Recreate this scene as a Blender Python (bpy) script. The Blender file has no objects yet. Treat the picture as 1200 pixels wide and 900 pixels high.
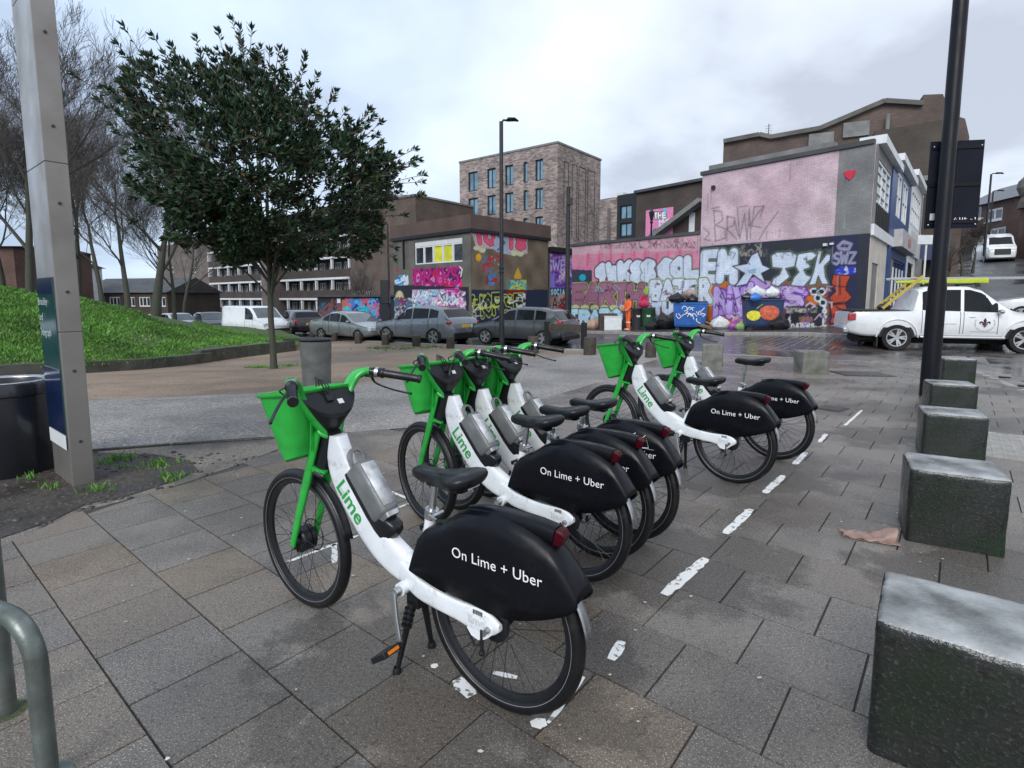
import bpy, bmesh, math, random
import numpy as np
from mathutils import Vector, Matrix
R = math.radians
PI = math.pi
sc = bpy.context.scene
col = sc.collection

# ---------------------------------------------------------------- camera
CAM_H = 1.45
cd = bpy.data.cameras.new('camera'); cam = bpy.data.objects.new('camera', cd); col.objects.link(cam)
cam.location = (0, 0, CAM_H)
PITCH = math.atan(69/641)
cam.rotation_euler = (PI/2 - PITCH, 0, 0)
cd.sensor_width = 36; cd.lens = 641/1200*36
cd.shift_x = -2/1200; cd.shift_y = -31/1200
cd.clip_start = 0.05; cd.clip_end = 2000
sc.camera = cam
cP, sP = math.cos(PITCH), math.sin(PITCH)

# ---------------------------------------------------------------- world
w = bpy.data.worlds.new('World'); sc.world = w; w.use_nodes = True
nt = w.node_tree; N = nt.nodes; L = nt.links
for n in list(N): N.remove(n)
SUN_EL, SUN_ROT = R(34), R(200)
out = N.new('ShaderNodeOutputWorld'); bg = N.new('ShaderNodeBackground'); L.new(bg.outputs[0], out.inputs[0])
sky = N.new('ShaderNodeTexSky'); sky.sky_type = 'NISHITA'; sky.sun_disc = False
sky.sun_elevation = SUN_EL; sky.sun_rotation = SUN_ROT
tc = N.new('ShaderNodeTexCoord'); sep = N.new('ShaderNodeSeparateXYZ'); L.new(tc.outputs['Generated'], sep.inputs[0])
def M(op, a, b=None, c=None, ns=None, ls=None):
    n = (ns or N).new('ShaderNodeMath'); n.operation = op
    for i, v in enumerate((a, b, c)):
        if v is None: continue
        if isinstance(v, (int, float)): n.inputs[i].default_value = v
        else: (ls or L).new(v, n.inputs[i])
    return n.outputs[0]
zz = M('ADD', M('MAXIMUM', sep.outputs[2], 0.0), 0.28)
cmb = N.new('ShaderNodeCombineXYZ'); L.new(M('DIVIDE', sep.outputs[0], zz), cmb.inputs[0]); L.new(M('DIVIDE', sep.outputs[1], zz), cmb.inputs[1])
nz = N.new('ShaderNodeTexNoise'); nz.inputs['Scale'].default_value = 1.0; nz.inputs['Detail'].default_value = 6; nz.inputs['Roughness'].default_value = .5
nz.inputs['Distortion'].default_value = .15
L.new(cmb.outputs[0], nz.inputs['Vector'])
cr = N.new('ShaderNodeValToRGB'); L.new(nz.outputs[0], cr.inputs[0])
e = cr.color_ramp.elements; e[0].position = .40; e[0].color = (3.1, 3.4, 3.95, 1); e[1].position = .64; e[1].color = (5.9, 6.1, 6.4, 1)
m1 = e.new(.465); m1.color = (4.1, 4.5, 5.1, 1)
m2 = e.new(.54); m2.color = (4.8, 5.2, 5.8, 1)
tint = N.new('ShaderNodeMix'); tint.data_type = 'RGBA'; tint.blend_type = 'MULTIPLY'; tint.inputs[0].default_value = 1
tr2 = N.new('ShaderNodeValToRGB'); L.new(M('ADD', sep.outputs[0], .5), tr2.inputs[0])
tr2.color_ramp.elements[0].color = (.88, .99, 1.12, 1); tr2.color_ramp.elements[1].color = (1.03, 1.03, 1.04, 1); tr2.color_ramp.elements[1].position = .8
L.new(cr.outputs[0], tint.inputs[6]); L.new(tr2.outputs[0], tint.inputs[7])
mx = N.new('ShaderNodeMix'); mx.data_type = 'RGBA'; mx.inputs[0].default_value = .96
L.new(sky.outputs[0], mx.inputs[6]); L.new(tint.outputs[2], mx.inputs[7])
L.new(mx.outputs[2], bg.inputs[0]); bg.inputs[1].default_value = 0.118

sd = bpy.data.lights.new('sun', 'SUN'); sun = bpy.data.objects.new('sun', sd); col.objects.link(sun)
sd.energy = 1.5; sd.angle = R(32); sd.color = (1, .97, .93)
sun.rotation_euler = (PI/2 - SUN_EL, 0, PI - SUN_ROT)
sc.view_settings.view_transform = 'Standard'; sc.view_settings.look = 'None'
sc.view_settings.gamma = 1; sc.view_settings.exposure = .70; sc.view_settings.use_curve_mapping = False
try:
    sc.cycles.max_bounces = 6; sc.cycles.diffuse_bounces = 3; sc.cycles.glossy_bounces = 3; sc.cycles.transparent_max_bounces = 8
except Exception: pass

# ---------------------------------------------------------------- photo pixel (1200x900) to place on the ground / at a depth
def gz(X, Y):
    """height of the ground"""
    def ss(a, b, v):
        t = min(1, max(0, (v-a)/(b-a))); return t*t*(3-2*t)
    z = ss(6, 17, Y)*(-.12 + .03*min(X, 6) - .008*Y if X > -45 else -.12-1.35-.008*Y)
    if X > 6: z += .065*(min(X, 16)-6)*ss(15, 20, Y)
    z = max(z, -2.2)
    hdist = X*.72 + Y*.69 - 34
    if hdist > 0 and X > 0: z += .145*hdist*ss(0, 25, X) * ss(0, 8, hdist) if hdist < 60 else .145*60*ss(0, 25, X)
    return z
def ray(x, y):
    dx, dz = (x-602)/641, -(y-419)/641
    return Vector((dx, cP + dz*sP, -sP + dz*cP))
def G(x, y, z=None):
    r = ray(x, y); g = 0 if z is None else z
    for _ in range(1 if z is not None else 25):
        t = (g-CAM_H)/r.z; p = Vector((r.x*t, r.y*t, g))
        if z is None: g = gz(p.x, p.y)
    return p
def D(x, y, Y):
    r = ray(x, y); t = Y/r.y; return Vector((r.x*t, Y, CAM_H + r.z*t))
def onplane(x, y, P, d):
    """ray hit on the vertical plane through P along unit direction d -> (s, z)"""
    r = ray(x, y); nx, ny = -d[1], d[0]
    t = (nx*P[0] + ny*P[1])/(nx*r.x + ny*r.y)
    q = r*t
    return ((q.x-P[0])*d[0] + (q.y-P[1])*d[1], CAM_H + q.z)

# ---------------------------------------------------------------- materials
MATS = {}
def mat(name, c, rough=.6, metal=0, var=.15, scale=8, bump=0, bscale=60, coat=0, c2=None, spec=None, detail=4, rvar=0, emis=0, dirt=0, dscale=14, dcol=(.10, .09, .08)):
    if name in MATS: return MATS[name]
    m = bpy.data.materials.new(name); m.use_nodes = True; MATS[name] = m
    t = m.node_tree; n = t.nodes; l = t.links; b = n['Principled BSDF']
    b.inputs['Roughness'].default_value = rough; b.inputs['Metallic'].default_value = metal
    if coat: b.inputs['Coat Weight'].default_value = coat; b.inputs['Coat Roughness'].default_value = .08
    if spec is not None: b.inputs['Specular IOR Level'].default_value = spec
    tc = n.new('ShaderNodeTexCoord'); nz = n.new('ShaderNodeTexNoise'); nz.inputs['Scale'].default_value = scale; nz.inputs['Detail'].default_value = detail
    l.new(tc.outputs['Object'], nz.inputs['Vector'])
    mp = n.new('ShaderNodeMapRange'); mp.inputs[1].default_value = .3; mp.inputs[2].default_value = .7
    l.new(nz.outputs[0], mp.inputs[0])
    mx = n.new('ShaderNodeMix'); mx.data_type = 'RGBA'
    d2 = c2 or tuple(x*(1-var) for x in c)
    d1 = c if c2 else tuple(min(1, x*(1+var)) for x in c)
    mx.inputs[6].default_value = (*d1, 1); mx.inputs[7].default_value = (*d2, 1)
    l.new(mp.outputs[0], mx.inputs[0]); l.new(mx.outputs[2], b.inputs['Base Color'])
    if dirt:
        dn = n.new('ShaderNodeTexNoise'); dn.inputs['Scale'].default_value = dscale; dn.inputs['Detail'].default_value = 9; dn.inputs['Roughness'].default_value = .75; l.new(tc.outputs['Object'], dn.inputs['Vector'])
        dr = n.new('ShaderNodeMapRange'); dr.inputs[1].default_value = .52; dr.inputs[2].default_value = .68; dr.inputs[4].default_value = dirt; l.new(dn.outputs[0], dr.inputs[0])
        dm = n.new('ShaderNodeMix'); dm.data_type = 'RGBA'; l.new(dr.outputs[0], dm.inputs[0]); l.new(mx.outputs[2], dm.inputs[6]); dm.inputs[7].default_value = (*dcol, 1); l.new(dm.outputs[2], b.inputs['Base Color'])
    if rvar:
        mr = n.new('ShaderNodeMapRange'); mr.inputs[3].default_value = max(.02, rough-rvar); mr.inputs[4].default_value = min(1, rough+rvar)
        mr.inputs[1].default_value = .35; mr.inputs[2].default_value = .65
        l.new(nz.outputs[0], mr.inputs[0]); l.new(mr.outputs[0], b.inputs['Roughness'])
    if bump:
        n2 = n.new('ShaderNodeTexNoise'); n2.inputs['Scale'].default_value = bscale; n2.inputs['Detail'].default_value = 3; l.new(tc.outputs['Object'], n2.inputs['Vector'])
        bp = n.new('ShaderNodeBump'); bp.inputs['Strength'].default_value = bump; bp.inputs['Distance'].default_value = .01
        l.new(n2.outputs[0], bp.inputs['Height']); l.new(bp.outputs[0], b.inputs['Normal'])
    if emis:
        b.inputs['Emission Color'].default_value = (*c, 1); b.inputs['Emission Strength'].default_value = emis
    return m
def wet_ground(name, c1, c2, speck, fine=160, r0=.22, r1=.62, attr=False, bump=.25, wetscale=.9, big=.5, wetdark=.62, pools=()):
    """outdoor ground: fine aggregate speckle, broad patches, damp patches that are darker and glossier"""
    m = bpy.data.materials.new(name); m.use_nodes = True; MATS[name] = m
    t = m.node_tree; n = t.nodes; l = t.links; b = n['Principled BSDF']
    tc = n.new('ShaderNodeTexCoord')
    def noise(s, d=3, rg=.5):
        q = n.new('ShaderNodeTexNoise'); q.inputs['Scale'].default_value = s; q.inputs['Detail'].default_value = d; q.inputs['Roughness'].default_value = rg
        l.new(tc.outputs['Object'], q.inputs['Vector']); return q.outputs[0]
    def rng(v, a, b_, c=0, d=1):
        q = n.new('ShaderNodeMapRange'); q.inputs[1].default_value = a; q.inputs[2].default_value = b_; q.inputs[3].default_value = c; q.inputs[4].default_value = d
        l.new(v, q.inputs[0]); return q.outputs[0]
    def mix(f, a, b_, mode='MIX'):
        q = n.new('ShaderNodeMix'); q.data_type = 'RGBA'; q.blend_type = mode
        if isinstance(f, float): q.inputs[0].default_value = f
        else: l.new(f, q.inputs[0])
        for i, v in ((6, a), (7, b_)):
            if isinstance(v, tuple): q.inputs[i].default_value = (*v, 1)
            else: l.new(v, q.inputs[i])
        return q.outputs[2]
    f1 = noise(fine, 2, .7); f2 = noise(big, 5); f3 = noise(wetscale, 4, .6); f4 = noise(fine*.42, 2, .6)
    base = mix(rng(f2, .35, .65), c1, c2)
    base = mix(rng(f1, .56, .70), base, speck)
    dk = mix(rng(f4, .52, .7, 0, .7), base, tuple(x*.35 for x in c1))
    if attr:
        a = n.new('ShaderNodeAttribute'); a.attribute_name = 'tone'
        dk = mix(1.0, dk, a.outputs['Color'], 'MULTIPLY')
    wet = rng(f3, .44, .60)
    def mth(op, a, b_):
        q = n.new('ShaderNodeMath'); q.operation = op
        for i, v in enumerate((a, b_)):
            if isinstance(v, (int, float)): q.inputs[i].default_value = v
            else: l.new(v, q.inputs[i])
        return q.outputs[0]
    for (cx_, cy_, rx_, ry_, am_) in pools:
        mpn = n.new('ShaderNodeMapping'); mpn.inputs['Location'].default_value = (-cx_/rx_, -cy_/ry_, 0); mpn.inputs['Scale'].default_value = (1/rx_, 1/ry_, 0); l.new(tc.outputs['Object'], mpn.inputs[0])
        ln_ = n.new('ShaderNodeVectorMath'); ln_.operation = 'LENGTH'; l.new(mpn.outputs[0], ln_.inputs[0])
        v_ = mth('ADD', mth('SUBTRACT', 1.0, ln_.outputs['Value']), mth('MULTIPLY', mth('SUBTRACT', noise(2.6, 5, .6), .5), 2.4))
        wet = mth('MAXIMUM', wet, rng(v_, -.05, .30, 0, am_))
    cc = mix(wet, dk, mix(1.0, dk, (wetdark,)*3, 'MULTIPLY'))
    l.new(cc, b.inputs['Base Color'])
    rr = rng(wet, 0, 1, r1, r0)
    if attr:
        rr2 = n.new('ShaderNodeMath'); rr2.operation = 'MULTIPLY'; l.new(rr, rr2.inputs[0]); l.new(a.outputs['Alpha'], rr2.inputs[1]); rr = rr2.outputs[0]
    l.new(rr, b.inputs['Roughness'])
    bp = n.new('ShaderNodeBump'); bp.inputs['Strength'].default_value = bump; bp.inputs['Distance'].default_value = .004
    l.new(f1, bp.inputs['Height']); l.new(bp.outputs[0], b.inputs['Normal'])
    return m
def brick_mat(name, c1, c2, mortar, scale=1, bw=.225, bh=.075, ms=.01, rough=.85, off=.5, attr=None, bump=.3, rotz=None, var=.6):
    """brick courses in local x (along) and z (up); rotz None = use object coords (x,z)"""
    m = bpy.data.materials.new(name); m.use_nodes = True; MATS[name] = m
    t = m.node_tree; n = t.nodes; l = t.links; b = n['Principled BSDF']; b.inputs['Roughness'].default_value = rough
    tc = n.new('ShaderNodeTexCoord'); sp = n.new('ShaderNodeSeparateXYZ'); cb = n.new('ShaderNodeCombineXYZ')
    l.new(tc.outputs['Object'], sp.inputs[0])
    ad = n.new('ShaderNodeMath'); ad.operation = 'ADD'; l.new(sp.outputs[0], ad.inputs[0]); l.new(sp.outputs[1], ad.inputs[1])
    l.new(ad.outputs[0], cb.inputs[0]); l.new(sp.outputs[2], cb.inputs[1])
    br = n.new('ShaderNodeTexBrick'); l.new(cb.outputs[0], br.inputs['Vector'])
    br.inputs['Scale'].default_value = scale; br.inputs['Brick Width'].default_value = bw; br.inputs['Row Height'].default_value = bh
    br.inputs['Mortar Size'].default_value = ms; br.inputs['Color1'].default_value = (*c1, 1); br.inputs['Color2'].default_value = (*c2, 1); br.inputs['Mortar'].default_value = (*mortar, 1)
    nz = n.new('ShaderNodeTexNoise'); nz.inputs['Scale'].default_value = .6; nz.inputs['Detail'].default_value = 6; l.new(tc.outputs['Object'], nz.inputs['Vector'])
    mr = n.new('ShaderNodeMapRange'); mr.inputs[1].default_value = .3; mr.inputs[2].default_value = .7; mr.inputs[3].default_value = 1-var*.5; mr.inputs[4].default_value = 1+var*.4
    l.new(nz.outputs[0], mr.inputs[0])
    mu = n.new('ShaderNodeMix'); mu.data_type = 'RGBA'; mu.blend_type = 'MULTIPLY'; mu.inputs[0].default_value = 1
    l.new(br.outputs[0], mu.inputs[6]); l.new(mr.outputs[0], mu.inputs[7])
    l.new(mu.outputs[2], b.inputs['Base Color'])
    bp = n.new('ShaderNodeBump'); bp.inputs['Strength'].default_value = bump; bp.inputs['Distance'].default_value = .01; bp.invert = True
    l.new(br.outputs['Fac'], bp.inputs['Height']); l.new(bp.outputs[0], b.inputs['Normal'])
    return m
def paint_mat(name, rough=.7):
    """colour from the painted canvas, broken up by brick courses"""
    m = bpy.data.materials.new(name); m.use_nodes = True; MATS[name] = m
    t = m.node_tree; n = t.nodes; l = t.links; b = n['Principled BSDF']; b.inputs['Roughness'].default_value = rough
    a = n.new('ShaderNodeAttribute'); a.attribute_name = 'paint'
    tc = n.new('ShaderNodeTexCoord'); sp = n.new('ShaderNodeSeparateXYZ'); cb = n.new('ShaderNodeCombineXYZ')
    l.new(tc.outputs['Object'], sp.inputs[0]); l.new(sp.outputs[0], cb.inputs[0]); l.new(sp.outputs[2], cb.inputs[1])
    br = n.new('ShaderNodeTexBrick'); l.new(cb.outputs[0], br.inputs['Vector']); br.inputs['Scale'].default_value = 1
    br.inputs['Brick Width'].default_value = .225; br.inputs['Row Height'].default_value = .075; br.inputs['Mortar Size'].default_value = .008
    br.inputs['Color1'].default_value = (.88, .88, .88, 1); br.inputs['Color2'].default_value = (1.0, 1.0, 1.0, 1); br.inputs['Mortar'].default_value = (.74, .74, .74, 1)
    mu = n.new('ShaderNodeMix'); mu.data_type = 'RGBA'; mu.blend_type = 'MULTIPLY'; mu.inputs[0].default_value = 1
    l.new(a.outputs['Color'], mu.inputs[6]); l.new(br.outputs[0], mu.inputs[7])
    nz = n.new('ShaderNodeTexNoise'); nz.inputs['Scale'].default_value = 1.3; nz.inputs['Detail'].default_value = 8; nz.inputs['Roughness'].default_value = .7; l.new(tc.outputs['Object'], nz.inputs['Vector'])
    mr = n.new('ShaderNodeMapRange'); mr.inputs[1].default_value = .3; mr.inputs[2].default_value = .7; mr.inputs[3].default_value = .78; mr.inputs[4].default_value = 1.12; l.new(nz.outputs[0], mr.inputs[0])
    m2 = n.new('ShaderNodeMix'); m2.data_type = 'RGBA'; m2.blend_type = 'MULTIPLY'; m2.inputs[0].default_value = 1
    l.new(mu.outputs[2], m2.inputs[6]); l.new(mr.outputs[0], m2.inputs[7]); l.new(m2.outputs[2], b.inputs['Base Color'])
    return m
def glass_mat(name, c=(.02, .025, .03), rough=.06):
    return mat(name, c, rough, 0, .3, 2, coat=0, spec=.8)

# ---------------------------------------------------------------- mesh builder
def circ(n, a=1, b=1, e=2.0):
    o = []
    for i in range(n):
        t = 2*PI*i/n; c, s = math.cos(t), math.sin(t)
        o.append((a*math.copysign(abs(c)**(2/e), c), b*math.copysign(abs(s)**(2/e), s)))
    return o
class MB:
    def __init__(s): s.v = []; s.f = []; s.mi = []
    def add(s, vs, fs, mi=0):
        k = len(s.v); s.v += [tuple(p) for p in vs]; s.f += [tuple(k+i for i in f) for f in fs]; s.mi += [mi]*len(fs); return s
    def box(s, c, d, rz=0, mi=0, mtx=None):
        x, y, z = d[0]/2, d[1]/2, d[2]/2
        vs = [Vector((i*x, j*y, k*z)) for k in (-1, 1) for j in (-1, 1) for i in (-1, 1)]
        m = mtx if mtx is not None else Matrix.Rotation(rz, 3, 'Z')
        c = Vector(c)
        return s.add([m @ p + c for p in vs], [(0, 2, 3, 1), (4, 5, 7, 6), (0, 1, 5, 4), (2, 6, 7, 3), (0, 4, 6, 2), (1, 3, 7, 5)], mi)
    def bar(s, a, b, wd, ht, up=(0, 0, 1), mi=0):
        a, b = Vector(a), Vector(b); d = b-a; L_ = d.length; d.normalize(); u = Vector(up)
        sx = d.cross(u)
        if sx.length < 1e-4: sx = d.cross(Vector((0, 1, 0)))
        sx.normalize(); u = sx.cross(d)
        m = Matrix((d, sx, u)).transposed()
        return s.box((a+b)/2, (L_, wd, ht), mtx=m, mi=mi)
    def loft(s, rings, close=True, cap=True, mi=0):
        n = len(rings[0]); k = len(s.v); vs = [p for r in rings for p in r]; fs = []
        for i in range(len(rings)-1):
            for j in range(n if close else n-1):
                a, b = i*n+j, i*n+(j+1) % n
                fs.append((a, b, b+n, a+n))
        if cap and close:
            fs.append(tuple(range(n))[::-1]); fs.append(tuple((len(rings)-1)*n + j for j in range(n)))
        return s.add(vs, fs, mi)
    def tube(s, pts, r, n=8, up=(0, 0, 1), cap=True, e=2.0, mi=0, ref=None):
        """r: a number, or per point a number or (side, up) half sizes"""
        P = [Vector(p) for p in pts]; rs = r if isinstance(r, (list, tuple)) and len(r) == len(P) else [r]*len(P)
        rings = []; prev = None
        for i, p in enumerate(P):
            d = (P[min(i+1, len(P)-1)] - P[max(i-1, 0)]).normalized()
            u = Vector(up)
            sx = d.cross(u)
            if sx.length < .15 and prev is not None: sx = prev - d*prev.dot(d)
            elif sx.length < .02: sx = d.cross(Vector((1, 0, 0)))
            sx.normalize()
            if prev is not None and prev.dot(sx) < 0 and ref is None: sx = -sx
            prev = sx.copy(); uu = sx.cross(d)
            ra = rs[i] if isinstance(rs[i], (list, tuple)) else (rs[i], rs[i])
            rings.append([p + sx*a + uu*b for a, b in circ(n, ra[0], ra[1], e)])
        return s.loft(rings, True, cap, mi)
    def lathe(s, prof, c=(0, 0, 0), n=24, axis='z', mi=0, ang=2*PI, cap=False):
        rings = []; c = Vector(c)
        for r, h in prof:
            rg = []
            for i in range(n):
                t = 2*PI*i/n; a, b = r*math.cos(t), r*math.sin(t)
                rg.append(c + (Vector((a, b, h)) if axis == 'z' else Vector((a, h, b)) if axis == 'y' else Vector((h, a, b))))
            rings.append(rg)
        return s.loft(rings, True, cap, mi)
    def torus(s, c, R_, r, n=48, m=8, axis='y', a0=0, a1=2*PI, mi=0, ry=None):
        full = abs(a1-a0-2*PI) < 1e-6; cnt = n if full else n+1; rings = []; c = Vector(c); ry = ry or r
        for i in range(cnt):
            t = a0 + (a1-a0)*i/n; rad = Vector((math.cos(t), 0, math.sin(t)) if axis == 'y' else (math.cos(t), math.sin(t), 0))
            ax = Vector((0, 1, 0)) if axis == 'y' else Vector((0, 0, 1))
            rings.append([c + rad*(R_ + r*math.cos(q)) + ax*(ry*math.sin(q)) for q in [2*PI*j/m for j in range(m)]])
        if full: rings.append(rings[0])
        return s.loft(rings, True, not full, mi)
    def prism(s, pts, a, b, axis='y', mi=0):
        """2D outline extruded from a to b. axis y: pts are (x,z); axis z: pts are (x,y)"""
        f = (lambda p, h: (p[0], h, p[1])) if axis == 'y' else (lambda p, h: (p[0], p[1], h)) if axis == 'z' else (lambda p, h: (h, p[0], p[1]))
        n = len(pts)
        vs = [f(p, a) for p in pts] + [f(p, b) for p in pts]
        fs = [tuple(range(n)), tuple(range(2*n-1, n-1, -1))] + [(i, n+i, n+(i+1) % n, (i+1) % n) for i in range(n)]
        return s.add(vs, fs, mi)
    def ball(s, c, r, n=12, m=8, sc_=(1, 1, 1), mi=0):
        c = Vector(c); prof = [(math.sin(PI*i/m), -math.cos(PI*i/m)) for i in range(m+1)]
        prof[0] = (.01, -1); prof[-1] = (.01, 1)
        rings = [[c + Vector((r*a*math.cos(2*PI*j/n)*sc_[0], r*a*math.sin(2*PI*j/n)*sc_[1], r*h*sc_[2])) for j in range(n)] for a, h in prof]
        return s.loft(rings, True, True, mi)
    def build(s, name, m, parent=None, bevel=0, smooth=35, seg=2, loc=None, rz=0, solid=0, sub=0, org=None):
        me = bpy.data.meshes.new(name)
        vs = s.v
        if org is not None: vs = [(p[0]-org[0], p[1]-org[1], p[2]-org[2]) for p in vs]
        me.from_pydata(vs, [], s.f); me.validate(clean_customdata=False)
        ms = m if isinstance(m, (list, tuple)) else [m]
        for q in ms: me.materials.append(q)
        if len(ms) > 1 and len(me.polygons) == len(s.mi): me.polygons.foreach_set('material_index', s.mi)
        bm = bmesh.new(); bm.from_mesh(me); bmesh.ops.recalc_face_normals(bm, faces=bm.faces); bm.to_mesh(me); bm.free()
        if smooth:
            me.polygons.foreach_set('use_smooth', [True]*len(me.polygons))
            if smooth < 180: me.set_sharp_from_angle(angle=R(smooth))
        o = bpy.data.objects.new(name, me); col.objects.link(o)
        if parent is not None: o.parent = parent
        if org is not None: o.location = org
        if loc is not None: o.location = loc
        if rz: o.rotation_euler.z = rz
        if solid: q = o.modifiers.new('s', 'SOLIDIFY'); q.thickness = solid; q.offset = 0
        if sub: q = o.modifiers.new('u', 'SUBSURF'); q.levels = sub; q.render_levels = sub
        if bevel: q = o.modifiers.new('b', 'BEVEL'); q.width = bevel; q.segments = seg; q.limit_method = 'ANGLE'; q.angle_limit = R(40)
        return o
def tag(o, label=None, cat=None, group=None, kind=None):
    if label: o['label'] = label
    if cat: o['category'] = cat
    if group: o['group'] = group
    if kind: o['kind'] = kind
    return o
def thing(name, label, cat, loc=(0, 0, 0), rz=0, group=None):
    o = bpy.data.objects.new(name, None); col.objects.link(o); o.location = loc; o.rotation_euler = (0, 0, rz)
    o.empty_display_size = .2
    return tag(o, label, cat, group)
def copy_tree(o, parent=None):
    c = o.copy(); col.objects.link(c); c.parent = parent
    for ch in list(o.children): copy_tree(ch, c)
    return c
def text_obj(name, txt, size, m, parent, origin, xd, yd, ext=.0008, bold=0, ax='LEFT', spacing=1.0):
    """lettering as mesh: baseline origin, xd reading direction, yd up direction"""
    cu = bpy.data.curves.new(name, 'FONT'); cu.body = txt; cu.size = size; cu.extrude = ext; cu.offset = bold; cu.align_x = ax; cu.resolution_u = 3
    cu.space_character = spacing
    tmp = bpy.data.objects.new(name, cu); col.objects.link(tmp)
    dg = bpy.context.evaluated_depsgraph_get(); me = bpy.data.meshes.new_from_object(tmp.evaluated_get(dg))
    bpy.data.objects.remove(tmp); me.name = name
    xd, yd = Vector(xd).normalized(), Vector(yd).normalized(); zd = xd.cross(yd)
    mt = Matrix((xd, yd, zd)).transposed().to_4x4(); mt.translation = Vector(origin)
    me.transform(mt); me.materials.clear(); me.materials.append(m)
    o = bpy.data.objects.new(name, me); col.objects.link(o)
    if parent is not None: o.parent = parent
    return o
def smoothpath(P, k=4):
    P = [Vector(p) for p in P]; o = []
    for i in range(len(P)-1):
        p0, p1, p2, p3 = P[max(i-1, 0)], P[i], P[i+1], P[min(i+2, len(P)-1)]
        for j in range(k):
            t = j/k
            o.append(.5*((2*p1) + (p2-p0)*t + (2*p0-5*p1+4*p2-p3)*t*t + (3*p1-p0-3*p2+p3)*t**3))
    o.append(P[-1]); return o
def sheet(name, poly, m, off, step=2.0, kind='structure', hf=None, flat=False):
    """ground sheet following the terrain: polygon cut along a regular grid"""
    bm = bmesh.new(); bm.faces.new([bm.verts.new((p[0], p[1], 0)) for p in poly])
    xs = [p[0] for p in poly]; ys = [p[1] for p in poly]
    for a, lo, hi in ((0, min(xs), max(xs)), (1, min(ys), max(ys))):
        v = math.ceil(lo/step)*step
        while v < hi:
            nrm = (1, 0, 0) if a == 0 else (0, 1, 0); co = (v, 0, 0) if a == 0 else (0, v, 0)
            bmesh.ops.bisect_plane(bm, geom=bm.verts[:]+bm.edges[:]+bm.faces[:], plane_co=co, plane_no=nrm, dist=1e-6)
            v += step
    for v in bm.verts: v.co.z = (hf or gz)(v.co.x, v.co.y) + off
    bmesh.ops.recalc_face_normals(bm, faces=bm.faces)
    me = bpy.data.meshes.new(name); bm.to_mesh(me); bm.free()
    for p in me.polygons: p.use_smooth = True
    if len(me.polygons) and me.polygons[0].normal.z < 0: me.flip_normals()
    me.materials.append(m)
    o = bpy.data.objects.new(name, me); col.objects.link(o)
    if kind: o['kind'] = kind
    return o
# ================================================================ GROUND
m_base = wet_ground('soil_base', (.07, .065, .055), (.05, .047, .04), (.12, .11, .10), 40)
m_pave = wet_ground('wet_slab', (.190, .169, .149), (.148, .135, .123), (.60, .56, .52), 170, .10, .31, attr=True, bump=.9, wetscale=.65, wetdark=.54, pools=((-.25, 1.95, .85, .55, 1.5), (.7, 2.9, .9, .6, 1.2), (1.9, 4.3, 1.0, .5, 1.2), (2.5, 2.7, .8, .4, 1.3), (4.2, 5.6, 1.2, .5, 1.0)))
m_joint = mat('joint_grit', (.05, .047, .044), .6, 0, .3, 30)
m_path = wet_ground('asphalt_path', (.235, .222, .208), (.175, .165, .155), (.62, .60, .57), 42, .42, .75, bump=.7, wetscale=.5, wetdark=.74)
m_sand = wet_ground('gravel_dirt', (.29, .215, .155), (.20, .148, .105), (.46, .37, .28), 45, .6, .92, bump=.5, wetscale=.4, big=.35)
m_road = wet_ground('wet_road', (.060, .061, .065), (.047, .048, .052), (.13, .13, .13), 90, .16, .42, bump=.2, wetscale=.3)
m_soil = wet_ground('dark_soil', (.055, .045, .038), (.035, .030, .026), (.14, .12, .10), 45, .4, .8, bump=.9, wetscale=2.2)
m_kerb = mat('kerb_stone', (.26, .25, .24), .5, 0, .25, 5, bump=.2, rvar=.15)
m_line = mat('worn_white_paint', (.74, .74, .72), .45, 0, 0, 38, c2=(.16, .155, .15), detail=8)
for _n in m_line.node_tree.nodes:
    if _n.type == 'MAP_RANGE': _n.inputs[1].default_value = .57; _n.inputs[2].default_value = .63
BIG = 420
sheet('ground', [(-70, -12), (70, -12), (70, 80), (-70, 80)], m_base, -.075, 1)
sheet('far_ground', [(-BIG, -40), (BIG, -40), (BIG, BIG), (-BIG, BIG)], m_base, -.6, 10)
# finer core terrain is carried by the sheets below
U = Vector((-.774, .633)); V = Vector((.633, .774))
edge_px = [(0, 641), (100, 599), (190, 575), (280, 545), (330, 525), (403, 508), (500, 500), (560, 487), (637, 467), (674, 457), (712, 445), (742, 430), (775, 420), (840, 417)]
edge = [G(*p).to_2d() for p in edge_px]
kerb_px = [(980, 423), (1060, 425), (1100, 427), (1140, 434), (1184, 452), (1215, 466), (1300, 520), (1420, 600)]
kerb = [G(*p).to_2d() for p in kerb_px]
pave_poly = [Vector((-6.5, -3)), Vector((-5.6, 1.0))] + edge + kerb + [Vector((4.2, 1.2)), Vector((5.0, -3))]
sheet('paving_bed', [p for p in pave_poly], m_joint, 0.0, 1.0)
def inside(p, poly):
    c = False; j = len(poly)-1
    for i in range(len(poly)):
        a, b = poly[i], poly[j]
        if (a[1] > p[1]) != (b[1] > p[1]) and p[0] < (b[0]-a[0])*(p[1]-a[1])/(b[1]-a[1])+a[0]: c = not c
        j = i
    return c
def clip(poly, P, nrm):
    """keep the side where (q-P).nrm <= 0"""
    out_ = []
    for i in range(len(poly)):
        a, b = poly[i], poly[(i+1) % len(poly)]; da, db = (a-P).dot(nrm), (b-P).dot(nrm)
        if da <= 0: out_.append(a)
        if (da < 0) != (db < 0) and abs(da-db) > 1e-9: out_.append(a + (b-a)*(da/(da-db)))
    return out_
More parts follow.
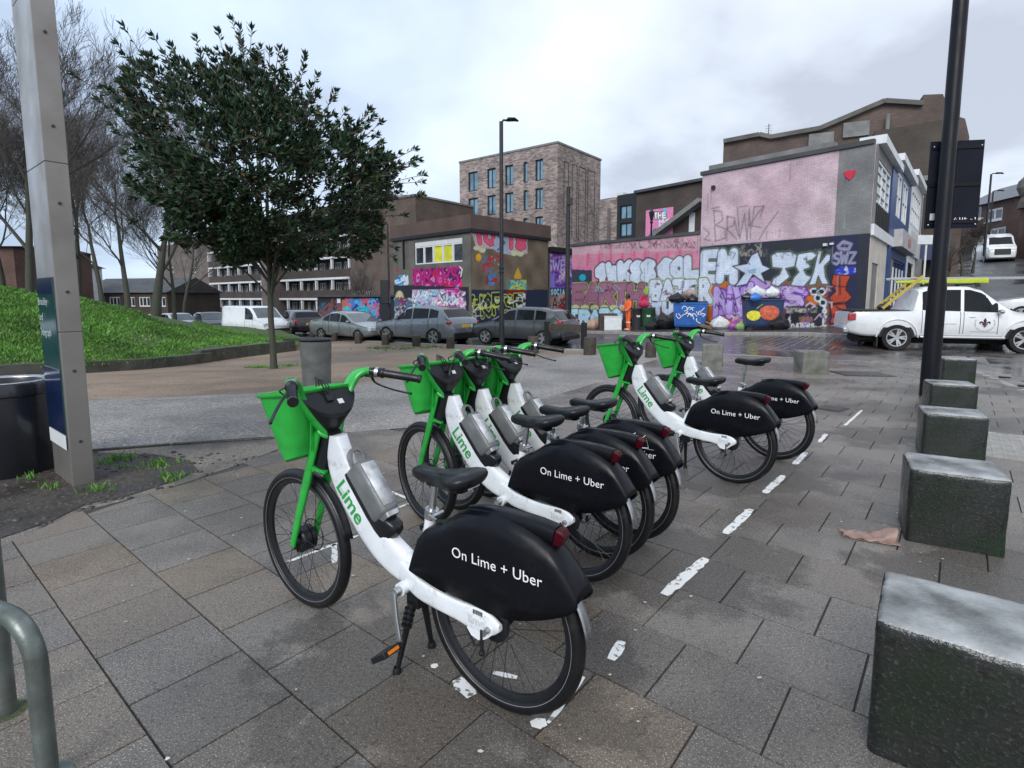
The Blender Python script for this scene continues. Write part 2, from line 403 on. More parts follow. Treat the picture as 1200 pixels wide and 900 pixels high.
# slabs: rows run along U, each row .4 m wide, joints staggered
rs = random.Random(3)
bm = bmesh.new(); lay = bm.verts.layers.float_color.new('tone')
def slab(uv, tone, gloss, tilt):
    """uv: list of 4 Vector2 in world XY"""
    c = sum(uv, Vector((0, 0)))/len(uv); z0 = .012
    top = []; low = []
    for p in uv:
        d = (c-p); d = d/d.length
        for lst, ins, dz in ((low, 0, -.010), (top, .004, 0)):
            q = p + d*(ins*.5); v = bm.verts.new((q.x, q.y, gz(q.x, q.y) + z0 + dz + (q-c).dot(tilt)))
            v[lay] = (*tone, gloss); lst.append(v)
    try:
        f = bm.faces.new(top)
        n_ = len(top)
        for i in range(n_): bm.faces.new((low[i], low[(i+1) % n_], top[(i+1) % n_], top[i]))
    except Exception: pass
for row in range(-12, 50):
    v0 = .126 + row*.40 - .0   # measured joints at v = .526, .926, 1.326
    u = -16.0 + (.2 if row % 2 else 0)
    right = row > 4
    while u < 13:
        ln = .40
        uc, vc = u+ln/2, v0+.2
        c = U*uc + V*vc
        if inside((c.x, c.y), pave_poly) or any(inside(tuple(U*(u+a)+V*(v0+b)), pave_poly) for a in (0, ln) for b in (0, .4)):
            g = .0018 + rs.random()*.0022
            q = [U*(u+g)+V*(v0+g), U*(u+ln-g)+V*(v0+g), U*(u+ln-g)+V*(v0+.4-g), U*(u+g)+V*(v0+.4-g)]
            if not all(inside(tuple(p), pave_poly) for p in q):
                # trim against the boundary of the dirt edge
                for a, b in zip(edge[:-1], edge[1:]):
                    mid = (a+b)/2
                    if (mid-c).length < .9:
                        d = (b-a).normalized(); nrm = Vector((-d.y, d.x))
                        q = clip(q, a, nrm)
                        if len(q) < 3: break
                if len(q) < 3: u += ln; continue
            k = 1 + rs.uniform(-.10, .10); wv = rs.random()
            warm = rs.choice([0, 0, .2, .5, .9]) * (1 if c.x < 0.5 else .4)
            tone = (k*(1+.16*warm), k*(1+.03*warm), k*(1-.13*warm))
            slab(q, tone, rs.uniform(.75, 1.2), Vector((rs.uniform(-1, 1), rs.uniform(-1, 1)))*.004)
        u += ln
bmesh.ops.recalc_face_normals(bm, faces=bm.faces)
me = bpy.data.meshes.new('paving'); bm.to_mesh(me); bm.free(); me.materials.append(m_pave)
o = bpy.data.objects.new('paving', me); col.objects.link(o); o['kind'] = 'structure'
# worn white bay marks
def mark(P, wd, name='bay_marking'):
    b = MB(); r_ = random.Random(hash(P[0]) % 1000)
    for a, b_ in zip(P[:-1], P[1:]):
        a, b_ = G(*a, z=0).to_2d(), G(*b_, z=0).to_2d(); d = b_-a; n_ = max(2, int(d.length/.035)); dn = d.normalized(); s_ = Vector((-dn.y, dn.x))
        rings = []
        for i in range(n_+1):
            q = a + d*i/n_; w0, w1 = wd*.5*(1+r_.uniform(-.22, .22)), wd*.5*(1+r_.uniform(-.22, .22))
            if i in (0, n_): w0 *= .6; w1 *= .6
            rings.append([(*(q+s_*w0), .0146), (*(q-s_*w1), .0146)])
        b.loft(rings, close=False)
    return b
mk = MB()
for P, w_ in (([(778, 700), (827, 657)], .055), ([(850, 628), (880, 599)], .052), ([(896, 580), (918, 559)], .052), ([(931, 546), (944, 532)], .052), ([(716, 777), (729, 755)], .05),
              ([(622, 853), (640, 850)], .05), ([(642, 852), (684, 797)], .02), ([(535, 800), (553, 820)], .06), ([(505, 785), (513, 783)], .03), ([(578, 792), (606, 798)], .03),
              ([(335, 662), (420, 630)], .025), ([(392, 663), (392, 640)], .03), ([(455, 577), (482, 588)], .03), ([(467, 597), (487, 590)], .03), ([(990, 500), (1010, 482)], .03), ([(960, 520), (968, 510)], .04)):
    p = mark(P, w_); mk.add(p.v, p.f)
mo = mk.build('bay_markings', m_line, smooth=0); mo['kind'] = 'structure'
# asphalt path, gravel area, soil strip, road
gedge_px = [(-60, 470), (103, 468), (200, 466), (313, 460), (384, 453), (450, 446), (520, 434), (580, 424), (650, 417), (715, 413)]
gedge = [G(*p).to_2d() for p in gedge_px]
rdedge_px = [(-60, 402), (343, 396), (452, 401), (528, 404.5), (600, 408), (660, 410), (715, 411), (770, 412), (840, 414.5)]
rdedge = [G(*p).to_2d() for p in rdedge_px]
sedge_px = [(-60, 532), (107, 529), (200, 522), (320, 514), (403, 507)]
sedge = [G(*p).to_2d() for p in sedge_px]
sheet('gritty_strip', [Vector((-8, 3.2)), Vector((-5.8, 2.6))] + edge[:6] + sedge[::-1][1:], wet_ground('gritty_sand', (.20, .175, .15), (.13, .115, .10), (.42, .38, .33), 60, .4, .8, bump=.6, wetscale=1.5), .003, .5)
sheet('soil_patch', [Vector((-8, 3.2)), Vector((-5.8, 2.7))] + [G(*p).to_2d() for p in ((0, 632), (60, 612), (100, 592), (150, 582), (200, 566), (232, 552), (222, 540), (180, 533), (107, 531), (-60, 534))], m_soil, .008, .5)
sheet('asphalt_path', sedge[:-1] + edge[5:] + rdedge[6:9][::-1] + gedge[::-1], m_path, .006, 1.0)
sheet('gravel_area', gedge + rdedge[1:6][::-1] + [G(-60, 425).to_2d()], m_sand, .0, 1.0)
far = [Vector((-BIG, BIG*.9)), Vector((-BIG, 12))]
sheet('road', kerb + [Vector((30, 2)), Vector((120, 30)), Vector((200, 200)), Vector((0, 120)), Vector((-200, 120)), Vector((-120, 20))] + rdedge, m_road, -.035, 2.0)
# kerb stones along the path edge and the road
def kerb_run(P, w_, top, name, m=m_kerb, seg=.9, bot=-.12):
    b = MB()
    for a, c in zip(P[:-1], P[1:]):
        d = c-a; n_ = max(1, round(d.length/seg)); dn = d.normalized(); s_ = Vector((-dn.y, dn.x))*w_/2
        for i in range(n_):
            p, q = a+d*(i/n_)+dn*.004, a+d*((i+1)/n_)-dn*.004
            vs = []
            for zz_ in (bot, top):
                for e_ in (p-s_, q-s_, q+s_, p+s_): vs.append((e_.x, e_.y, gz(e_.x, e_.y)+zz_))
            b.add(vs, [(3, 2, 1, 0), (4, 5, 6, 7), (0, 1, 5, 4), (1, 2, 6, 5), (2, 3, 7, 6), (3, 0, 4, 7)])
    o = b.build(name, m, bevel=.012, smooth=0); o['kind'] = 'structure'; return o
kerb_run(rdedge[1:], .22, .035, 'kerb')
kerb_run([rdedge[-1]] + kerb, .15, .012, 'kerb')
kerb_run(sedge[1:], .05, .022, 'path_edging', m_soil)
def setts(name, poly, m, off): return sheet(name, [p.to_2d() for p in poly], m, off, 2.0)
m_sett = wet_ground('pale_setts', (.30, .29, .27), (.16, .155, .15), (.42, .40, .38), 30, .16, .4, wetscale=.6)
m_ramp = wet_ground('ramp_blocks', (.12, .105, .10), (.085, .078, .075), (.2, .19, .18), 30, .12, .35, wetscale=.5)
setts('ramp_paving', [G(838, 412.5), G(845, 392), G(1000, 388), G(1200, 392), G(1290, 420), G(1184, 449), G(1140, 432), G(1100, 424), G(980, 420)], m_ramp, -.028)
lb = MB()
def strip(a, b, w_, z=-.022):
    a, b = G(*a).to_2d(), G(*b).to_2d(); d = b-a; n_ = max(1, int(d.length/1.0)); s_ = Vector((-d.y, d.x)).normalized()*w_/2
    lb.loft([[(*(a+d*i/n_+s_), gz(*(a+d*i/n_))+z), (*(a+d*i/n_-s_), gz(*(a+d*i/n_))+z)] for i in range(n_+1)], close=False)
for i in range(13): strip((822+i*15, 411-i*.15), (905+i*11, 393), .055)
for i in range(4): strip((985, 405+i*2.2), (1110+i*6, 404+i*4.4), .08)
for i in range(9): strip((1118+i*8, 396+i*1.5), (1085+i*8, 420), .30, -.018) if i < 5 else None
strip((1112, 418), (1138, 419), .35); strip((1142, 408), (1150, 425), .3)
lo_ = lb.build('ramp_joint_lines', m_sett, smooth=0); lo_['kind'] = 'structure'
m_block = brick_mat('block_paving', (.17, .155, .145), (.11, .10, .095), (.05, .047, .045), bw=.21, bh=.105)
# ================================================================ BICYCLES
rnd = random.Random(5)
m_tyre = mat('tyre_rubber', (.006, .006, .007), .42, 0, .3, 20, spec=.35, dirt=.7, dscale=9, dcol=(.030, .027, .024))
m_blackp = mat('black_plastic', (.008, .009, .011), .35, 0, .3, 15, spec=.4, rvar=.1)
m_fair = mat('fairing_plastic', (.0035, .004, .0065), .36, 0, .35, 9, spec=.22, rvar=.14, bump=.05, bscale=25, dirt=.4, dscale=7, dcol=(.016, .016, .017))
m_green = mat('green_paint', (.018, .37, .045), .3, 0, .12, 9, coat=.35, rvar=.06, dirt=.35, dscale=22, dcol=(.02, .10, .03))
m_greenb = mat('green_basket', (.02, .36, .045), .42, 0, .14, 14, rvar=.1, bump=.08, bscale=80)
m_gtxt = mat('green_lettering', (.02, .30, .06), .4, 0, .1)
m_white = mat('white_frame_paint', (.80, .83, .85), .28, 0, .1, 7, coat=.4, c2=(.66, .69, .72), rvar=.06, dirt=.55, dscale=13, dcol=(.20, .18, .16))
m_alu = mat('brushed_alloy', (.45, .46, .47), .33, .9, .2, 30, rvar=.1)
m_grey = mat('battery_grey', (.20, .21, .215), .45, .25, .0, 16, c2=(.13, .135, .14), rvar=.12, bump=.1, bscale=40)
m_scuff = mat('scuffed_grey_face', (.62, .64, .66), .45, .1, .0, 28, c2=(.34, .35, .36), detail=8)
m_steel = mat('spoke_steel', (.02, .02, .022), .4, .5, .2)
m_red = mat('red_lamp', (.045, .001, .005), .4, 0, .3, 30, spec=.15)
m_wtxt = mat('white_lettering', (.80, .80, .80), .5, 0, .03)
m_refl = mat('reflector', (.75, .75, .75), .25, .3, .1)
m_orange = mat('orange_reflector', (.6, .16, .01), .3)
WB, RW = 1.14, .33
def make_bike():
    root = thing('electric_bicycle', 'bike', 'bicycle')
    # --- wheels
    def wheel(x, ori, motor):
        wh = MB()
        # rim
        wh.lathe([(.276, -.013), (.290, -.015), (.296, -.009), (.282, -.006), (.282, .006), (.296, .009), (.290, .015), (.276, .013), (.262, .006), (.262, -.006), (.276, -.013)], (x, 0, RW), 56, 'y')
        o = wh.build('wheel', m_blackp, root, org=ori)
        t = MB().torus((x, 0, RW), .3045, .0255, 64, 12, ry=.0255); t.build('tyre', m_tyre, o, org=None, loc=(-ori[0], -ori[1], -ori[2]), smooth=180)
        s_ = MB()
        for sg in (-1, 1): s_.torus((x, sg*.0218, RW), .292, .0011, 64, 5, ry=.0008)
        s_.build('reflective_stripe', mat('grey_reflective', (.32, .32, .33), .35, .3, .1), o, loc=(-ori[0], -ori[1], -ori[2]), smooth=180)
        sp = MB(); nsp = 32
        for i in range(nsp):
            a = 2*PI*i/nsp; sg = 1 if i % 2 else -1; b = a + (.55 if (i//2) % 2 else -.55)
            hr = .052 if motor else .03
            sp.tube([(x+hr*math.cos(b), sg*.03, RW+hr*math.sin(b)), (x+.268*math.cos(a), sg*.003, RW+.268*math.sin(a))], .0014, 4, up=(0, 1, 0), cap=False)
        sp.build('spokes', m_steel, o, loc=(-ori[0], -ori[1], -ori[2]))
        h = MB()
        if motor:
            h.lathe([(.0, -.052), (.022, -.052), (.026, -.04), (.05, -.037), (.058, -.03), (.058, -.012), (.05, -.008), (.058, -.004), (.058, .03), (.052, .037), (.026, .04), (.022, .052), (0, .052)], (x, 0, RW), 28, 'y')
            for k in range(12):
                a = k*PI/6; h.box((x+.04*math.cos(a), .04, RW+.04*math.sin(a)), (.03, .006, .004), mtx=Matrix.Rotation(-a, 3, 'Y'))
            h.torus((x, -.047, RW), .075, .0035, 28, 4)   # brake disc edge
        else:
            h.lathe([(.0, -.05), (.02, -.05), (.035, -.035), (.035, -.025), (.02, -.02), (.02, .02), (.045, .025), (.06, .032), (.06, .045), (.04, .05), (.014, .056), (0, .056)], (x, 0, RW), 28, 'y')
        h.build('hub', m_blackp, o, loc=(-ori[0], -ori[1], -ori[2]))
        return o
    AX = (.99, 0, 0)   # steering axis foot: front parts turn about it
    wheel(0, (0, 0, 0), False)
    fw = wheel(WB, AX, True)
    # --- white frame
    fr = MB()
    bp_ = [(.852, .868, .030), (.846, .80, .058), (.826, .725, .074), (.780, .648, .077), (.712, .568, .077), (.64, .495, .077), (.565, .438, .074), (.475, .398, .067), (.38, .378, .052)]
    pts = smoothpath([(a, 0, b) for a, b, c in bp_], 3); hh = [v.x for v in smoothpath([(c, 0, 0) for a, b, c in bp_], 3)]
    fr.tube(pts, [(.033, h) for h in hh], 24, up=(0, 0, 1), e=4.2)
    for sg in (-1, 1):
        ap = [(.50, .015, .393, .045), (.42, .035, .375, .044), (.34, .056, .363, .041), (.24, .063, .354, .037), (.15, .064, .349, .037), (.08, .064, .345, .043), (.03, .064, .343, .046), (-.015, .064, .345, .034), (-.045, .064, .347, .012)]
        pp = smoothpath([(a, sg*b, c) for a, b, c, d in ap], 3); dd = [v.x for v in smoothpath([(d, 0, 0) for a, b, c, d in ap], 3)]
        fr.tube(pp, [(.0105, h) for h in dd], 14, up=(0, 0, 1), e=3.5)
    fr.prism([(.075, .33), (.095, .305), (.075, .282), (.045, .275), (.02, .285), (.0, .30), (-.02, .32)], .056, .073)
    fr.tube([(.375, 0, .37), (.352, 0, .48), (.328, 0, .60), (.322, 0, .635)], [.026, .023, .022, .022], 16, up=(0, 1, 0))
    fr.tube([(.40, 0, .42), (.375, 0, .50), (.34, 0, .565)], [(.014, .03), (.012, .022), (.01, .008)], 10, up=(1, 0, 0))
    fr.tube([(.44, -.05, .34), (.43, .0, .335), (.43, .07, .333)], .026, 14)
    fob = fr.build('frame', m_white, root, smooth=50)
    # marks on the frame
    t = Vector((-.672, 0, -.741)); u = Vector((-.741, 0, .672))
    for sg in (1, -1):
        td = t if sg == 1 else -t
        org = Vector((.874, sg*.0336, .690)) if sg == 1 else Vector((.735, sg*.0336, .530))
        text_obj('lettering', 'Lime', .100, m_gtxt, fob, org + t*.05, td, u, .0012, .0014, spacing=1.0)
    text_obj('sticker', 'lime', .045, m_refl, fob, (.088, .0752, .33), (-1, 0, 0), (0, 0, 1), .0006, .001)
    mk = MB()
    for i in range(7): mk.box((.062-.006*i, .0752, .376), (.0025 if i % 2 else .004, .0008, .016))
    mk.build('barcode', m_blackp, fob)
    mk = MB(); mk.lathe([(0, .078), (.012, .078), (.014, .07)], (.02, 0, .31), 6, 'y'); mk.lathe([(0, .092), (.009, .092), (.012, .07)], (.0, 0, .33), 12, 'y')
    mk.build('axle_nut', m_alu, root)
    dr = MB(); dr.bar((.03, .07, .32), (.028, .075, .235), .008, .02); dr.ball((.028, .075, .235), .012); dr.tube([(.10, .07, .30), (.06, .075, .25), (.03, .07, .26)], .005, 6)
    dr.build('wheel_lock', m_blackp, root)
    # --- cradle and battery on the down tube
    bt = MB(); T = Vector((-.661, 0, -.751)); U = Vector((-.751, 0, .661)); O = Vector((.725, 0, .760))  # O: top middle
    def bpt(a, y, b): return O + T*a + U*b + Vector((0, y, 0))
    ring = lambda a, w, b0, b1, n=20: [bpt(a, (w)*p[0], (b0+b1)/2 + (b1-b0)/2*p[1]) for p in circ(n, 1, 1, 5)]
    bt.loft([ring(-.002, .030, -.045, .03), ring(.004, .040, -.055, .045), ring(.012, .044, -.056, .052), ring(.225, .044, -.056, .052), ring(.24, .040, -.052, .045), ring(.246, .03, -.04, .035)])
    bo = bt.build('battery', m_grey, root, smooth=50)
    fc = MB(); fc.loft([[bpt(a, y, .0528) for y in (-.034, .034)] for a in (.02, .215)], close=False)
    fc.build('scuffed_panel', m_scuff, bo, solid=.0012)
    hd = MB(); hd.tube(smoothpath([bpt(.01, -.036, .0), bpt(-.035, -.034, .012), bpt(-.058, -.015, .018), bpt(-.058, .015, .018), bpt(-.035, .034, .012), bpt(.01, .036, .0)], 4), (.012, .008), 8)
    hd.build('handle', m_grey, bo)
    lt = MB(); lt.loft([ring(.243, .036, -.02, .05), ring(.262, .034, -.02, .046)]); lt.build('latch', m_alu, bo)
    cr_ = MB(); cr_.loft([ring(-.0, .034, -.075, -.052), ring(.02, .036, -.08, -.045), ring(.20, .038, -.08, -.045), ring(.25, .036, -.085, .01), ring(.30, .034, -.085, .035), ring(.325, .026, -.075, .025), ring(.335, .014, -.06, .0)])
    cr_.build('battery_cradle', m_blackp, root, smooth=60)
    # --- fork, head cover, mudguards
    fk = MB()
    def ax(z, dx=0): return .93 + (.86-z)*.21/.53 + dx
    for sg in (-1, 1):
        fk.tube([(ax(.32), sg*.058, .315), (ax(.345), sg*.058, .345), (ax(.50), sg*.057, .50), (ax(.66), sg*.052, .66), (ax(.74, .006), sg*.048, .74), (ax(.875, .006), sg*.044, .875)],
                [(.008, .016), (.009, .018), (.010, .021), (.011, .024), (.011, .021), (.011, .020)], 12, up=(1, 0, .4), e=3)
    fk.box((ax(.705, -.005), 0, .715), (.055, .105, .022), mtx=Matrix.Rotation(R(-20), 3, 'Y'))
    fk.bar((ax(.715), .048, .715), (ax(.715)-.085, .03, .70), .02, .012); fk.bar((ax(.715), -.048, .715), (ax(.715)-.085, -.03, .70), .02, .012)
    fk.build('fork', m_green, root, bevel=0, smooth=50, org=AX)
    hc = MB(); hc.tube([(ax(.70, -.034), 0, .70), (ax(.885, -.034), 0, .885)], (.040, .032), 14, up=(1, 0, .4), e=5)
    hc.build('head_cover', m_blackp, root, org=AX)
    mg = MB()
    ring2 = lambda cx, Rr, a, w: [(cx+Rr*math.cos(a)-0, y, RW+Rr*math.sin(a)-abs(y)*.25) for y in (-w, -w*.5, 0, w*.5, w)]
    mg.loft([ring2(WB, .343, R(a), .022) for a in range(100, 172, 6)], close=False)
    mg.build('mudguard', m_blackp, root, solid=.003, org=AX)
    mg = MB(); mg.loft([ring2(0, .349, R(a), .022) for a in range(100, 171, 5)], close=False)
    mg.build('rear_mudguard', m_alu, root, solid=.003)
    # --- basket (moves with the fork)
    bk = MB()
    def rr(z, x0, x1, w0, n=28, e=4.5):
        cx, hx = (x0+x1)/2, (x1-x0)/2
        return [(cx+hx*a, w0*b, z - .02*(a)) for a, b in circ(n, 1, 1, e)]
    lev = [(.765, .99, 1.075, .115), (.755, .985, 1.085, .125)]
    rings = [rr(.752, .995, 1.085, .11), rr(.757, .985, 1.097, .12), rr(.80, .975, 1.112, .13), rr(.92, .948, 1.158, .150), rr(1.03, .925, 1.20, .168), rr(1.045, .92, 1.205, .171), rr(1.046, .913, 1.212, .178), rr(1.034, .912, 1.213, .179)]
    bk.loft(rings[:1] + rings, cap=False)
    bk.add(rings[0], [tuple(range(len(rings[0])))])
    bo2 = bk.build('basket', m_greenb, root, solid=.004, org=AX, smooth=40)
    rb = MB()
    for y in (-.07, 0, .07): rb.bar((.945, y, .80), (.925, y, 1.0), .008, .006, up=(1, 0, 0))
    rb.build('rib', m_greenb, bo2, loc=(-AX[0], 0, 0))
    # --- handlebar wings, grips
    wg = MB()
    for sg in (-1, 1):
        wp = smoothpath([(.905, sg*.028, .868), (.915, sg*.065, .93), (.925, sg*.105, 1.01), (.925, sg*.128, 1.06), (.91, sg*.15, 1.10), (.885, sg*.178, 1.117), (.865, sg*.195, 1.118)], 3)
        n_ = len(wp); wg.tube(wp, [(.011 + .007*i/n_, .028 + .014*(i/n_) if i < n_*.6 else .036 - .019*(i/n_-.6)/.4) for i in range(n_)], 12, up=(1, 0, 0), e=2.6)
    wg.tube(smoothpath([(.915, -.05, .885), (.89, -.035, .865), (.878, 0, .858), (.89, .035, .865), (.915, .05, .885)], 3), (.012, .012), 8)
    wo = wg.build('handlebar', m_green, root, org=AX, smooth=60)
    K = (-AX[0], 0, 0)
    for sg in (-1, 1):
        g = MB(); a = Vector((.862, sg*.197, 1.117)); b = Vector((.665, sg*.315, 1.082)); d = b-a
        g.tube([a, a+d*.04, a+d*.05, a+d*.2, a+d*.22, a+d*.26, a+d*.28, a+d*.94, a+d*.95, b], [.017, .017, .021, .021, .024, .024, .0185, .0175, .021, .0195], 14)
        for i in range(12): 
            q = a+d*(.32+.05*i); g.torus((0, 0, 0), 0, 0, 3, 3) if False else g.tube([q, q+d*.018], .0190, 12)
        g.build('grip', m_blackp, wo, loc=K, smooth=40)
        c_ = MB(); c_.tube([a+d*.095, a+d*.16], .0235, 16); c_.build('clamp_ring', m_alu, wo, loc=K)
        lv = MB(); lv.tube(smoothpath([a+d*.02+Vector((.005, 0, -.012)), Vector((.872, sg*.228, 1.06)), Vector((.835, sg*.28, 1.028)), Vector((.79, sg*.325, 1.008)), Vector((.768, sg*.345, 1.002))], 4), (.0075, .0045), 8)
        lv.box(a+d*.03+Vector((.005, 0, -.01)), (.05, .03, .03), rz=R(-30*sg)); lv.ball((.766, sg*.346, 1.001), .0075, 8, 6)
        lv.build('brake_lever', m_blackp, wo, loc=K)
        cb = MB(); cb.tube(smoothpath([(.90, sg*.20, 1.095), (.955, sg*.19, 1.07), (.965, sg*.12, 1.02), (.94, sg*.05, .93), (.925, sg*.03, .84)], 5), .0032, 6); cb.build('cable', m_blackp, wo, loc=K)
    # --- console
    cn = MB(); top = []; bot = []; mid = []
    for i in range(15):
        th = PI*i/14; c_, s_ = math.cos(th), math.sin(th)
        top.append((.925-.092*s_, .138*c_, 1.066-.100*s_)); mid.append((.915-.084*s_, .126*c_*(.97), 1.036-.090*s_)); bot.append((.908-.024*s_, .028*c_, .868))
    rings = [bot, [tuple(.5*(Vector(p)+Vector(q))) for p, q in zip(bot, mid)], mid, top]
    cn.loft(rings, close=True, cap=True)
    co = cn.build('console', m_blackp, root, org=AX, smooth=30, bevel=.004)
    bd = MB(); bd.box((.868, -.035, 1.007), (.024, .026, .0015), mtx=Matrix.Rotation(R(-48), 3, 'Y')); bd.build('badge', m_refl, co, loc=K)
    st = MB()
    for k, y in enumerate((-.014, .0, .014)):
        st.tube(smoothpath([(.875, y*.6, 1.018), (.895, y+.006, 1.05), (.915, y+.012, 1.085+.004*k), (.94, y+.02, 1.10+.006*k), (.925, y+.03, 1.075)], 4), (.0045, .0015), 6)
    st.box((.88, .012, 1.026), (.03, .03, .008), mtx=Matrix.Rotation(R(-45), 3, 'Y'))
    st.build('phone_strap', m_blackp, co, loc=K)
    # --- rear fairing: open-bottomed shell
    X_ = [.375, .365, .352, .335, .315, .27, .22, .17, .11, .05, 0, -.06, -.12, -.17, -.22, -.25, -.275, -.30, -.318, -.328]
    ZT = [.440, .478, .522, .567, .593, .620, .645, .681, .710, .724, .727, .722, .709, .692, .665, .640, .610, .575, .545, .522]
    ZB = [.430, .426, .423, .420, .417, .412, .407, .403, .399, .394, .389, .391, .402, .418, .436, .450, .462, .477, .493, .508]
    fa = MB(); rings = []
    for x, zt, zb in zip(X_, ZT, ZB):
        zb = min(zb, zt-.004); h = zt-zb; w_ = .069
        if x < -.1: w_ = .069 - (-.1-x)*.08
        pr = [(w_, 0), (w_+.0005, .3), (w_, .6), (w_*.97, .80), (w_*.86, .92), (w_*.58, .985), (w_*.3, 1.0)]
        rd = [(x, y, zb+h*q) for y, q in pr]; rings.append(rd + [(x, 0, zt+.001)] + [(x, -y, z) for x_, y, z in rd[::-1]])
    fa.loft(rings, close=False)
    fo = fa.build('rear_fairing', m_fair, root, solid=.005, smooth=60)
    rg = MB(); rg.tube([(.13, 0, .702), (.06, 0, .712), (-.05, 0, .714), (-.16, 0, .708), (-.228, 0, .698)], [(.02, .012), (.034, .02), (.036, .024), (.034, .028), (.032, .03)], 16, up=(0, 0, 1), e=3.2)
    rg.build('fairing_spine', m_fair, fo, smooth=50)
    for sg in (1, -1):
        text_obj('lettering', 'On Lime + Uber', .0535, m_wtxt, fo, (.158 if sg == 1 else -.232, sg*.0735, .548), (-sg, 0, 0), (0, 0, 1), .0006, -.0002, spacing=1.03)
    tl = MB(); tl.tube([(-.228, 0, .696), (-.244, 0, .692), (-.256, 0, .686)], [(.026, .029), (.025, .029), (.019, .023)], 12, up=(0, 0, 1), e=5); tl.build('tail_light', m_red, root, smooth=30)
    # --- seat
    sp = MB(); sp.tube([(.325, 0, .60), (.2955, 0, .775)], .0145, 14, up=(0, 1, 0)); sp.build('seat_post', m_alu, root)
    cl = MB(); cl.tube([(.3235, 0, .625), (.3155, 0, .66)], .026, 16, up=(0, 1, 0)); cl.bar((.30, .03, .645), (.26, .038, .64), .008, .012); cl.tube([(.29, -.03, .645), (.29, .03, .645)], .007, 8); cl.build('seat_clamp', m_alu, root)
    sd_ = MB(); S = [(.402, .010, .790, .010), (.394, .022, .795, .020), (.37, .029, .800, .029), (.33, .030, .799, .031), (.28, .038, .797, .032), (.23, .060, .800, .034), (.19, .080, .806, .036), (.15, .094, .814, .036), (.120, .088, .820, .032), (.098, .066, .824, .024), (.088, .036, .826, .012)]
    rings = []
    for x, wd, z, th in S:
        rg_ = []
        for i in range(16):
            a = 2*PI*i/16; c_, s_ = math.cos(a), math.sin(a); y = wd*math.copysign(abs(c_)**.8, c_)
            zt = z + th*(s_*.75 if s_ > 0 else s_*1.25)
            if s_ > 0: zt -= .014*max(0, 1-(abs(y)/.022)**2) if .12 < x < .36 else 0
            rg_.append((x, y, zt))
        rings.append(rg_)
    sd_.loft(rings); so = sd_.build('saddle', m_blackp, root, smooth=180)
    un = MB(); un.tube([(.135, 0, .79), (.15, 0, .775), (.22, 0, .768), (.33, 0, .775)], [(.05, .01), (.052, .016), (.03, .014), (.012, .008)], 12); un.box((.295, 0, .775), (.05, .045, .03)); un.build('saddle_base', m_blackp, so)
    rf = MB(); rf.box((.112, 0, .789), (.004, .06, .012)); rf.build('reflector_strip', m_refl, so)
    # --- drivetrain
    ck = MB(); ck.tube([(.43, .075, .333), (.43, .10, .333)], .017, 14, up=(1, 0, 0)); ck.tube([(.433, .10, .333), (.41, .112, .25), (.385, .12, .165)], [(.008, .014), (.007, .011), (.008, .012)], 10, up=(1, 0, 0), e=3)
    ck.build('crank', m_alu, root); ck = MB()
    ck.tube([(.43, -.075, .333), (.43, -.105, .333)], .017, 14, up=(1, 0, 0)); ck.tube([(.427, -.10, .333), (.45, -.112, .416), (.475, -.12, .50)], [(.008, .014), (.007, .011), (.008, .012)], 10, up=(1, 0, 0), e=3)
    ck.build('crank', m_alu, root)
    for sg, px_, pz_ in ((1, .385, .163), (-1, .475, .50)):
        pd = MB(); m_ = Matrix.Rotation(R(35 if sg == 1 else 10), 3, 'Y'); pd.box((px_+.005, sg*.18, pz_-.01), (.088, .085, .022), mtx=m_); pd.tube([(px_, sg*.118, pz_), (px_, sg*.15, pz_)], .006, 8, up=(1, 0, 0))
        po = pd.build('pedal', m_blackp, root, bevel=.006)
        rf = MB(); rf.box(Vector((px_+.005, sg*.18, pz_-.01)) + m_ @ Vector((-.045, 0, 0)), (.003, .05, .012), mtx=m_); rf.build('reflector', m_orange, po)
    ch = MB(); ch.lathe([(.075, -.062), (.082, -.062), (.082, -.066), (.075, -.066), (.075, -.062)], (.43, 0, .333), 32, 'y')
    ch.tube([(.43, -.075, .415), (0, -.075, .375)], .005, 6); ch.tube([(.43, -.075, .252), (0, -.075, .285)], .005, 6); ch.build('chain', m_steel, root)
    ks = MB(); ks.box((.40, 0, .30), (.06, .07, .09)); ks.tube([(.405, .03, .27), (.415, .055, .17), (.43, .095, .02)], [.017, .013, .010], 10); ks.tube([(.405, -.03, .27), (.415, -.055, .17), (.43, -.095, .02)], [.017, .013, .010], 10)
    for sg in (-1, 1): ks.lathe([(0, 0), (.018, 0), (.018, .015), (.012, .03)], (.431, sg*.097, .0), 12)
    for k in range(4): ks.tube([(.408+.002*k, .038+.005*k, .25-.02*k), (.409+.002*k, .041+.005*k, .242-.02*k)], .023, 10)
    ks.build('kickstand', m_blackp, root, smooth=40)
    cb = MB(); cb.tube(smoothpath([(.90, .0, .80), (.86, .045, .70), (.80, .05, .60), (.70, .045, .49)], 4), .003, 6) if False else None
    return root
STEER_PARTS = ('fork', 'head_cover', 'mudguard', 'basket', 'handlebar', 'console')
proto = make_bike()
FRONT = [o.name for o in proto.children if abs(o.location.x - .99) < 1e-4]
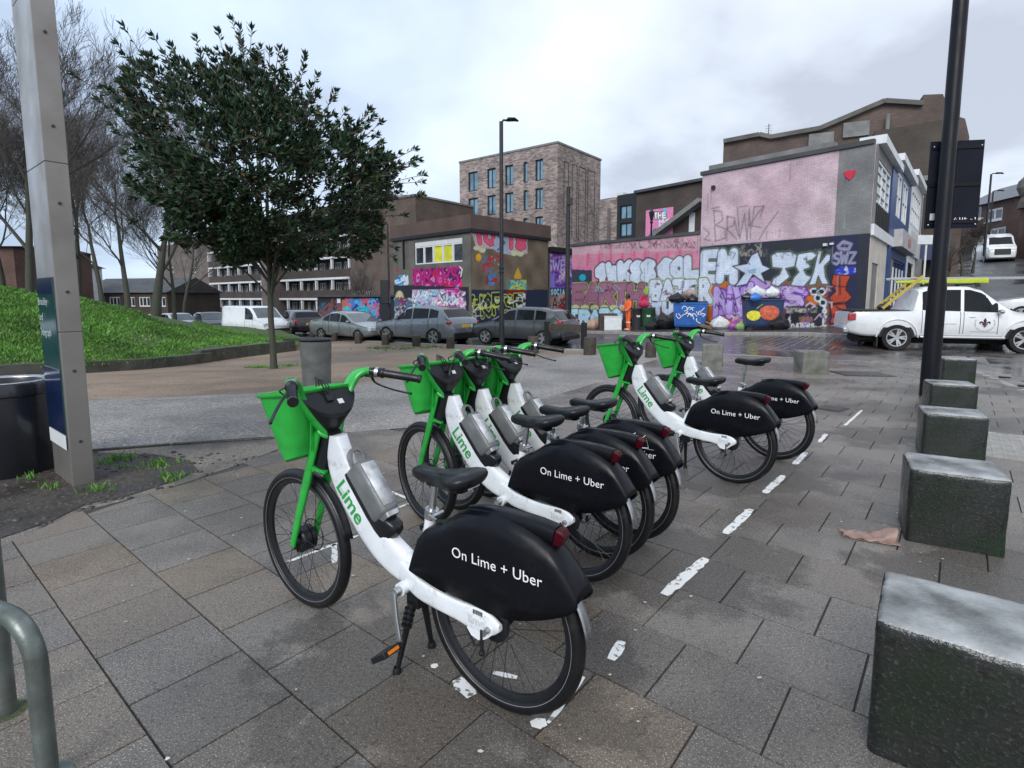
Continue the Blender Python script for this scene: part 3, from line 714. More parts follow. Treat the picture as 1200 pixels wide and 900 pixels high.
bikes = [
 (-.042, 1.808, 145.2, -1, 0, 'nearest green and white hire bike, in front of all the others at the lower left', -.8),
 (.306, 2.701, 141.2, -9, .0, 'hire bike just behind the nearest one, first in the row of three packed together', -.2),
 (.473, 2.946, 142, -4, .0, 'middle hire bike of the three packed tightly together, its writing hidden by the neighbour', 0),
 (.674, 3.18, 141.4, -3, .0, 'farthest of the three tightly packed hire bikes, white scribbled tag on its black rear skirt', 0),
 (1.721, 4.192, 137.5, -6, -.012, 'hire bike standing apart to the right of the packed three, full side view, low saddle', -.1),
 (2.354, 4.832, 133.7, -5, .075, 'farthest hire bike on the right, its saddle raised high on a long silver post', -.2)]
for i, (x, y, h, st, sad, lab, lean) in enumerate(bikes):
    o = proto if i == 0 else copy_tree(proto)
    o.location = (x, y, .006); o.rotation_euler = (R(lean), 0, R(h))
    tag(o, lab, 'bicycle', 'green and white hire bikes with black rear skirts')
    for ch in o.children:
        if abs(ch.location.x-.99) < 1e-4 and ch.location.z == 0: ch.rotation_euler.z = R(st)
        nm = ch.name.split('.')[0]
        if sad and nm in ('saddle', 'seat_post'):
            ch.location = (-sad*.165, 0, sad)
    if i == 3:
        fo = [c for c in o.children if c.name.startswith('rear_fairing')][0]
        tg = MB()
        for P in ([(.05, .60), (-.06, .66), (-.04, .58), (-.12, .655), (-.14, .585), (-.03, .575)], [(.07, .58), (-.17, .578)], [(.11, .64), (.10, .59), (.02, .63)]):
            tg.tube([(a-.03, .0735, b+.02) for a, b in P], (.0022, .0006), 4, up=(0, 1, 0))
        tg.build('scribbled_tag', m_wtxt, fo)
# ================================================================ WALL PAINTING TOOLS
def lin(r, g, b):
    f = lambda c: (c/255/12.92) if c/255 <= .04045 else ((c/255+.055)/1.055)**2.4
    return (f(r), f(g), f(b))
FONT = {
 'A': [[(.05, 0), (.5, 1), (.95, 0)], [(.25, .35), (.75, .35)]], 'B': [[(.1, 0), (.1, 1), (.7, 1), (.85, .78), (.6, .52), (.1, .52)], [(.6, .52), (.92, .28), (.7, 0), (.1, 0)]],
 'C': [[(.9, .85), (.5, 1), (.12, .65), (.12, .35), (.5, 0), (.9, .15)]], 'D': [[(.1, 0), (.1, 1), (.6, .95), (.92, .5), (.6, .05), (.1, 0)]],
 'E': [[(.9, 1), (.1, 1), (.1, 0), (.9, 0)], [(.1, .5), (.75, .5)]], 'F': [[(.9, 1), (.1, 1), (.1, 0)], [(.1, .5), (.75, .5)]],
 'G': [[(.9, .85), (.5, 1), (.1, .6), (.15, .25), (.5, 0), (.9, .15), (.9, .48), (.55, .48)]], 'H': [[(.1, 0), (.1, 1)], [(.9, 0), (.9, 1)], [(.1, .5), (.9, .5)]],
 'I': [[(.5, 0), (.5, 1)]], 'K': [[(.1, 0), (.1, 1)], [(.9, 1), (.15, .5), (.9, 0)]], 'L': [[(.15, 1), (.15, 0), (.9, .08)]],
 'M': [[(.02, 0), (.12, 1), (.5, .35), (.88, 1), (.98, 0)]], 'N': [[(.1, 0), (.1, 1), (.9, 0), (.9, 1)]], 'O': [[(.5, 1), (.1, .7), (.1, .3), (.5, 0), (.9, .3), (.9, .7), (.5, 1)]],
 'P': [[(.1, 0), (.1, 1), (.7, 1), (.9, .75), (.6, .45), (.1, .45)]], 'R': [[(.1, 0), (.1, 1), (.7, 1), (.88, .75), (.6, .5), (.1, .5)], [(.5, .5), (.95, 0)]],
 'S': [[(.88, .88), (.5, 1), (.12, .8), (.25, .55), (.75, .45), (.88, .2), (.5, 0), (.1, .12)]], 'T': [[(.02, 1), (.98, 1)], [(.5, 1), (.5, 0)]],
 'U': [[(.1, 1), (.1, .3), (.5, 0), (.9, .3), (.9, 1)]], 'V': [[(.05, 1), (.5, 0), (.95, 1)]], 'W': [[(.0, 1), (.22, 0), (.5, .7), (.78, 0), (1, 1)]],
 'X': [[(.05, 0), (.95, 1)], [(.05, 1), (.95, 0)]], 'Y': [[(.05, 1), (.5, .5), (.95, 1)], [(.5, .5), (.5, 0)]], 'Z': [[(.1, 1), (.9, 1), (.1, 0), (.95, 0)]],
 '4': [[(.7, 0), (.7, 1), (.1, .35), (.95, .35)]], '9': [[(.85, .6), (.5, .5), (.15, .7), (.5, 1), (.85, .8), (.8, .3), (.4, 0)]], 'Q': [[(.5, 1), (.1, .7), (.1, .4), (.5, .3), (.9, .5), (.9, .8), (.5, 1)], [(.5, .3), (.5, 0)]],
 'h': [[(.15, 1), (.15, 0)], [(.15, .45), (.5, .6), (.85, .4), (.85, 0)]],
}
class Canvas:
    def __init__(s, P, d, s0, s1, z0, z1, res=.03, base=(.3, .3, .3), off=.012):
        s.P, s.d = P, d; s.nx = int((s1-s0)/res)+1; s.nz = int((z1-z0)/res)+1
        s.xs = np.linspace(s0, s1, s.nx); s.zs = np.linspace(z0, z1, s.nz)
        s.c = np.tile(np.array(base, float), (s.nz, s.nx, 1)); s.off = off; s.res = res
        s.mask = np.ones((s.nz, s.nx), bool)
    def px(s, x, y): return onplane(x, y, s.P, s.d)
    def _win(s, x0, x1, z0, z1):
        i0, i1 = np.searchsorted(s.xs, [x0, x1]); j0, j1 = np.searchsorted(s.zs, [z0, z1]); return max(i0-1, 0), min(i1+1, s.nx), max(j0-1, 0), min(j1+1, s.nz)
    def stroke(s, pts, r, c, a=1.0, soft=None, wob=0):
        soft = soft or s.res*1.0
        P = np.array(pts, float); x0, z0 = P.min(0)-r-soft-wob; x1, z1 = P.max(0)+r+soft+wob
        i0, i1, j0, j1 = s._win(x0, x1, z0, z1)
        if i1 <= i0 or j1 <= j0: return
        X, Z = np.meshgrid(s.xs[i0:i1], s.zs[j0:j1]); dm = np.full(X.shape, 1e9)
        for (ax, az), (bx_, bz) in zip(P[:-1], P[1:]):
            dx, dz = bx_-ax, bz-az; L2 = dx*dx+dz*dz+1e-9
            t = np.clip(((X-ax)*dx+(Z-az)*dz)/L2, 0, 1); dm = np.minimum(dm, np.hypot(X-ax-t*dx, Z-az-t*dz))
        if wob: dm = dm + wob*(np.sin(X*9+Z*5)+np.sin(Z*11-X*4))*.5
        al = np.clip((r-dm)/soft+.5, 0, 1)[..., None]*a
        s.c[j0:j1, i0:i1] = s.c[j0:j1, i0:i1]*(1-al) + np.array(c)*al
    def poly(s, pts, c, a=1.0):
        P = np.array(pts, float); i0, i1, j0, j1 = s._win(P[:, 0].min(), P[:, 0].max(), P[:, 1].min(), P[:, 1].max())
        if i1 <= i0 or j1 <= j0: return
        X, Z = np.meshgrid(s.xs[i0:i1], s.zs[j0:j1]); ins = np.zeros(X.shape, bool)
        for (ax, az), (bx_, bz) in zip(P, np.roll(P, -1, 0)):
            if az == bz: continue
            ins ^= ((az > Z) != (bz > Z)) & (X < (bx_-ax)*(Z-az)/(bz-az)+ax)
        s.c[j0:j1, i0:i1][ins] = s.c[j0:j1, i0:i1][ins]*(1-a) + np.array(c)*a
    def ppoly(s, pts, c, a=1.0): s.poly([s.px(*p) for p in pts], c, a)
    def pstroke(s, pts, rpx, c, a=1.0, soft=None, wob=0):
        q = [s.px(*p) for p in pts]; sc_ = abs(s.px(pts[0][0], pts[0][1]+1)[1]-q[0][1]); s.stroke(q, rpx*sc_, c, a, soft, wob)
    def ellipse(s, x, y, rx, ry, c, a=1.0): s.ppoly([(x+rx*math.cos(t*PI/12), y+ry*math.sin(t*PI/12)) for t in range(24)], c, a)
    def letters(s, txt, quad, rpx, fill, outl, opx=1.2, extra=None, jit=.05, seed=1, gap=.12, glow=None, gpx=2.0, top=None):
        """quad: photo pixels TL, TR, BR, BL"""
        r_ = random.Random(seed); n = len(txt); TL, TR, BR, BL = quad; al = []
        for i, ch in enumerate(txt):
            if ch == ' ': continue
            jy = r_.uniform(-jit, jit); js = r_.uniform(-jit, jit)
            for st in FONT[ch]:
                q = []
                for (u, v) in st:
                    uu = (i + gap/2 + u*(1-gap) + js)/n; vv = v + jy
                    x = (TL[0]*(1-uu)+TR[0]*uu)*vv + (BL[0]*(1-uu)+BR[0]*uu)*(1-vv); y = (TL[1]*(1-uu)+TR[1]*uu)*vv + (BL[1]*(1-uu)+BR[1]*uu)*(1-vv)
                    q.append(s.px(x, y))
                al.append((i, q))
        k = abs(s.px(TL[0], TL[1]+1)[1]-s.px(*TL)[1])
        if glow is not None:
            for i, q in al: s.stroke(q, (rpx+opx+gpx)*k, glow)
        for L_ in range(n):
            for i, q in al:
                if i == L_: s.stroke(q, (rpx+opx)*k, outl)
            for i, q in al:
                if i == L_:
                    s.stroke(q, rpx*k, fill)
            acc = random.Random(seed*31+L_); fc_ = np.array(fill)
            for i, q in al:
                if i == L_ and rpx > 1.5:
                    for a_, b_ in zip(q[:-1], q[1:]):
                        if acc.random() < .6:
                            t0 = acc.uniform(0, .6); t1 = t0+acc.uniform(.2, .4); o1, o2 = acc.uniform(-.5, .5)*rpx*k, acc.uniform(-.5, .5)*rpx*k
                            s.stroke([(a_[0]+(b_[0]-a_[0])*t0+o1, a_[1]+(b_[1]-a_[1])*t0+o2), (a_[0]+(b_[0]-a_[0])*t1+o1*.4, a_[1]+(b_[1]-a_[1])*t1+o2)], .28*k, fc_*acc.choice([.35, .6, .75, 1.25]), .8)
            if top is not None:
                for i, q in al:
                    if i == L_: s.stroke([(a, b+rpx*k*.35) for a, b in q], rpx*k*.35, top, .7)
    def noise(s, amt=.15, seed=0, scale=.5):
        r_ = np.random.RandomState(seed); k = np.ones((s.nz, s.nx))
        X, Z = np.meshgrid(s.xs, s.zs)
        for _ in range(14):
            f = r_.uniform(.6, 5, 2)/scale*.5; p = r_.uniform(0, 6, 2); k += amt*.22*np.sin(X*f[0]+p[0])*np.sin(Z*f[1]+p[1])
        k += r_.normal(0, amt*.35, k.shape)
        s.c *= np.clip(k, .3, 1.7)[..., None]
    def drip(s, n, seed, cols, lmin=.2, lmax=1.2):
        r_ = random.Random(seed)
        for _ in range(n):
            x = r_.uniform(s.xs[0], s.xs[-1]); z = r_.uniform(s.zs[0]+.5, s.zs[-1]); s.stroke([(x, z), (x+r_.uniform(-.02, .02), z-r_.uniform(lmin, lmax))], .018, r_.choice(cols), .5)
    def scribble(s, x0, y0, x1, y1, n, cols, rpx=.5, seed=0, seg=4):
        r_ = random.Random(seed)
        for _ in range(n):
            x, y = r_.uniform(x0, x1), r_.uniform(y0, y1); q = []
            for k in range(seg+1): q.append((min(x1, max(x0, x+k*r_.uniform(.5, 3)+r_.uniform(-2, 2))), min(y1, max(y0, y+r_.uniform(-5, 5)))))
            s.pstroke(q, rpx*r_.uniform(.7, 1.6), r_.choice(cols))
    def build(s, name, m, parent, loc=(0, 0, 0)):
        me = bpy.data.meshes.new(name); nx, nz = s.nx, s.nz
        X, Z = np.meshgrid(s.xs, s.zs); v = np.stack([X, np.full(X.shape, -s.off), Z], -1).reshape(-1, 3)
        a = (np.arange(nz-1)[:, None]*nx + np.arange(nx-1)[None, :])[s.mask[:-1, :-1]].ravel()
        f = np.stack([a, a+1, a+1+nx, a+nx], 1)
        me.vertices.add(len(v)); me.vertices.foreach_set('co', v.ravel().astype(np.float32))
        me.loops.add(f.size); me.loops.foreach_set('vertex_index', f.ravel().astype(np.int32))
        me.polygons.add(len(f)); me.polygons.foreach_set('loop_start', np.arange(0, f.size, 4, dtype=np.int32)); me.polygons.foreach_set('loop_total', np.full(len(f), 4, np.int32))
        me.update(calc_edges=True)
        gy = s.c.mean(-1, keepdims=True); s.c = gy + (s.c-gy)*1.28
        at = me.color_attributes.new('paint', 'FLOAT_COLOR', 'POINT')
        at.data.foreach_set('color', np.concatenate([np.clip(s.c, 0, 1).reshape(-1, 3), np.ones((nx*nz, 1))], 1).ravel().astype(np.float32))
        me.materials.append(m); o = bpy.data.objects.new(name, me); col.objects.link(o); o.parent = parent; o.location = loc
        return o
WHT = (.72, .76, .80); BLK = (.012, .012, .016)

# ================================================================ BUILDINGS
m_glass = glass_mat('window_glass'); m_glassl = mat('pale_window_glass', (.10, .13, .15), .08, 0, .4, .8, spec=.8)
m_glassb = mat('blue_window_glass', (.13, .24, .32), .08, 0, .4, .8, spec=.8)
m_wframe = mat('white_window_frame', (.62, .64, .65), .5, 0, .08)
m_dframe = mat('dark_metal', (.02, .021, .024), .4, .3, .2)
m_bk_d = brick_mat('dark_brown_brick', (.058, .040, .032), (.040, .029, .024), (.07, .062, .055))
m_bk_g = brick_mat('grey_brown_brick', (.155, .118, .105), (.085, .068, .062), (.17, .15, .14))
m_bk_m = brick_mat('mottled_buff_brick', (.36, .29, .26), (.13, .10, .095), (.24, .215, .20), bw=.45, bh=.15, ms=.012)
m_bk_r = brick_mat('red_brown_brick', (.115, .052, .038), (.075, .036, .028), (.10, .08, .07))
m_bk_o = brick_mat('old_brown_brick', (.125, .085, .065), (.08, .057, .046), (.09, .08, .07))
m_conc = mat('grey_concrete', (.17, .17, .165), .8, 0, .25, 1.5, bump=.2, bscale=30)
m_concd = mat('dirty_render', (.105, .10, .092), .85, 0, .35, .9, bump=.2, bscale=20, detail=8)
m_wpaint = mat('white_painted_panel', (.60, .62, .63), .55, 0, .12, 2)
m_bluep = mat('blue_painted_timber', (.008, .045, .16), .4, 0, .2, 3)
m_roof = mat('roof_felt', (.05, .052, .055), .7, 0, .3, 1)
m_slate = mat('slate', (.085, .095, .115), .45, 0, .25, 3)
m_cream = mat('cream_render', (.50, .46, .40), .7, 0, .15, 2)
m_paint = paint_mat('spray_painted_wall')
class Bld:
    def __init__(s, name, label, cat, P, d, group=None):
        d = Vector(d).normalized(); s.P = (P[0], P[1]); s.d = (d.x, d.y)
        s.o = thing(name, label, cat, (P[0], P[1], 0), math.atan2(d.y, d.x), group)
    def px(s, x, y): return onplane(x, y, s.P, s.d)
    def part(s, name, mb, m, **k): return mb.build(name, m, s.o, **({'smooth': 0} | k))
    def wall(s, x0, x1, z0, z1, holes, m, th=.35, name='wall', y=0, depth=0, side=True):
        mb = MB(); xs = sorted({x0, x1, *[v for h in holes for v in h[:2]]}); zs = sorted({z0, z1, *[v for h in holes for v in h[2:4]]})
        for a, b in zip(xs[:-1], xs[1:]):
            for c, d in zip(zs[:-1], zs[1:]):
                mx_, mz = (a+b)/2, (c+d)/2
                if any(h[0] < mx_ < h[1] and h[2] < mz < h[3] for h in holes): continue
                mb.add([(a, y, c), (b, y, c), (b, y, d), (a, y, d)], [(0, 1, 2, 3)])
        for h in holes:
            a, b, c, d = h[:4]
            mb.add([(a, y, c), (a, y+th, c), (a, y+th, d), (a, y, d), (b, y, c), (b, y+th, c), (b, y+th, d), (b, y, d)], [(0, 1, 2, 3), (4, 7, 6, 5), (0, 4, 5, 1), (3, 2, 6, 7)])
        dp = depth or th
        # back body (set behind the reveals)
        mb.add([(x0, y, z0), (x0, y+dp, z0), (x0, y+dp, z1), (x0, y, z1)], [(0, 1, 2, 3)]); mb.add([(x1, y, z0), (x1, y+dp, z0), (x1, y+dp, z1), (x1, y, z1)], [(3, 2, 1, 0)])
        mb.add([(x0, y, z1), (x1, y, z1), (x1, y+dp, z1), (x0, y+dp, z1)], [(0, 1, 2, 3)]); mb.add([(x0, y+dp, z0), (x1, y+dp, z0), (x1, y+dp, z1), (x0, y+dp, z1)], [(3, 2, 1, 0)])
        return s.part(name, mb, m)
    def window(s, x0, x1, z0, z1, cols=2, rows=1, y=.12, fr=None, gl=None, t=.05, sill=None, split=None):
        fr = fr or m_wframe; gl = gl or m_glass; mb = MB(); h = .06
        for a in (x0+t/2, x1-t/2): mb.box((a, y, (z0+z1)/2), (t, h, z1-z0))
        for a in (z0+t/2, z1-t/2): mb.box(((x0+x1)/2, y, a), (x1-x0-2*t, h, t))
        for i in range(1, cols): mb.box((x0+(x1-x0)*i/cols, y-.004, (z0+z1)/2), (t*.8, h, z1-z0-2*t))
        for i in range(1, rows): mb.box(((x0+x1)/2, y+.003, z0+(z1-z0)*i/rows), (x1-x0-2*t, h*.8, t*.7))
        if split: mb.box(((x0+x1)/2, y+.003, z0+(z1-z0)*split), (x1-x0-2*t, h*.8, t*.7))
        if sill: mb.box(((x0+x1)/2, -.03, z0-.05), (x1-x0+.12, .14, .09))
        w_ = s.part('window', mb, fr)
        g = MB(); g.add([(x0+t/2, y+.02, z0+t/2), (x1-t/2, y+.02, z0+t/2), (x1-t/2, y+.02, z1-t/2), (x0+t/2, y+.02, z1-t/2)], [(0, 1, 2, 3)])
        po = g.build('pane', gl, w_, smooth=0); return w_
    def box(s, name, x0, x1, y0, y1, z0, z1, m, **k):
        mb = MB(); mb.box(((x0+x1)/2, (y0+y1)/2, (z0+z1)/2), (x1-x0, y1-y0, z1-z0)); return s.part(name, mb, m, **k)

# ---- the long painted wall with the pink upper storey (corner shop row)
PW = D(670, 350, 31.1); PWe = D(1015, 350, 20.0)
dW = (Vector((PWe.x-PW.x, PWe.y-PW.y))).normalized(); LW = (PWe-PW).to_2d().length
dS = Vector((math.cos(R(50)), math.sin(R(50))))        # street facade direction, away from the camera
k5 = 3.53; c5 = lambda a, b: (680+a/k5, 200+b/k5)
B8 = Bld('corner_building', 'corner building with faded pink brick upper storey above silver graffiti lettering', 'building', PW, dW)
s_step = B8.px(821, 280)[0]; s_pier = B8.px(977, 280)[0]
zT0 = B8.px(822, 208)[1]; zT1 = B8.px(1012, 168)[1]; zT = (zT0+zT1)/2
zLow = B8.px(815, 275)[1]
zband = B8.px(900, 283)[1]
aS = math.atan2(dS.y, dS.x) - math.atan2(dW.y, dW.x); mb = MB(); mb.prism([(s_step, 0), (LW-.04, 0), (LW-.04+8*math.cos(aS), 8*math.sin(aS)), (s_step, 8)], -3, zT, axis='z')
B8.part('wall', mb, m_conc)
cv = Canvas(B8.P, B8.d, s_step, LW, -1.2, zT-.02, .032, lin(200, 182, 188))
# pink painted brick above, grey pier at the right
cv.poly([(s_pier, zband), (LW, zband), (LW, zT+1), (s_pier, zT+1)], lin(122, 122, 122))
r_ = random.Random(2)
for k in range(26): cv.stroke([(r_.uniform(s_step, s_pier), r_.uniform(zband, zT)) for _ in range(2)], r_.uniform(.15, .5), lin(176, 150, 160), .10, soft=.4)
cv.stroke([(s_step+3.9, zT-2.0), (s_step+3.9, zT-2.6)], .25, lin(120, 108, 115), .4, soft=.4)
cv.stroke([(s_step+5.1, zT-1.9), (s_step+5.3, zT-2.3)], .2, lin(130, 118, 120), .35, soft=.4)
cv.poly([(s_step-.1, -3), (LW+.1, -3), (LW+.1, zband-.0), (s_step-.1, zband+.0)], lin(38, 42, 52))
cv.pstroke([(822, 290), (850, 285), (900, 281), (976, 276)], .5, lin(170, 150, 165), .5)
cv.noise(.16, 1)
# thin spray tag BRWAZ on the pink brick
tg = lin(72, 66, 76)
for P in ([(553, 165), (560, 290)], [(553, 165), (585, 170), (590, 205), (560, 225), (600, 240), (600, 280), (560, 292)], [(610, 190), (606, 290)], [(606, 190), (640, 195), (636, 225), (606, 240), (648, 285)],
          [(650, 150), (660, 280), (680, 180), (690, 285)], [(690, 285), (700, 160), (705, 280)], [(700, 225), (745, 235)], [(720, 150), (710, 240)], [(720, 150), (760, 145), (700, 225)], [(545, 158), (575, 150)], [(760, 150), (745, 190)], [(820, 168), (770, 235), (740, 285)], [(690, 145), (660, 150)], [(510, 235), (535, 260), (515, 285), (540, 290)], [(640, 210), (655, 270)]):
    cv.pstroke([c5(*p) for p in P], .62, tg, .75, soft=.05)
# background colours under the letters
cv.ppoly([c5(*p) for p in [(495, 455), (1040, 455), (1040, 650), (495, 650)]], lin(120, 84, 70))
cv.ppoly([c5(*p) for p in [(630, 470), (720, 440), (820, 470), (830, 640), (560, 650), (540, 560)]], lin(176, 150, 196))
for q in ([(540, 480), (575, 440), (620, 470), (600, 520), (570, 600), (600, 640), (560, 650), (515, 590)], [(920, 505), (950, 488), (1025, 495), (1000, 540), (960, 560)], [(590, 600), (660, 590), (650, 640), (600, 640)]): cv.ppoly([c5(*p) for p in q], lin(186, 112, 62))
for q, c_ in (([(560, 480), (620, 500), (640, 560), (665, 480), (705, 470), (690, 560), (650, 600), (625, 545), (600, 600), (548, 600)], (168, 142, 200)), ([(720, 470), (745, 540), (700, 600), (690, 560)], (140, 96, 178)), ([(830, 475), (930, 480), (950, 510), (880, 560), (830, 570)], (178, 150, 204)), ([(830, 520), (870, 500), (930, 520), (900, 570)], (196, 180, 214))):
    q = [c5(*p) for p in q]; cv.ppoly(q, lin(*c_)); cv.pstroke(q+[q[0]], .75, lin(70, 40, 120))
cv.letters('NV', [c5(555, 488), c5(718, 470), c5(715, 595), c5(550, 600)], 3.4, lin(186, 168, 214), lin(84, 34, 130), 1.1, seed=4)
cv.letters('S', [c5(840, 485), c5(940, 482), c5(930, 560), c5(840, 565)], 3.6, lin(190, 170, 210), lin(84, 50, 130), 1.0, seed=4)
# silver letters A TEK and GOLEM
cv.scribble(865, 285, 892, 300, 16, [lin(150, 146, 140), lin(110, 108, 104)], .5, 3)
cv.letters('EM', [c5(500, 345), c5(648, 335), c5(640, 450), c5(498, 442)], 5.2, lin(200, 210, 224), BLK, 1.0, seed=8, jit=.04, gap=.16, glow=lin(120, 130, 110), gpx=.8, top=lin(216, 222, 232))
st = [(640, 480), (680, 425), (630, 395), (690, 385), (708, 350), (735, 335), (755, 390), (790, 405), (750, 425), (770, 470), (715, 430), (690, 470)]
cv.ppoly([c5(*p) for p in st], lin(196, 206, 222)); cv.pstroke([c5(*p) for p in st+[st[0]]], .7, BLK)
cv.ppoly([c5(*p) for p in [(690, 410), (730, 405), (725, 425), (700, 425)]], lin(150, 170, 190))
for q in ([(790, 352), (810, 338), (870, 335), (900, 350), (895, 395), (850, 405), (868, 440), (830, 470), (820, 480), (790, 470), (800, 445), (825, 430), (835, 405), (795, 400)],
          [(900, 345), (960, 335), (985, 345), (960, 370), (940, 375), (955, 400), (925, 410), (935, 430), (960, 440), (925, 480), (870, 475), (885, 440), (905, 420), (890, 395)],
          [(985, 330), (1000, 335), (990, 385), (1020, 345), (1042, 345), (1035, 370), (1010, 395), (1015, 440), (1030, 470), (1000, 470), (985, 435), (975, 470), (945, 475), (965, 420)]):
    q = [c5(*p) for p in q]; cv.pstroke(q+[q[0]], 1.3, lin(110, 130, 96)); cv.ppoly(q, lin(204, 213, 226)); cv.pstroke(q+[q[0]], .65, BLK)
# BAZER and TU
cv.letters('R', [c5(486, 460), c5(530, 456), c5(540, 540), c5(490, 540)], 3.7, lin(206, 214, 226), BLK, .9, seed=5, jit=.05, gap=.1, glow=lin(190, 205, 170), gpx=1.0)
# pier column: dark blue with tags, red letters
pc = lambda a, b: (840+a/6.667, 260+b/6.667)
cv.ppoly([pc(885, 110), pc(1110, 100), pc(1085, 830), pc(880, 830)], lin(34, 38, 66))
cv.pstroke([pc(950, 190), pc(990, 155), pc(1050, 175), pc(1030, 215), pc(960, 210), pc(950, 190)], 1.8, lin(150, 146, 170), .9)
cv.letters('SWZ', [pc(905, 240), pc(1095, 240), pc(1085, 320), pc(905, 330)], 1.4, lin(150, 150, 172), lin(50, 50, 80), .5, seed=1)
cv.scribble(976, 313, 1002, 322, 20, [lin(200, 205, 225), lin(60, 70, 170)], .8, 5)
for q in ([(910, 410), (1050, 420), (1020, 480), (1010, 530), (1060, 590), (1000, 640), (890, 640), (880, 590), (930, 540), (895, 480)], [(880, 650), (1010, 640), (1020, 680), (970, 730), (1030, 780), (985, 810), (880, 790), (900, 740)]):
    q = [pc(*p) for p in q]; cv.ppoly(q, lin(176, 84, 66)); cv.pstroke(q+[q[0]], .8, lin(34, 14, 20))
for P in ([(960, 430), (965, 570)], [(900, 500), (1030, 510)], [(890, 640), (990, 625), (1040, 635)], [(930, 660), (1000, 700), (940, 760)]): cv.pstroke([pc(*p) for p in P], .7, lin(38, 14, 20))
# dark shutter with white writing, pale strip with writing, vertical tag
cv.ppoly([pc(535, 655), pc(835, 655), pc(835, 830), pc(530, 830)], lin(30, 33, 40))
cv.ppoly([pc(540, 672), pc(790, 668), pc(790, 708), pc(540, 712)], lin(176, 178, 168)); cv.scribble(921.5, 361, 958, 366, 34, [lin(60, 60, 60)], .32, 6, 2)
cv.letters('4', [pc(550, 745), pc(580, 745), pc(580, 790), pc(550, 790)], .5, WHT, WHT, .1, jit=0)
cv.letters('BOATERS', [pc(552, 795), pc(765, 795), pc(765, 828), pc(552, 830)], .5, WHT, WHT, .1, seed=2, jit=.1, gap=.2)
cv.letters('URBO', [pc(645, 745), pc(750, 745), pc(750, 780), pc(645, 785)], .45, lin(150, 116, 88), lin(150, 116, 88), .1, seed=2, gap=.2)
for i, ch in enumerate('BAZEL'): cv.letters(ch, [pc(825, 630+i*38), pc(860, 630+i*38), pc(860, 660+i*38), pc(825, 660+i*38)], .55, WHT, WHT, .1, jit=0)
for (a, b) in ((760, 545), (820, 545), (790, 595), (830, 630)):
    cv.ellipse(*pc(a, b), 4.6, 4.6, lin(196, 214, 220)); cv.ellipse(*pc(a, b), 3.0, 2.8, lin(22, 30, 40))
cv.scribble(832, 336, 975, 384, 60, [lin(60, 30, 80), lin(214, 200, 226), lin(30, 24, 30), lin(120, 80, 150), lin(200, 190, 180)], .45, 21)
cv.scribble(825, 292, 975, 312, 16, [lin(70, 74, 84), lin(90, 96, 90)], .4, 22)
cv.drip(46, 4, [lin(90, 60, 120), lin(160, 160, 170)], .2, .8)
cv.noise(.07, 9)
cv.build('painted_face', m_paint, B8.o)
# roof trim and pier vent
B8.box('parapet', s_step-.08, LW-.06, -.09, .5, zT, zT+.16, m_roof)
B8.box('parapet_cap', s_step+.3, s_pier-.2, -.03, .4, zT+.163, zT+.36, m_conc)
mb = MB(); mb.prism([(-.2, .16), (.0, .2), (.2, .16), (.16, 0), (0, -.17), (-.16, 0)], -.05, -.013)
mb.v = [(x+B8.px(996, 206)[0], y, z+B8.px(996, 206)[1]) for x, y, z in mb.v]
B8.part('alarm_box', mb, mat('red_plastic', (.5, .02, .05), .4), bevel=.01)
mb = MB(); a, b = B8.px(837, 220); mb.box((a, -.08, b), (.13, .14, .16)); B8.part('vent', mb, m_dframe)
mb = MB(); a, b = B8.px(968, 287); mb.box((a, -.08, b), (.12, .14, .10)); mb.box((a+.22, -.06, b+.02), (.12, .1, .07)); B8.part('security_camera', mb, m_wpaint)

# ---- low painted wall to the left of it
B7 = Bld('painted_yard_wall', 'low yard wall with pink top band and mauve graffiti lettering', 'wall', PW, dW)
mb = MB(); mb.box((s_step/2-.01, .25, zLow/2-1.5), (s_step-.02, .5, zLow+3)); B7.part('wall', mb, m_conc)
B7.box('coping', -.1, s_step-.02, -.08, .55, zLow, zLow+.14, m_roof)
cw = Canvas(B7.P, B7.d, 0, s_step-.02, -1.4, zLow-.01, .032, lin(188, 160, 168))
cb = lambda a, b: (680+a/7.06, 270+b/7.06)
cw.noise(.14, 3)
cw.ppoly([cb(-300, 210), cb(1000, 160), cb(1000, 900), cb(-300, 900)], lin(196, 124, 150), .6)
for i in range(10): cw.pstroke([cb(60+i*95, 300), cb(66+i*95, 200-(i % 3)*22)], 1.2, lin(196, 50, 92), .7, soft=.2)
cw.scribble(702, 280, 815, 291, 90, [lin(96, 70, 84), lin(140, 100, 116)], .3, 8, 2)
cw.ppoly([cb(-200, 300), cb(100, 300), cb(100, 440), cb(-200, 460)], lin(196, 130, 160)); cw.ppoly([cb(-120, 320), cb(100, 330), cb(95, 440), cb(-120, 440)], lin(52, 56, 70))
cw.ellipse(*cb(20, 390), 4, 4, lin(70, 160, 190))
cw.ppoly([cb(-300, 430), cb(1100, 400), cb(1100, 900), cb(-300, 900)], lin(84, 72, 70))
cw.letters('QWKSS', [cb(135, 300), cb(610, 260), cb(615, 395), cb(135, 400)], 4.6, lin(202, 211, 224), BLK, .9, seed=3, jit=.05, gap=.05, glow=lin(120, 60, 90), gpx=.8)
cw.letters('GOL', [cb(650, 262), cb(985, 235), cb(985, 372), cb(650, 382)], 5.0, lin(202, 211, 224), BLK, .9, seed=3, jit=.04, gap=.05, glow=lin(120, 130, 110), gpx=.8)
cw.letters('EARTH', [cb(-60, 470), cb(520, 450), cb(510, 610), cb(-70, 610)], 4.0, lin(142, 104, 122), lin(52, 26, 48), .8, seed=7, jit=.07, gap=.0, glow=lin(168, 172, 128), gpx=1.0)
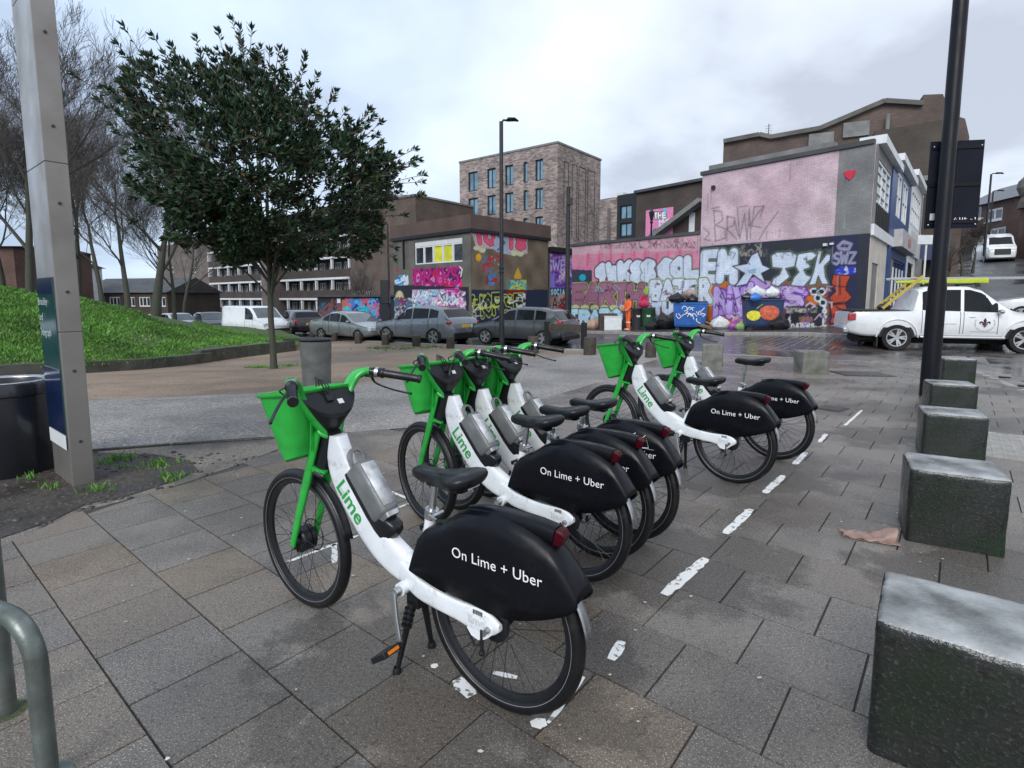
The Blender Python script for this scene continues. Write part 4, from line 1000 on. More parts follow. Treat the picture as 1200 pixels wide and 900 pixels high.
cw.ppoly([cb(-90, 640), cb(350, 640), cb(350, 800), cb(-90, 800)], lin(70, 76, 84))
for i in range(6): cw.ellipse(*cb(-40+i*80, 640), 5, 3.4, lin(176, 184, 140))
cw.letters('TRARO', [cb(-100, 672), cb(345, 668), cb(340, 760), cb(-100, 770)], 3.0, lin(180, 208, 222), lin(18, 24, 34), .9, seed=9, jit=.05, gap=.02)
cw.ellipse(*cb(550, 500), 3.5, 4, lin(150, 200, 60))
cw.letters('BAZE', [cb(580, 438), cb(955, 428), cb(960, 560), cb(578, 580)], 3.9, lin(206, 214, 226), BLK, .9, seed=5, gap=.1, glow=lin(190, 205, 170), gpx=1.0)
cw.letters('TU', [cb(600, 615), cb(760, 605), cb(760, 680), cb(600, 685)], 3.0, lin(196, 206, 222), lin(60, 66, 96), .6, seed=5, gap=.1)
cw.ellipse(*cb(530, 575), 4, 5, lin(200, 40, 90))
cw.scribble(690, 330, 815, 384, 60, [lin(60, 30, 60), lin(200, 200, 210), lin(40, 34, 44), lin(120, 84, 110), lin(120, 160, 180)], .4, 23)
cw.drip(46, 5, [lin(90, 60, 120), lin(160, 160, 170), lin(40, 30, 40)], .2, .8)
cw.noise(.07, 10)
cw.build('painted_face', m_paint, B7.o)

# ---- shop fronts along the side street
PS = Vector((PWe.x, PWe.y))
def shop(x0, x1, zt_, label, mw, win, sign, low, kind):
    P = PS + dS*x0; b = Bld('shop_building', label, 'shop', P, dS, 'narrow shops along the side street'); w_ = x1-x0-.03
    wins = win; hs = list(wins) + [low]
    b.wall(.012 if kind else .11, w_, -3, zt_-.3, hs, mw, depth=7 if kind else .5)
    for h in wins: b.window(*h, max(2, int((h[1]-h[0])/1.0)), 4 if kind == 0 else 2, y=.0 if kind == 0 else .02, gl=m_shopg, t=.09, split=None)
    b.window(low[0], low[1], max(low[2], -1.2), low[3], 4, 1, y=.1, fr=m_bluep if kind == 1 else m_dframe, t=.09)
    b.box('parapet', -.02 if kind else .12, w_, -.28, 7 if kind else .55, zt_-.298, zt_, m_wpaint if kind < 3 else m_conc)
    s0_, s1_, z0_, z1_, pr_, ms_ = sign; b_ = b.box('sign_board', s0_, s1_, -pr_, -.002, z0_, z1_, ms_)
    return b, b_
m_shopg = mat('painted_reflection_glass', (.30, .36, .40), .05, 0, 0, 1.2, c2=(.06, .08, .10), spec=1.0)  # bright reflections put into the pale mottled base colour of the panes
m_sgn = mat('worn_sign_board', (.36, .36, .36), .6, 0, .2, 3)
b, b_ = shop(0, 6.2, 7.2, 'first shop round the corner, gridded white window above a black railing panel', m_cream, [(.45, 4.2, 4.95, 6.45)], (.0, 6.1, 3.72, 4.12, .10, m_wpaint), (.9, 2.6, .6, 2.8), 0)
b.box('render_panel', .03, .44, -.05, -.003, 4.13, 6.89, m_conc); b.box('render_panel', .45, 4.3, -.05, -.003, 6.46, 6.89, m_conc); b.box('blue_panel', 4.32, 6.1, -.09, -.003, 4.13, 6.88, m_bluep); b.box('blue_pillar', 4.9, 5.6, -.08, -.003, -3, 3.71, m_bluep)
mb = MB(); mb.box((2.35, -.02, 4.53), (3.7, .03, .78))
for i in range(8): mb.box((.55+i*.51, -.05, 4.53), (.06, .08, .78))
b.part('railing', mb, m_dframe)
mb = MB(); mb.box((3.9, .05, 1.2), (.9, .04, 3.6)); b.part('door', mb, m_dframe)
for i, (a_, c_) in enumerate(((.5, 'DISLER ST'),)): pass
b, b_ = shop(6.2, 13.5, 7.75, 'dark blue shop with white upper windows and projecting worn grey sign', m_bluep, [(.3, 2.4, 5.2, 7.1), (3.2, 5.4, 5.2, 7.1)], (-.1, 6.9, 3.75, 4.5, .42, m_sgn), (.5, 6.6, -3, 3.3), 1)
mt = MB(); mt.ball((3.2, -.43, 4.12), .34, 14, 8, (2.2, .05, .7)); mt.build('emblem', mat('faded_red', (.4, .16, .15), .6), b_)
mb = MB()
for i in range(4): mb.box((1.2+i*1.4, -.02, 1.3), (.22, .05, 3.2))
b.part('white_bar', mb, m_wpaint)
b, b_ = shop(13.5, 20.5, 8.35, 'white fronted shop with pale fascia beyond the blue shop', m_wpaint, [(.6, 6.0, 5.6, 7.4)], (.0, 6.9, 3.9, 5.2, .12, mat('off_white_board', (.5, .5, .49), .6, 0, .1, 2)), (1.0, 4.5, -3, 3.5), 2)
b.box('pillar', 5.6, 6.6, -.3, -.003, -3, 3.89, m_conc)
b, b_ = shop(20.5, 28.5, 9.2, 'grey shop with navy awning beyond the white shop', m_conc, [(.8, 6.8, 5.6, 8.1)], (.0, 7.9, 3.9, 4.9, 1.2, mat('navy_awning', (.03, .045, .10), .6)), (.6, 7.2, -3, 3.6), 3)
b, b_ = shop(28.5, 37, 9.6, 'farther white shop partly hidden behind the dark sign board', m_wpaint, [(.8, 7.0, 6.2, 8.4)], (.0, 8.2, 4.6, 5.6, .3, m_wpaint), (.6, 7.2, -3, 4.0), 4)

# ---- big old brick building behind the corner
Pb = D(848, 350, 44); db = Vector((.90, -.43))
B9 = Bld('brick_warehouse', 'huge brown brick building rising behind the corner building, tall stack on top', 'building', Pb, db)
def q9(x, y, b=B9): return b.px(x, y)
sk = [(848, 168), (890, 160), (903, 163), (960, 153), (1036, 121), (1081, 124)]
out_ = [q9(*p) for p in sk]; xe, ze = q9(1115, 134); x82 = q9(1082, 111); x105 = q9(1105, 110)
prof = [(out_[0][0], -3)] + out_ + [(out_[-1][0]+.01, x82[1]), (x105[0], x105[1]), (xe, ze), (q9(1131, 139)[0], q9(1131, 139)[1]), (q9(1136, 160)[0], q9(1136, 160)[1]), (q9(1136, 160)[0], -3)]
mb = MB(); mb.prism(prof, 0, 14); B9.part('wall', mb, brick_mat('soot_brown_brick', (.115, .075, .060), (.075, .052, .044), (.09, .08, .07)))
lo = [(q9(1019, 164)[0], -3), q9(1019, 164), q9(1113, 148), (q9(1113, 148)[0], -3)]
mb = MB(); mb.prism(lo, -2.2, -.01); B9.part('lower_block', mb, brick_mat('dark_olive_brick', (.072, .054, .040), (.05, .04, .032), (.06, .052, .045)))
pl = [q9(*p) for p in sk]; mb = MB()
for a, b in zip(pl[:-1], pl[1:]): mb.bar((a[0], -.1, a[1]+.1), (b[0], -.1, b[1]+.1), .5, .3)
B9.part('coping', mb, m_concd)
mb = MB(); a = q9(1005, 160); b = q9(1009, 130); a = q9(1038, 157); b = q9(1038, 136); mb.tube([(a[0], -.5, a[1]-1), (a[0], -.5, b[1])], .13, 8); B9.part('flue', mb, m_conc)
mb = MB()
for (x, y) in ((962, 165), (1003, 152)): a = q9(x, y); mb.box((a[0], -.12, a[1]), (1.6, .2, 1.0))
B9.part('vent_panel', mb, m_conc)
a = q9(900, 160); mb = MB(); mb.tube([(a[0], 1, a[1]-.5), (a[0], 1, a[1]+1.2)], .03, 6)
for i in range(4): mb.box((a[0], 1, a[1]+.5+i*.18), (.5, .02, .02))
B9.part('aerial', mb, m_dframe)

# ---- modern brick block
Pm = D(540, 350, 68.7); dm = (D(652, 350, 60)-Pm).to_2d(); Lm = dm.length
B4 = Bld('apartment_block', 'tall modern mottled buff brick apartment block with dark framed windows', 'building', Pm, dm)
zt = B4.px(652, 168)[1]; ph = 2.95
px4 = lambda a, b: B4.px(430+a/3.103, 130+b/3.103)
cols = [((368, 403), 4), ((437, 468), 4), ((502, 532), 4), ((569, 584), 4), ((612, 640), 5)]
holes = []
ztop_w = px4(0, 0)
for (a, b), n_ in cols:
    xa, xb = px4(a, 250)[0], px4(b, 250)[0]
    for f in range(6):
        z1 = zt-1.3-f*3.05; holes.append((xa, xb, z1-2.25, z1))
B4.wall(0, Lm, -3, zt, holes, m_bk_m, depth=9.4, th=.3)
for i, h in enumerate(holes):
    if h[3] > 3: B4.window(*h, 2 if h[1]-h[0] > 1.0 else 1, 1, y=.2, fr=m_dframe, gl=m_glassb, t=.14)
mb = MB()
for (a, b), n_ in cols:
    xa, xb = px4(a, 250)[0], px4(b, 250)[0]
    for f in range(5):
        z1 = zt-1.3-f*3.05-2.25; mb.box(((xa+xb)/2, .1, z1-.4), (xb-xa, .19, .76)) if f % 2 == 0 or (a == 612) else None
B4.part('spandrel_panel', mb, m_dframe)
B4.box('coping', -.05, Lm+.08, -.08, 9.5, zt, zt+.2, m_conc)
mb = MB()   # blind recess outlines and a slot window on the end wall (local +x side)
for y0, y1, z0, z1 in ((1.3, 2.2, zt-6.5, zt-1.6), (3.0, 4.0, zt-9.5, zt-1.6), (4.4, 5.9, zt-14, zt-1.6), (6.4, 8.0, zt-14, zt-1.6)):
    for yy in (y0, y1): mb.box((Lm+.012, yy, (z0+z1)/2), (.02, .09, z1-z0))
    mb.box((Lm+.012, (y0+y1)/2, z1), (.02, y1-y0, .09))
B4.part('recess_line', mb, mat('dark_joint', (.04, .035, .033), .9))
B4.box('slot_window', Lm+.005, Lm+.03, 6.0, 7.0, zt-14.5, zt-11.3, m_dframe)

# ---- left painted building with ribbon window
Pl = D(462, 350, 35.0); Pc = D(552.5, 350, 30.0); dl = (Pc-Pl).to_2d(); Ll = dl.length
B3 = Bld('graffiti_building', 'flat roofed building with yellow blinds in its ribbon window and colourful graffiti', 'building', Pl, dl)
z3 = B3.px(552, 251)[1]; c6 = lambda a, b: (450+a/6.43, 240+b/6.43)
wl, wr = B3.px(*c6(228, 350))[0], B3.px(*c6(590, 350))[0]; wz0, wz1 = B3.px(*c6(400, 440))[1], B3.px(*c6(400, 300))[1]
wz2 = B3.px(*c6(400, 262))[1]
B3.wall(0, Ll, -3, z3, [(wl, wr, wz0, wz2)], m_concd, depth=6.5)
B3.box('blind_box', wl+.01, wr-.01, .06, .15, wz1, wz2, m_wpaint)
cw_ = (wr-wl)/5
m_yel = mat('yellow_blind', (.55, .56, .03), .6, 0, .2, 2)
for i in range(5):
    B3.window(wl+i*cw_+.01, wl+(i+1)*cw_-.01, wz0, wz1-.01, 1, 1, y=.1, gl=m_yel if i in (2, 3) else m_glass, t=.07)
B3.box('parapet', -.1, Ll+.12, -.12, 6.6, z3-.75, z3+.0, mat('brown_fascia', (.085, .055, .045), .7, 0, .2, 1))
B3.box('parapet_edge', -.12, Ll+.14, -.15, 6.62, z3-.93, z3-.752, m_dframe)
ca = Canvas(B3.P, B3.d, .0, Ll, -2.0, wz0-.25, .035, lin(100, 98, 90))
ca.noise(.2, 4)
Z = lambda *q: [c6(*p) for p in q]
ca.ppoly(Z((218, 470), (590, 440), (590, 612), (218, 625)), lin(150, 50, 110))
ca.scribble(484, 312, 541, 336, 150, [lin(210, 60, 120), lin(110, 30, 100), lin(200, 140, 190), lin(60, 20, 60), lin(170, 40, 80)], 1.1, 11)
ca.letters('DRIPS', Z((230, 480), (570, 465), (575, 600), (228, 610)), 1.6, lin(176, 60, 130), lin(50, 14, 50), .9, seed=4, gap=.05)
ca.pstroke(Z((560, 448), (590, 490), (580, 540)), .8, WHT)
ca.ppoly(Z((-20, 600), (640, 620), (640, 900), (-20, 900)), lin(30, 34, 44))
ca.ppoly(Z((215, 640), (450, 635), (560, 625), (600, 700), (620, 800), (210, 800)), lin(190, 170, 196))
ca.ppoly(Z((450, 632), (560, 628), (590, 690), (480, 690)), lin(176, 70, 140))
ca.ppoly(Z((215, 720), (260, 650), (300, 640), (310, 700), (290, 770), (215, 780)), lin(110, 180, 216))
ca.letters('ARTWIG', Z((225, 660), (600, 650), (615, 760), (215, 770)), 1.8, lin(214, 206, 216), lin(30, 26, 60), .8, seed=6, gap=.0, jit=.12)
ca.scribble(483, 341, 545, 361, 70, [lin(235, 235, 240), lin(60, 60, 90), lin(150, 200, 220), lin(220, 150, 190)], .6, 12)
ca.ellipse(*c6(95, 435), 3.2, 3.2, lin(150, 176, 180)); ca.ellipse(*c6(100, 490), 2.4, 3.4, lin(150, 70, 80)); ca.ppoly(Z((75, 450), (115, 450), (95, 415)), lin(190, 200, 205))
ca.ppoly(Z((80, 580), (120, 530), (180, 530), (190, 590), (130, 610), (85, 600)), lin(140, 186, 210)); ca.scribble(463, 323, 478, 333, 20, [WHT, lin(60, 120, 180)], .7, 3)
ca.ellipse(*c6(118, 715), 5.6, 11, lin(150, 144, 110)); ca.ellipse(*c6(118, 705), 4.2, 8.5, lin(196, 190, 160)); ca.ellipse(*c6(108, 700), .9, 1.1, BLK); ca.ellipse(*c6(130, 700), .9, 1.1, BLK); ca.pstroke(Z((108, 740), (130, 740)), .6, lin(120, 40, 40))
ca.ellipse(*c6(180, 760), 4.5, 8, lin(80, 160, 176)); ca.scribble(455, 350, 483, 376, 60, [lin(120, 60, 90), lin(190, 190, 196), lin(70, 110, 130)], .8, 8)
ca.build('painted_face', m_paint, B3.o)
B3.box('downpipe', B3.px(474, 300)[0]-.04, B3.px(474, 300)[0]+.04, -.12, -.02, B3.px(474, 315)[1], z3-.95, m_dframe)
# its gable side facing the street
dg = Vector((-dl.y, dl.x)).normalized()
Lg = 5.3
cg = Canvas((Pc.x, Pc.y), (dg.x, dg.y), .0, 6.45, -2.0, z3-.95, .035, lin(108, 98, 86), .02)
cg.noise(.3, 6)
cc = lambda a, b: (540+a/5.625, 240+b/5.625)
Z = lambda *q: [cc(*p) for p in q]
cg.ppoly(Z((80, 110), (430, 165), (440, 320), (400, 330), (320, 330), (200, 290), (100, 290), (70, 180)), lin(176, 168, 170))
cg.ppoly(Z((80, 110), (250, 150), (250, 175), (75, 150)), lin(190, 188, 190)); cg.ppoly(Z((250, 80), (310, 100), (300, 170), (245, 150)), lin(70, 120, 120))
cg.letters('TUXIS', Z((75, 165), (435, 215), (430, 290), (90, 240)), 3.6, lin(206, 104, 128), lin(60, 30, 46), .8, seed=3, gap=.05, jit=.05, glow=lin(206, 206, 200), gpx=1.0)
cg.ppoly(Z((235, 190), (300, 180), (320, 330), (230, 310), (215, 250)), lin(166, 176, 196)); cg.pstroke(Z((240, 200), (290, 250), (240, 300)), 1.2, lin(90, 100, 130))
for p in ((105, 285), (140, 300), (350, 320), (390, 325)): cg.ellipse(*cc(*p), 4, 3, lin(200, 200, 170))
cg.ellipse(*cc(116, 347), 3.2, 4.4, lin(220, 170, 50))
for q, c_ in (([(150, 340), (190, 340), (200, 480), (160, 540), (170, 430)], (130, 60, 80)), ([(195, 335), (240, 350), (255, 400), (210, 390)], (150, 170, 180)), ([(180, 450), (225, 450), (220, 530), (185, 530)], (60, 150, 210)), ([(350, 470), (375, 410), (400, 470), (395, 490), (350, 490)], (196, 160, 90))): cg.ppoly(Z(*q), lin(*c_))
cg.scribble(562, 300, 590, 330, 40, [lin(170, 60, 70), lin(90, 120, 140), lin(120, 90, 70)], .8, 4)
cg.ppoly(Z((300, 500), (430, 500), (430, 560), (300, 560)), lin(96, 124, 110)); cg.scribble(594, 329, 616, 339, 26, [lin(190, 200, 90), lin(90, 160, 190)], .8, 4)
cg.ppoly(Z((20, 560), (700, 560), (700, 900), (20, 900)), lin(34, 44, 66)); cg.ppoly(Z((300, 560), (430, 560), (430, 600), (300, 590)), lin(120, 44, 40))
cg.letters('HORSE', Z((70, 600), (420, 590), (420, 690), (80, 740)), 2.4, lin(24, 30, 34), lin(206, 214, 130), .9, seed=3, gap=.0, jit=.1)
cg.scribble(550, 345, 615, 372, 26, [lin(206, 214, 130), lin(220, 224, 230), lin(30, 60, 70)], .6, 9)
cg.build('painted_gable', m_paint, B3.o, loc=(0, 0, 0))
go = bpy.data.objects['painted_gable']; go.location = (Ll, 0, 0); go.rotation_euler.z = PI/2

# ---- purple painted building further back
Pp = Vector((Pc.x, Pc.y)) + dg*6.7; 
Pp2 = D(712, 350, 39.5).to_2d(); dp = (Pp2-Pp); Lp = dp.length
B5 = Bld('purple_building', 'low flat roofed building covered in purple and blue graffiti behind the dark hatchback', 'building', Pp, dp)
z5 = B5.px(622, 288)[1]; mb = MB(); mb.box((Lp/2, 3, z5/2-1.5), (Lp, 6, z5+3)); B5.part('wall', mb, m_concd)
B5.box('roof_edge', -.1, Lp+.1, -.25, 6.1, z5-.25, z5+.05, m_dframe)
cp = Canvas(B5.P, B5.d, .0, Lp, -1.6, z5-.26, .04, lin(132, 96, 168))
cp.noise(.25, 7)
cp.scribble(622, 297, 690, 335, 190, [lin(190, 170, 214), lin(96, 60, 150), lin(70, 70, 150), lin(214, 200, 220), lin(160, 110, 180)], .8, 13)
cp.ppoly(Z((455, 320), (520, 310), (520, 350), (455, 350)), lin(196, 100, 130)); cp.ppoly(Z((455, 455), (620, 455), (620, 545), (455, 545)), lin(140, 130, 196))
cp.letters('PHSWE', Z((462, 370), (700, 365), (700, 430), (462, 430)), 1.0, lin(200, 190, 226), lin(80, 60, 140), .5, seed=2)
cp.ppoly(Z((430, 548), (900, 548), (900, 900), (430, 900)), lin(30, 64, 96))
cp.letters('ART AND SOCIAL CLUB', Z((440, 560), (800, 556), (800, 590), (440, 595)), .8, lin(190, 210, 220), lin(30, 60, 90), .3, seed=2, gap=.22)
cp.ppoly(Z((430, 605), (640, 605), (640, 690), (430, 690)), lin(150, 120, 116)); cp.letters('NIKSA', Z((430, 610), (640, 610), (640, 690), (430, 690)), 1.2, lin(20, 24, 28), lin(200, 180, 170), .6, seed=2)
cp.ppoly(Z((640, 590), (700, 590), (700, 700), (640, 700)), lin(170, 160, 160)); cp.scribble(654, 346, 664, 364, 20, [lin(170, 40, 60), lin(60, 60, 60)], .7, 3)
cp.build('painted_face', m_paint, B5.o)

# ---- brick terrace behind with THE mural
Pt = D(701, 350, 52); dt = (D(830, 350, 44)-Pt).to_2d(); Lt = dt.length
B6 = Bld('brick_terrace', 'dark brick building with pink mural reading THE above the yard wall', 'building', Pt, dt)
zA = B6.px(702, 234)[1]; zB = B6.px(749, 226)[1]; x1 = B6.px(748, 240)[0]
c7 = lambda a, b: (690+a/8.571, 200+b/8.571)
hs = []
for (a, b, t_, bt_) in ((315, 430, 355, 480), (315, 430, 530, 655)):
    xa, z1 = B6.px(*c7(a, t_)); xb, z0 = B6.px(*c7(b, bt_)); hs.append((xa, xb, z0, z1))
x0b = B6.px(*c7(285, 300))[0]
B6.wall(0, x0b, -3, zA, [], m_bk_m, depth=8, name='wall'); B6.wall(x0b, x1, -3, zA+.1, hs, m_dframe, depth=8, name='window_bay')
for h in hs: B6.window(*h, 2, 1, gl=m_glassb, fr=m_dframe, t=.1)
sv = B6.box('slot_window', *[B6.px(*c7(v, 400))[0] for v in (188, 225)], -.02, -.001, zA-9, zA-.9, m_bk_g)
zC = B6.px(*c7(505, 228))[1]; zD = B6.px(*c7(1120, 120))[1]
mb = MB(); mb.prism([(x1, -3), (x1, zC), (Lt+1.5, zD+.1), (Lt+1.5, -3)], -.3, 8); B6.part('gable', mb, m_bk_d)
mb = MB(); mb.bar((x1-.1, -.35, zC+.06), (Lt+1.5, -.35, zD+.16), .5, .22); B6.part('gable_coping', mb, m_roof)
xm0, zm0 = B6.px(*c7(590, 665)); xm1, zm1 = B6.px(*c7(872, 355))
cm = Canvas(B6.P, B6.d, xm0, xm1, zm0-1, zm1-.1, .05, lin(214, 146, 178), .34)
cm.letters('THE', [c7(672, 432), c7(800, 425), c7(800, 475), c7(675, 485)], 1.0, lin(235, 238, 240), lin(20, 18, 24), .9, seed=1, gap=.1, jit=.02)
cm.letters('HUB', [c7(725, 500), c7(850, 495), c7(850, 525), c7(725, 530)], .7, lin(235, 225, 235), lin(200, 190, 220), .2, seed=1)
cm.letters('MDC', [c7(725, 545), c7(850, 540), c7(850, 580), c7(725, 590)], .8, lin(235, 238, 240), lin(120, 150, 190), .4, seed=2)
cm.ppoly([c7(770, 400), c7(790, 370), c7(810, 400), c7(800, 425), c7(780, 425)], lin(120, 190, 216)); cm.ppoly([c7(645, 640), c7(670, 590), c7(720, 580), c7(750, 610), c7(730, 660), c7(650, 665)], lin(50, 110, 150))
cm.build('mural', m_paint, B6.o)
mb = MB(); a = B6.px(*c7(720, 650)); b = B6.px(*c7(1118, 320)); mb.bar((a[0]-.3, -.9, a[1]-.25), (b[0]+.6, -.9, b[1]), .9, .35); B6.part('stair_edge', mb, m_conc)
B6.box('grey_panel', B6.px(*c7(1030, 500))[0], B6.px(*c7(1085, 500))[0], -.36, -.31, B6.px(*c7(1030, 640))[1], B6.px(*c7(1030, 430))[1], m_wpaint)
B6.box('roof_vent', B6.px(*c7(785, 150))[0]-.3, B6.px(*c7(785, 150))[0]+.6, 0, 1, zC, B6.px(*c7(785, 140))[1], m_roof)
B6.box('roof_light', B6.px(*c7(220, 285))[0], B6.px(*c7(330, 285))[0], .2, 2, zA, zA+.35, m_wpaint)

# ---- council estate block, left
Pq = D(247, 350, 92); dq = (D(411, 350, 65)-Pq).to_2d(); Lq = dq.length
B1 = Bld('council_block', 'long brown brick council block with white edged access balconies behind the evergreen tree', 'building', Pq, dq)
zq = [B1.px(311, v)[1] for v in (351, 329.5, 309.5, 291)]; fh = (zq[2]-zq[0])/2
lev = [zq[0]+fh*i for i in range(5)]
hs = []; nb = 22
for f in range(5):
    for i in range(nb):
        x = (i+.5)*Lq/nb; w_ = .8 if i % 3 else .45
        hs.append((x-w_, x+w_, lev[f]-fh+.95, lev[f]-.35))
B1.wall(0, Lq, -4, lev[4]+1.4, hs, m_bk_d, depth=10, y=1.4)
for h in hs: B1.window(h[0], h[1], h[2], h[3], 3, 1, y=1.55, t=.12, gl=m_glass)
for f in range(5):
    zf = lev[f]
    B1.box('balcony_edge', 0, Lq, -.12, .2, zf-.06, zf+.20, m_wpaint); B1.box('balcony_slab', 0, Lq, .2, 1.4, zf-.05, zf+.15, m_conc)
    B1.box('balcony_wall', 0, Lq, -.05, .12, zf+.21, zf+1.15, m_bk_d)
    mb = MB()
    for i in range(nb//2+1): mb.box((i*2*Lq/nb*.998+.1, -.02, zf-fh/2+.55), (.22, .3, fh-1.35))
    B1.part('pillar', mb, m_wpaint)
xs_ = B1.px(322, 330)[0]
B1.box('stair_tower', xs_-1.3, xs_+1.3, -1.3, 1.3, -4, lev[4]+1.2, m_bk_g)
Pt2 = D(411, 350, 65); dt2 = (D(489, 350, 58)-Pt2).to_2d()
B1b = Bld('stair_block', 'plain tall brown brick end block rising behind the left graffiti building', 'building', Pt2, dt2)
zt2 = B1b.px(450, 236)[1]; zt2e = B1b.px(487, 239)[1]
hs = []
for y in (245, 272, 331, 347):
    for x in (418, 432): 
        a, z = B1b.px(x, y); hs.append((a-.5, a+.5, z-.7, z+.6)) if y != 331 else None
B1b.wall(0, dt2.length, -4, zt2, hs, m_bk_o, depth=9)
for h in hs: B1b.window(*h, 2, 1, t=.12)
B1b.box('coping', -.1, dt2.length+.1, -.1, 9.1, zt2, zt2+.2, m_conc)
Pf = D(188, 350, 112); df = (D(251, 350, 104)-Pf).to_2d()
Bf = Bld('council_block', 'brown brick block end with one column of small white windows, left of the long block', 'building', Pf, df)
hs = []
zf_ = Bf.px(227, 285)[1]
for y in (316, 331, 347, 361):
    for x in (201, 227): a, z = Bf.px(x, y); hs.append((a-.62, a+.62, z-.55, z+.55))
Bf.wall(0, df.length, -4, zf_, hs, m_bk_g, depth=10)
for h in hs: Bf.window(*h, 2, 1, t=.16)
Bf.box('parapet', -.1, df.length+.1, -.1, 10, zf_, zf_+.3, m_wpaint)
# garages with graffiti in front of the block
Pg = D(372, 350, 42); dgg = (D(463, 350, 38)-Pg).to_2d()
Bg = Bld('painted_garage', 'row of low painted garages with turquoise doors behind the silver saloon', 'garage', Pg, dgg)
zg = Bg.px(420, 348)[1]; Bg.box('wall', 0, dgg.length, 0, 5, -4, zg, m_concd); Bg.box('roof', -.1, dgg.length+.2, -.2, 5.2, zg+.002, zg+.15, m_roof)
cq = Canvas(Bg.P, Bg.d, .0, dgg.length, -2.2, zg-.02, .04, lin(38, 40, 46))
cq.ppoly([(404, 350), (428, 350), (428, 372), (404, 372)], lin(80, 130, 190)); cq.ppoly([(430, 351), (443, 351), (443, 380), (430, 380)], lin(40, 160, 180)); cq.ppoly([(401, 351), (408, 351), (408, 368), (401, 368)], lin(176, 110, 100))
cq.scribble(402, 350, 444, 376, 60, [lin(120, 170, 220), lin(60, 60, 120), lin(190, 110, 130), lin(60, 190, 200)], .9, 3); cq.scribble(373, 350, 400, 372, 26, [lin(120, 80, 80), lin(70, 90, 110)], .8, 3)
cq.ppoly([(395, 350), (399, 350), (399, 355), (395, 355)], WHT)
cq.build('painted_face', m_paint, Bg.o)
# low houses far left beyond the mound, red brick building at the left edge, white house
def house(label, P, d, z1, zr, mw, nw, cat='house', rows=1, dep=8, m_r=m_slate):
    b = Bld('house', label, cat, P, d); L_ = Vector(d).length; hs = []
    for r0 in range(rows):
        for i in range(nw):
            x = (i+.5)*L_/nw; hs.append((x-.9, x+.9, z1-1.7-r0*2.8, z1-.5-r0*2.8))
    b.wall(0, L_, -5, z1, hs, mw, depth=dep)
    for h in hs: b.window(*h, 3, 1, t=.14)
    mb = MB(); mb.prism([(-.4, z1), (dep/2, zr), (dep+.4, z1)], -.3, L_+.3, axis='x'); b.part('roof', mb, m_r); return b
Ph = D(92, 350, 70); house('low brown brick houses with dark pitched roof seen between the bare trees', Ph, (D(196, 350, 66)-Ph).to_2d(), D(120, 343, 68).z, D(120, 326, 72).z, m_bk_d, 6, m_r=m_roof)
Ph = D(-60, 350, 44); house('red brick building at the left edge behind the grass mound', Ph, (D(21, 350, 44)-Ph).to_2d(), D(10, 289, 44).z, D(10, 287, 44).z+.3, m_bk_r, 1, 'building')
Ph = D(22, 350, 60); house('white rendered house glimpsed behind the leftmost bare tree', Ph, (D(58, 350, 60)-Ph).to_2d(), D(30, 310, 60).z, D(30, 302, 62).z, m_wpaint, 2)
# far right red brick houses up the hill
Ph = D(1110, 350, 62); dh = (D(1192, 350, 52)-Ph).to_2d()
Br = Bld('red_brick_house', 'red brick house with arched white windows and slate roof up the hill', 'house', Ph, dh)
zt = Br.px(1165, 237)[1]; hs = []
for (x, y0, y1) in ((1165, 246, 257), (1168, 268, 284), (1140, 246, 257)):
    a, z1 = Br.px(x-9, y0); b, z0 = Br.px(x+9, y1); hs.append((a, b, z0, z1))
Br.wall(0, dh.length, -2, zt, hs, m_bk_r, depth=9)
for h in hs: Br.window(*h, 2, 1, t=.22, sill=1)
mb = MB(); mb.prism([(-.3, zt), (4.5, zt+2.4), (9.3, zt)], -.3, dh.length+.2, axis='x'); Br.part('roof', mb, m_slate)
Ph2 = D(1186, 350, 50); dh2 = (D(1240, 350, 44)-Ph2).to_2d()
Bs = Bld('gabled_brick_building', 'red brick gabled building with a round finial at the right edge', 'building', Ph2, dh2)
zg2 = Bs.px(1200, 228)[1]; L_ = dh2.length
hs = [(L_*.35, L_*.6, zg2-6.5, zg2-4.5)]
Bs.wall(0, L_, -2, zg2-1.2, hs, m_bk_r, depth=9); Bs.window(*hs[0], 2, 2, t=.15)
mb = MB(); mb.prism([(.1, zg2-1.2), (L_*.35, zg2+1.2), (L_*.7, zg2-1.2)], 0, .5); Bs.part('gable', mb, m_bk_r)
mb = MB(); mb.prism([(-.3, zg2-1.2), (4.5, zg2+.9), (9.3, zg2-1.2)], -.3, L_+.2, axis='x'); Bs.part('roof', mb, m_slate)
a = Bs.px(1195, 240)[0]; mb = MB(); mb.lathe([(.0, 0), (.5, 0), (.4, .6), (.25, 1.0), (.45, 1.3), (.65, 1.8), (.55, 2.4), (.2, 2.8), (0, 2.9)], (a+.3, .2, zg2+.2-1.4), 12); Bs.part('finial', mb, m_concd)
Bs.box('sign_board', 0.2, L_*.5, -.2, -.01, zg2-8, zg2-7, m_wpaint); Bs.box('shopfront', .2, L_, -.12, -.01, zg2-11.5, zg2-8.2, m_bluep)
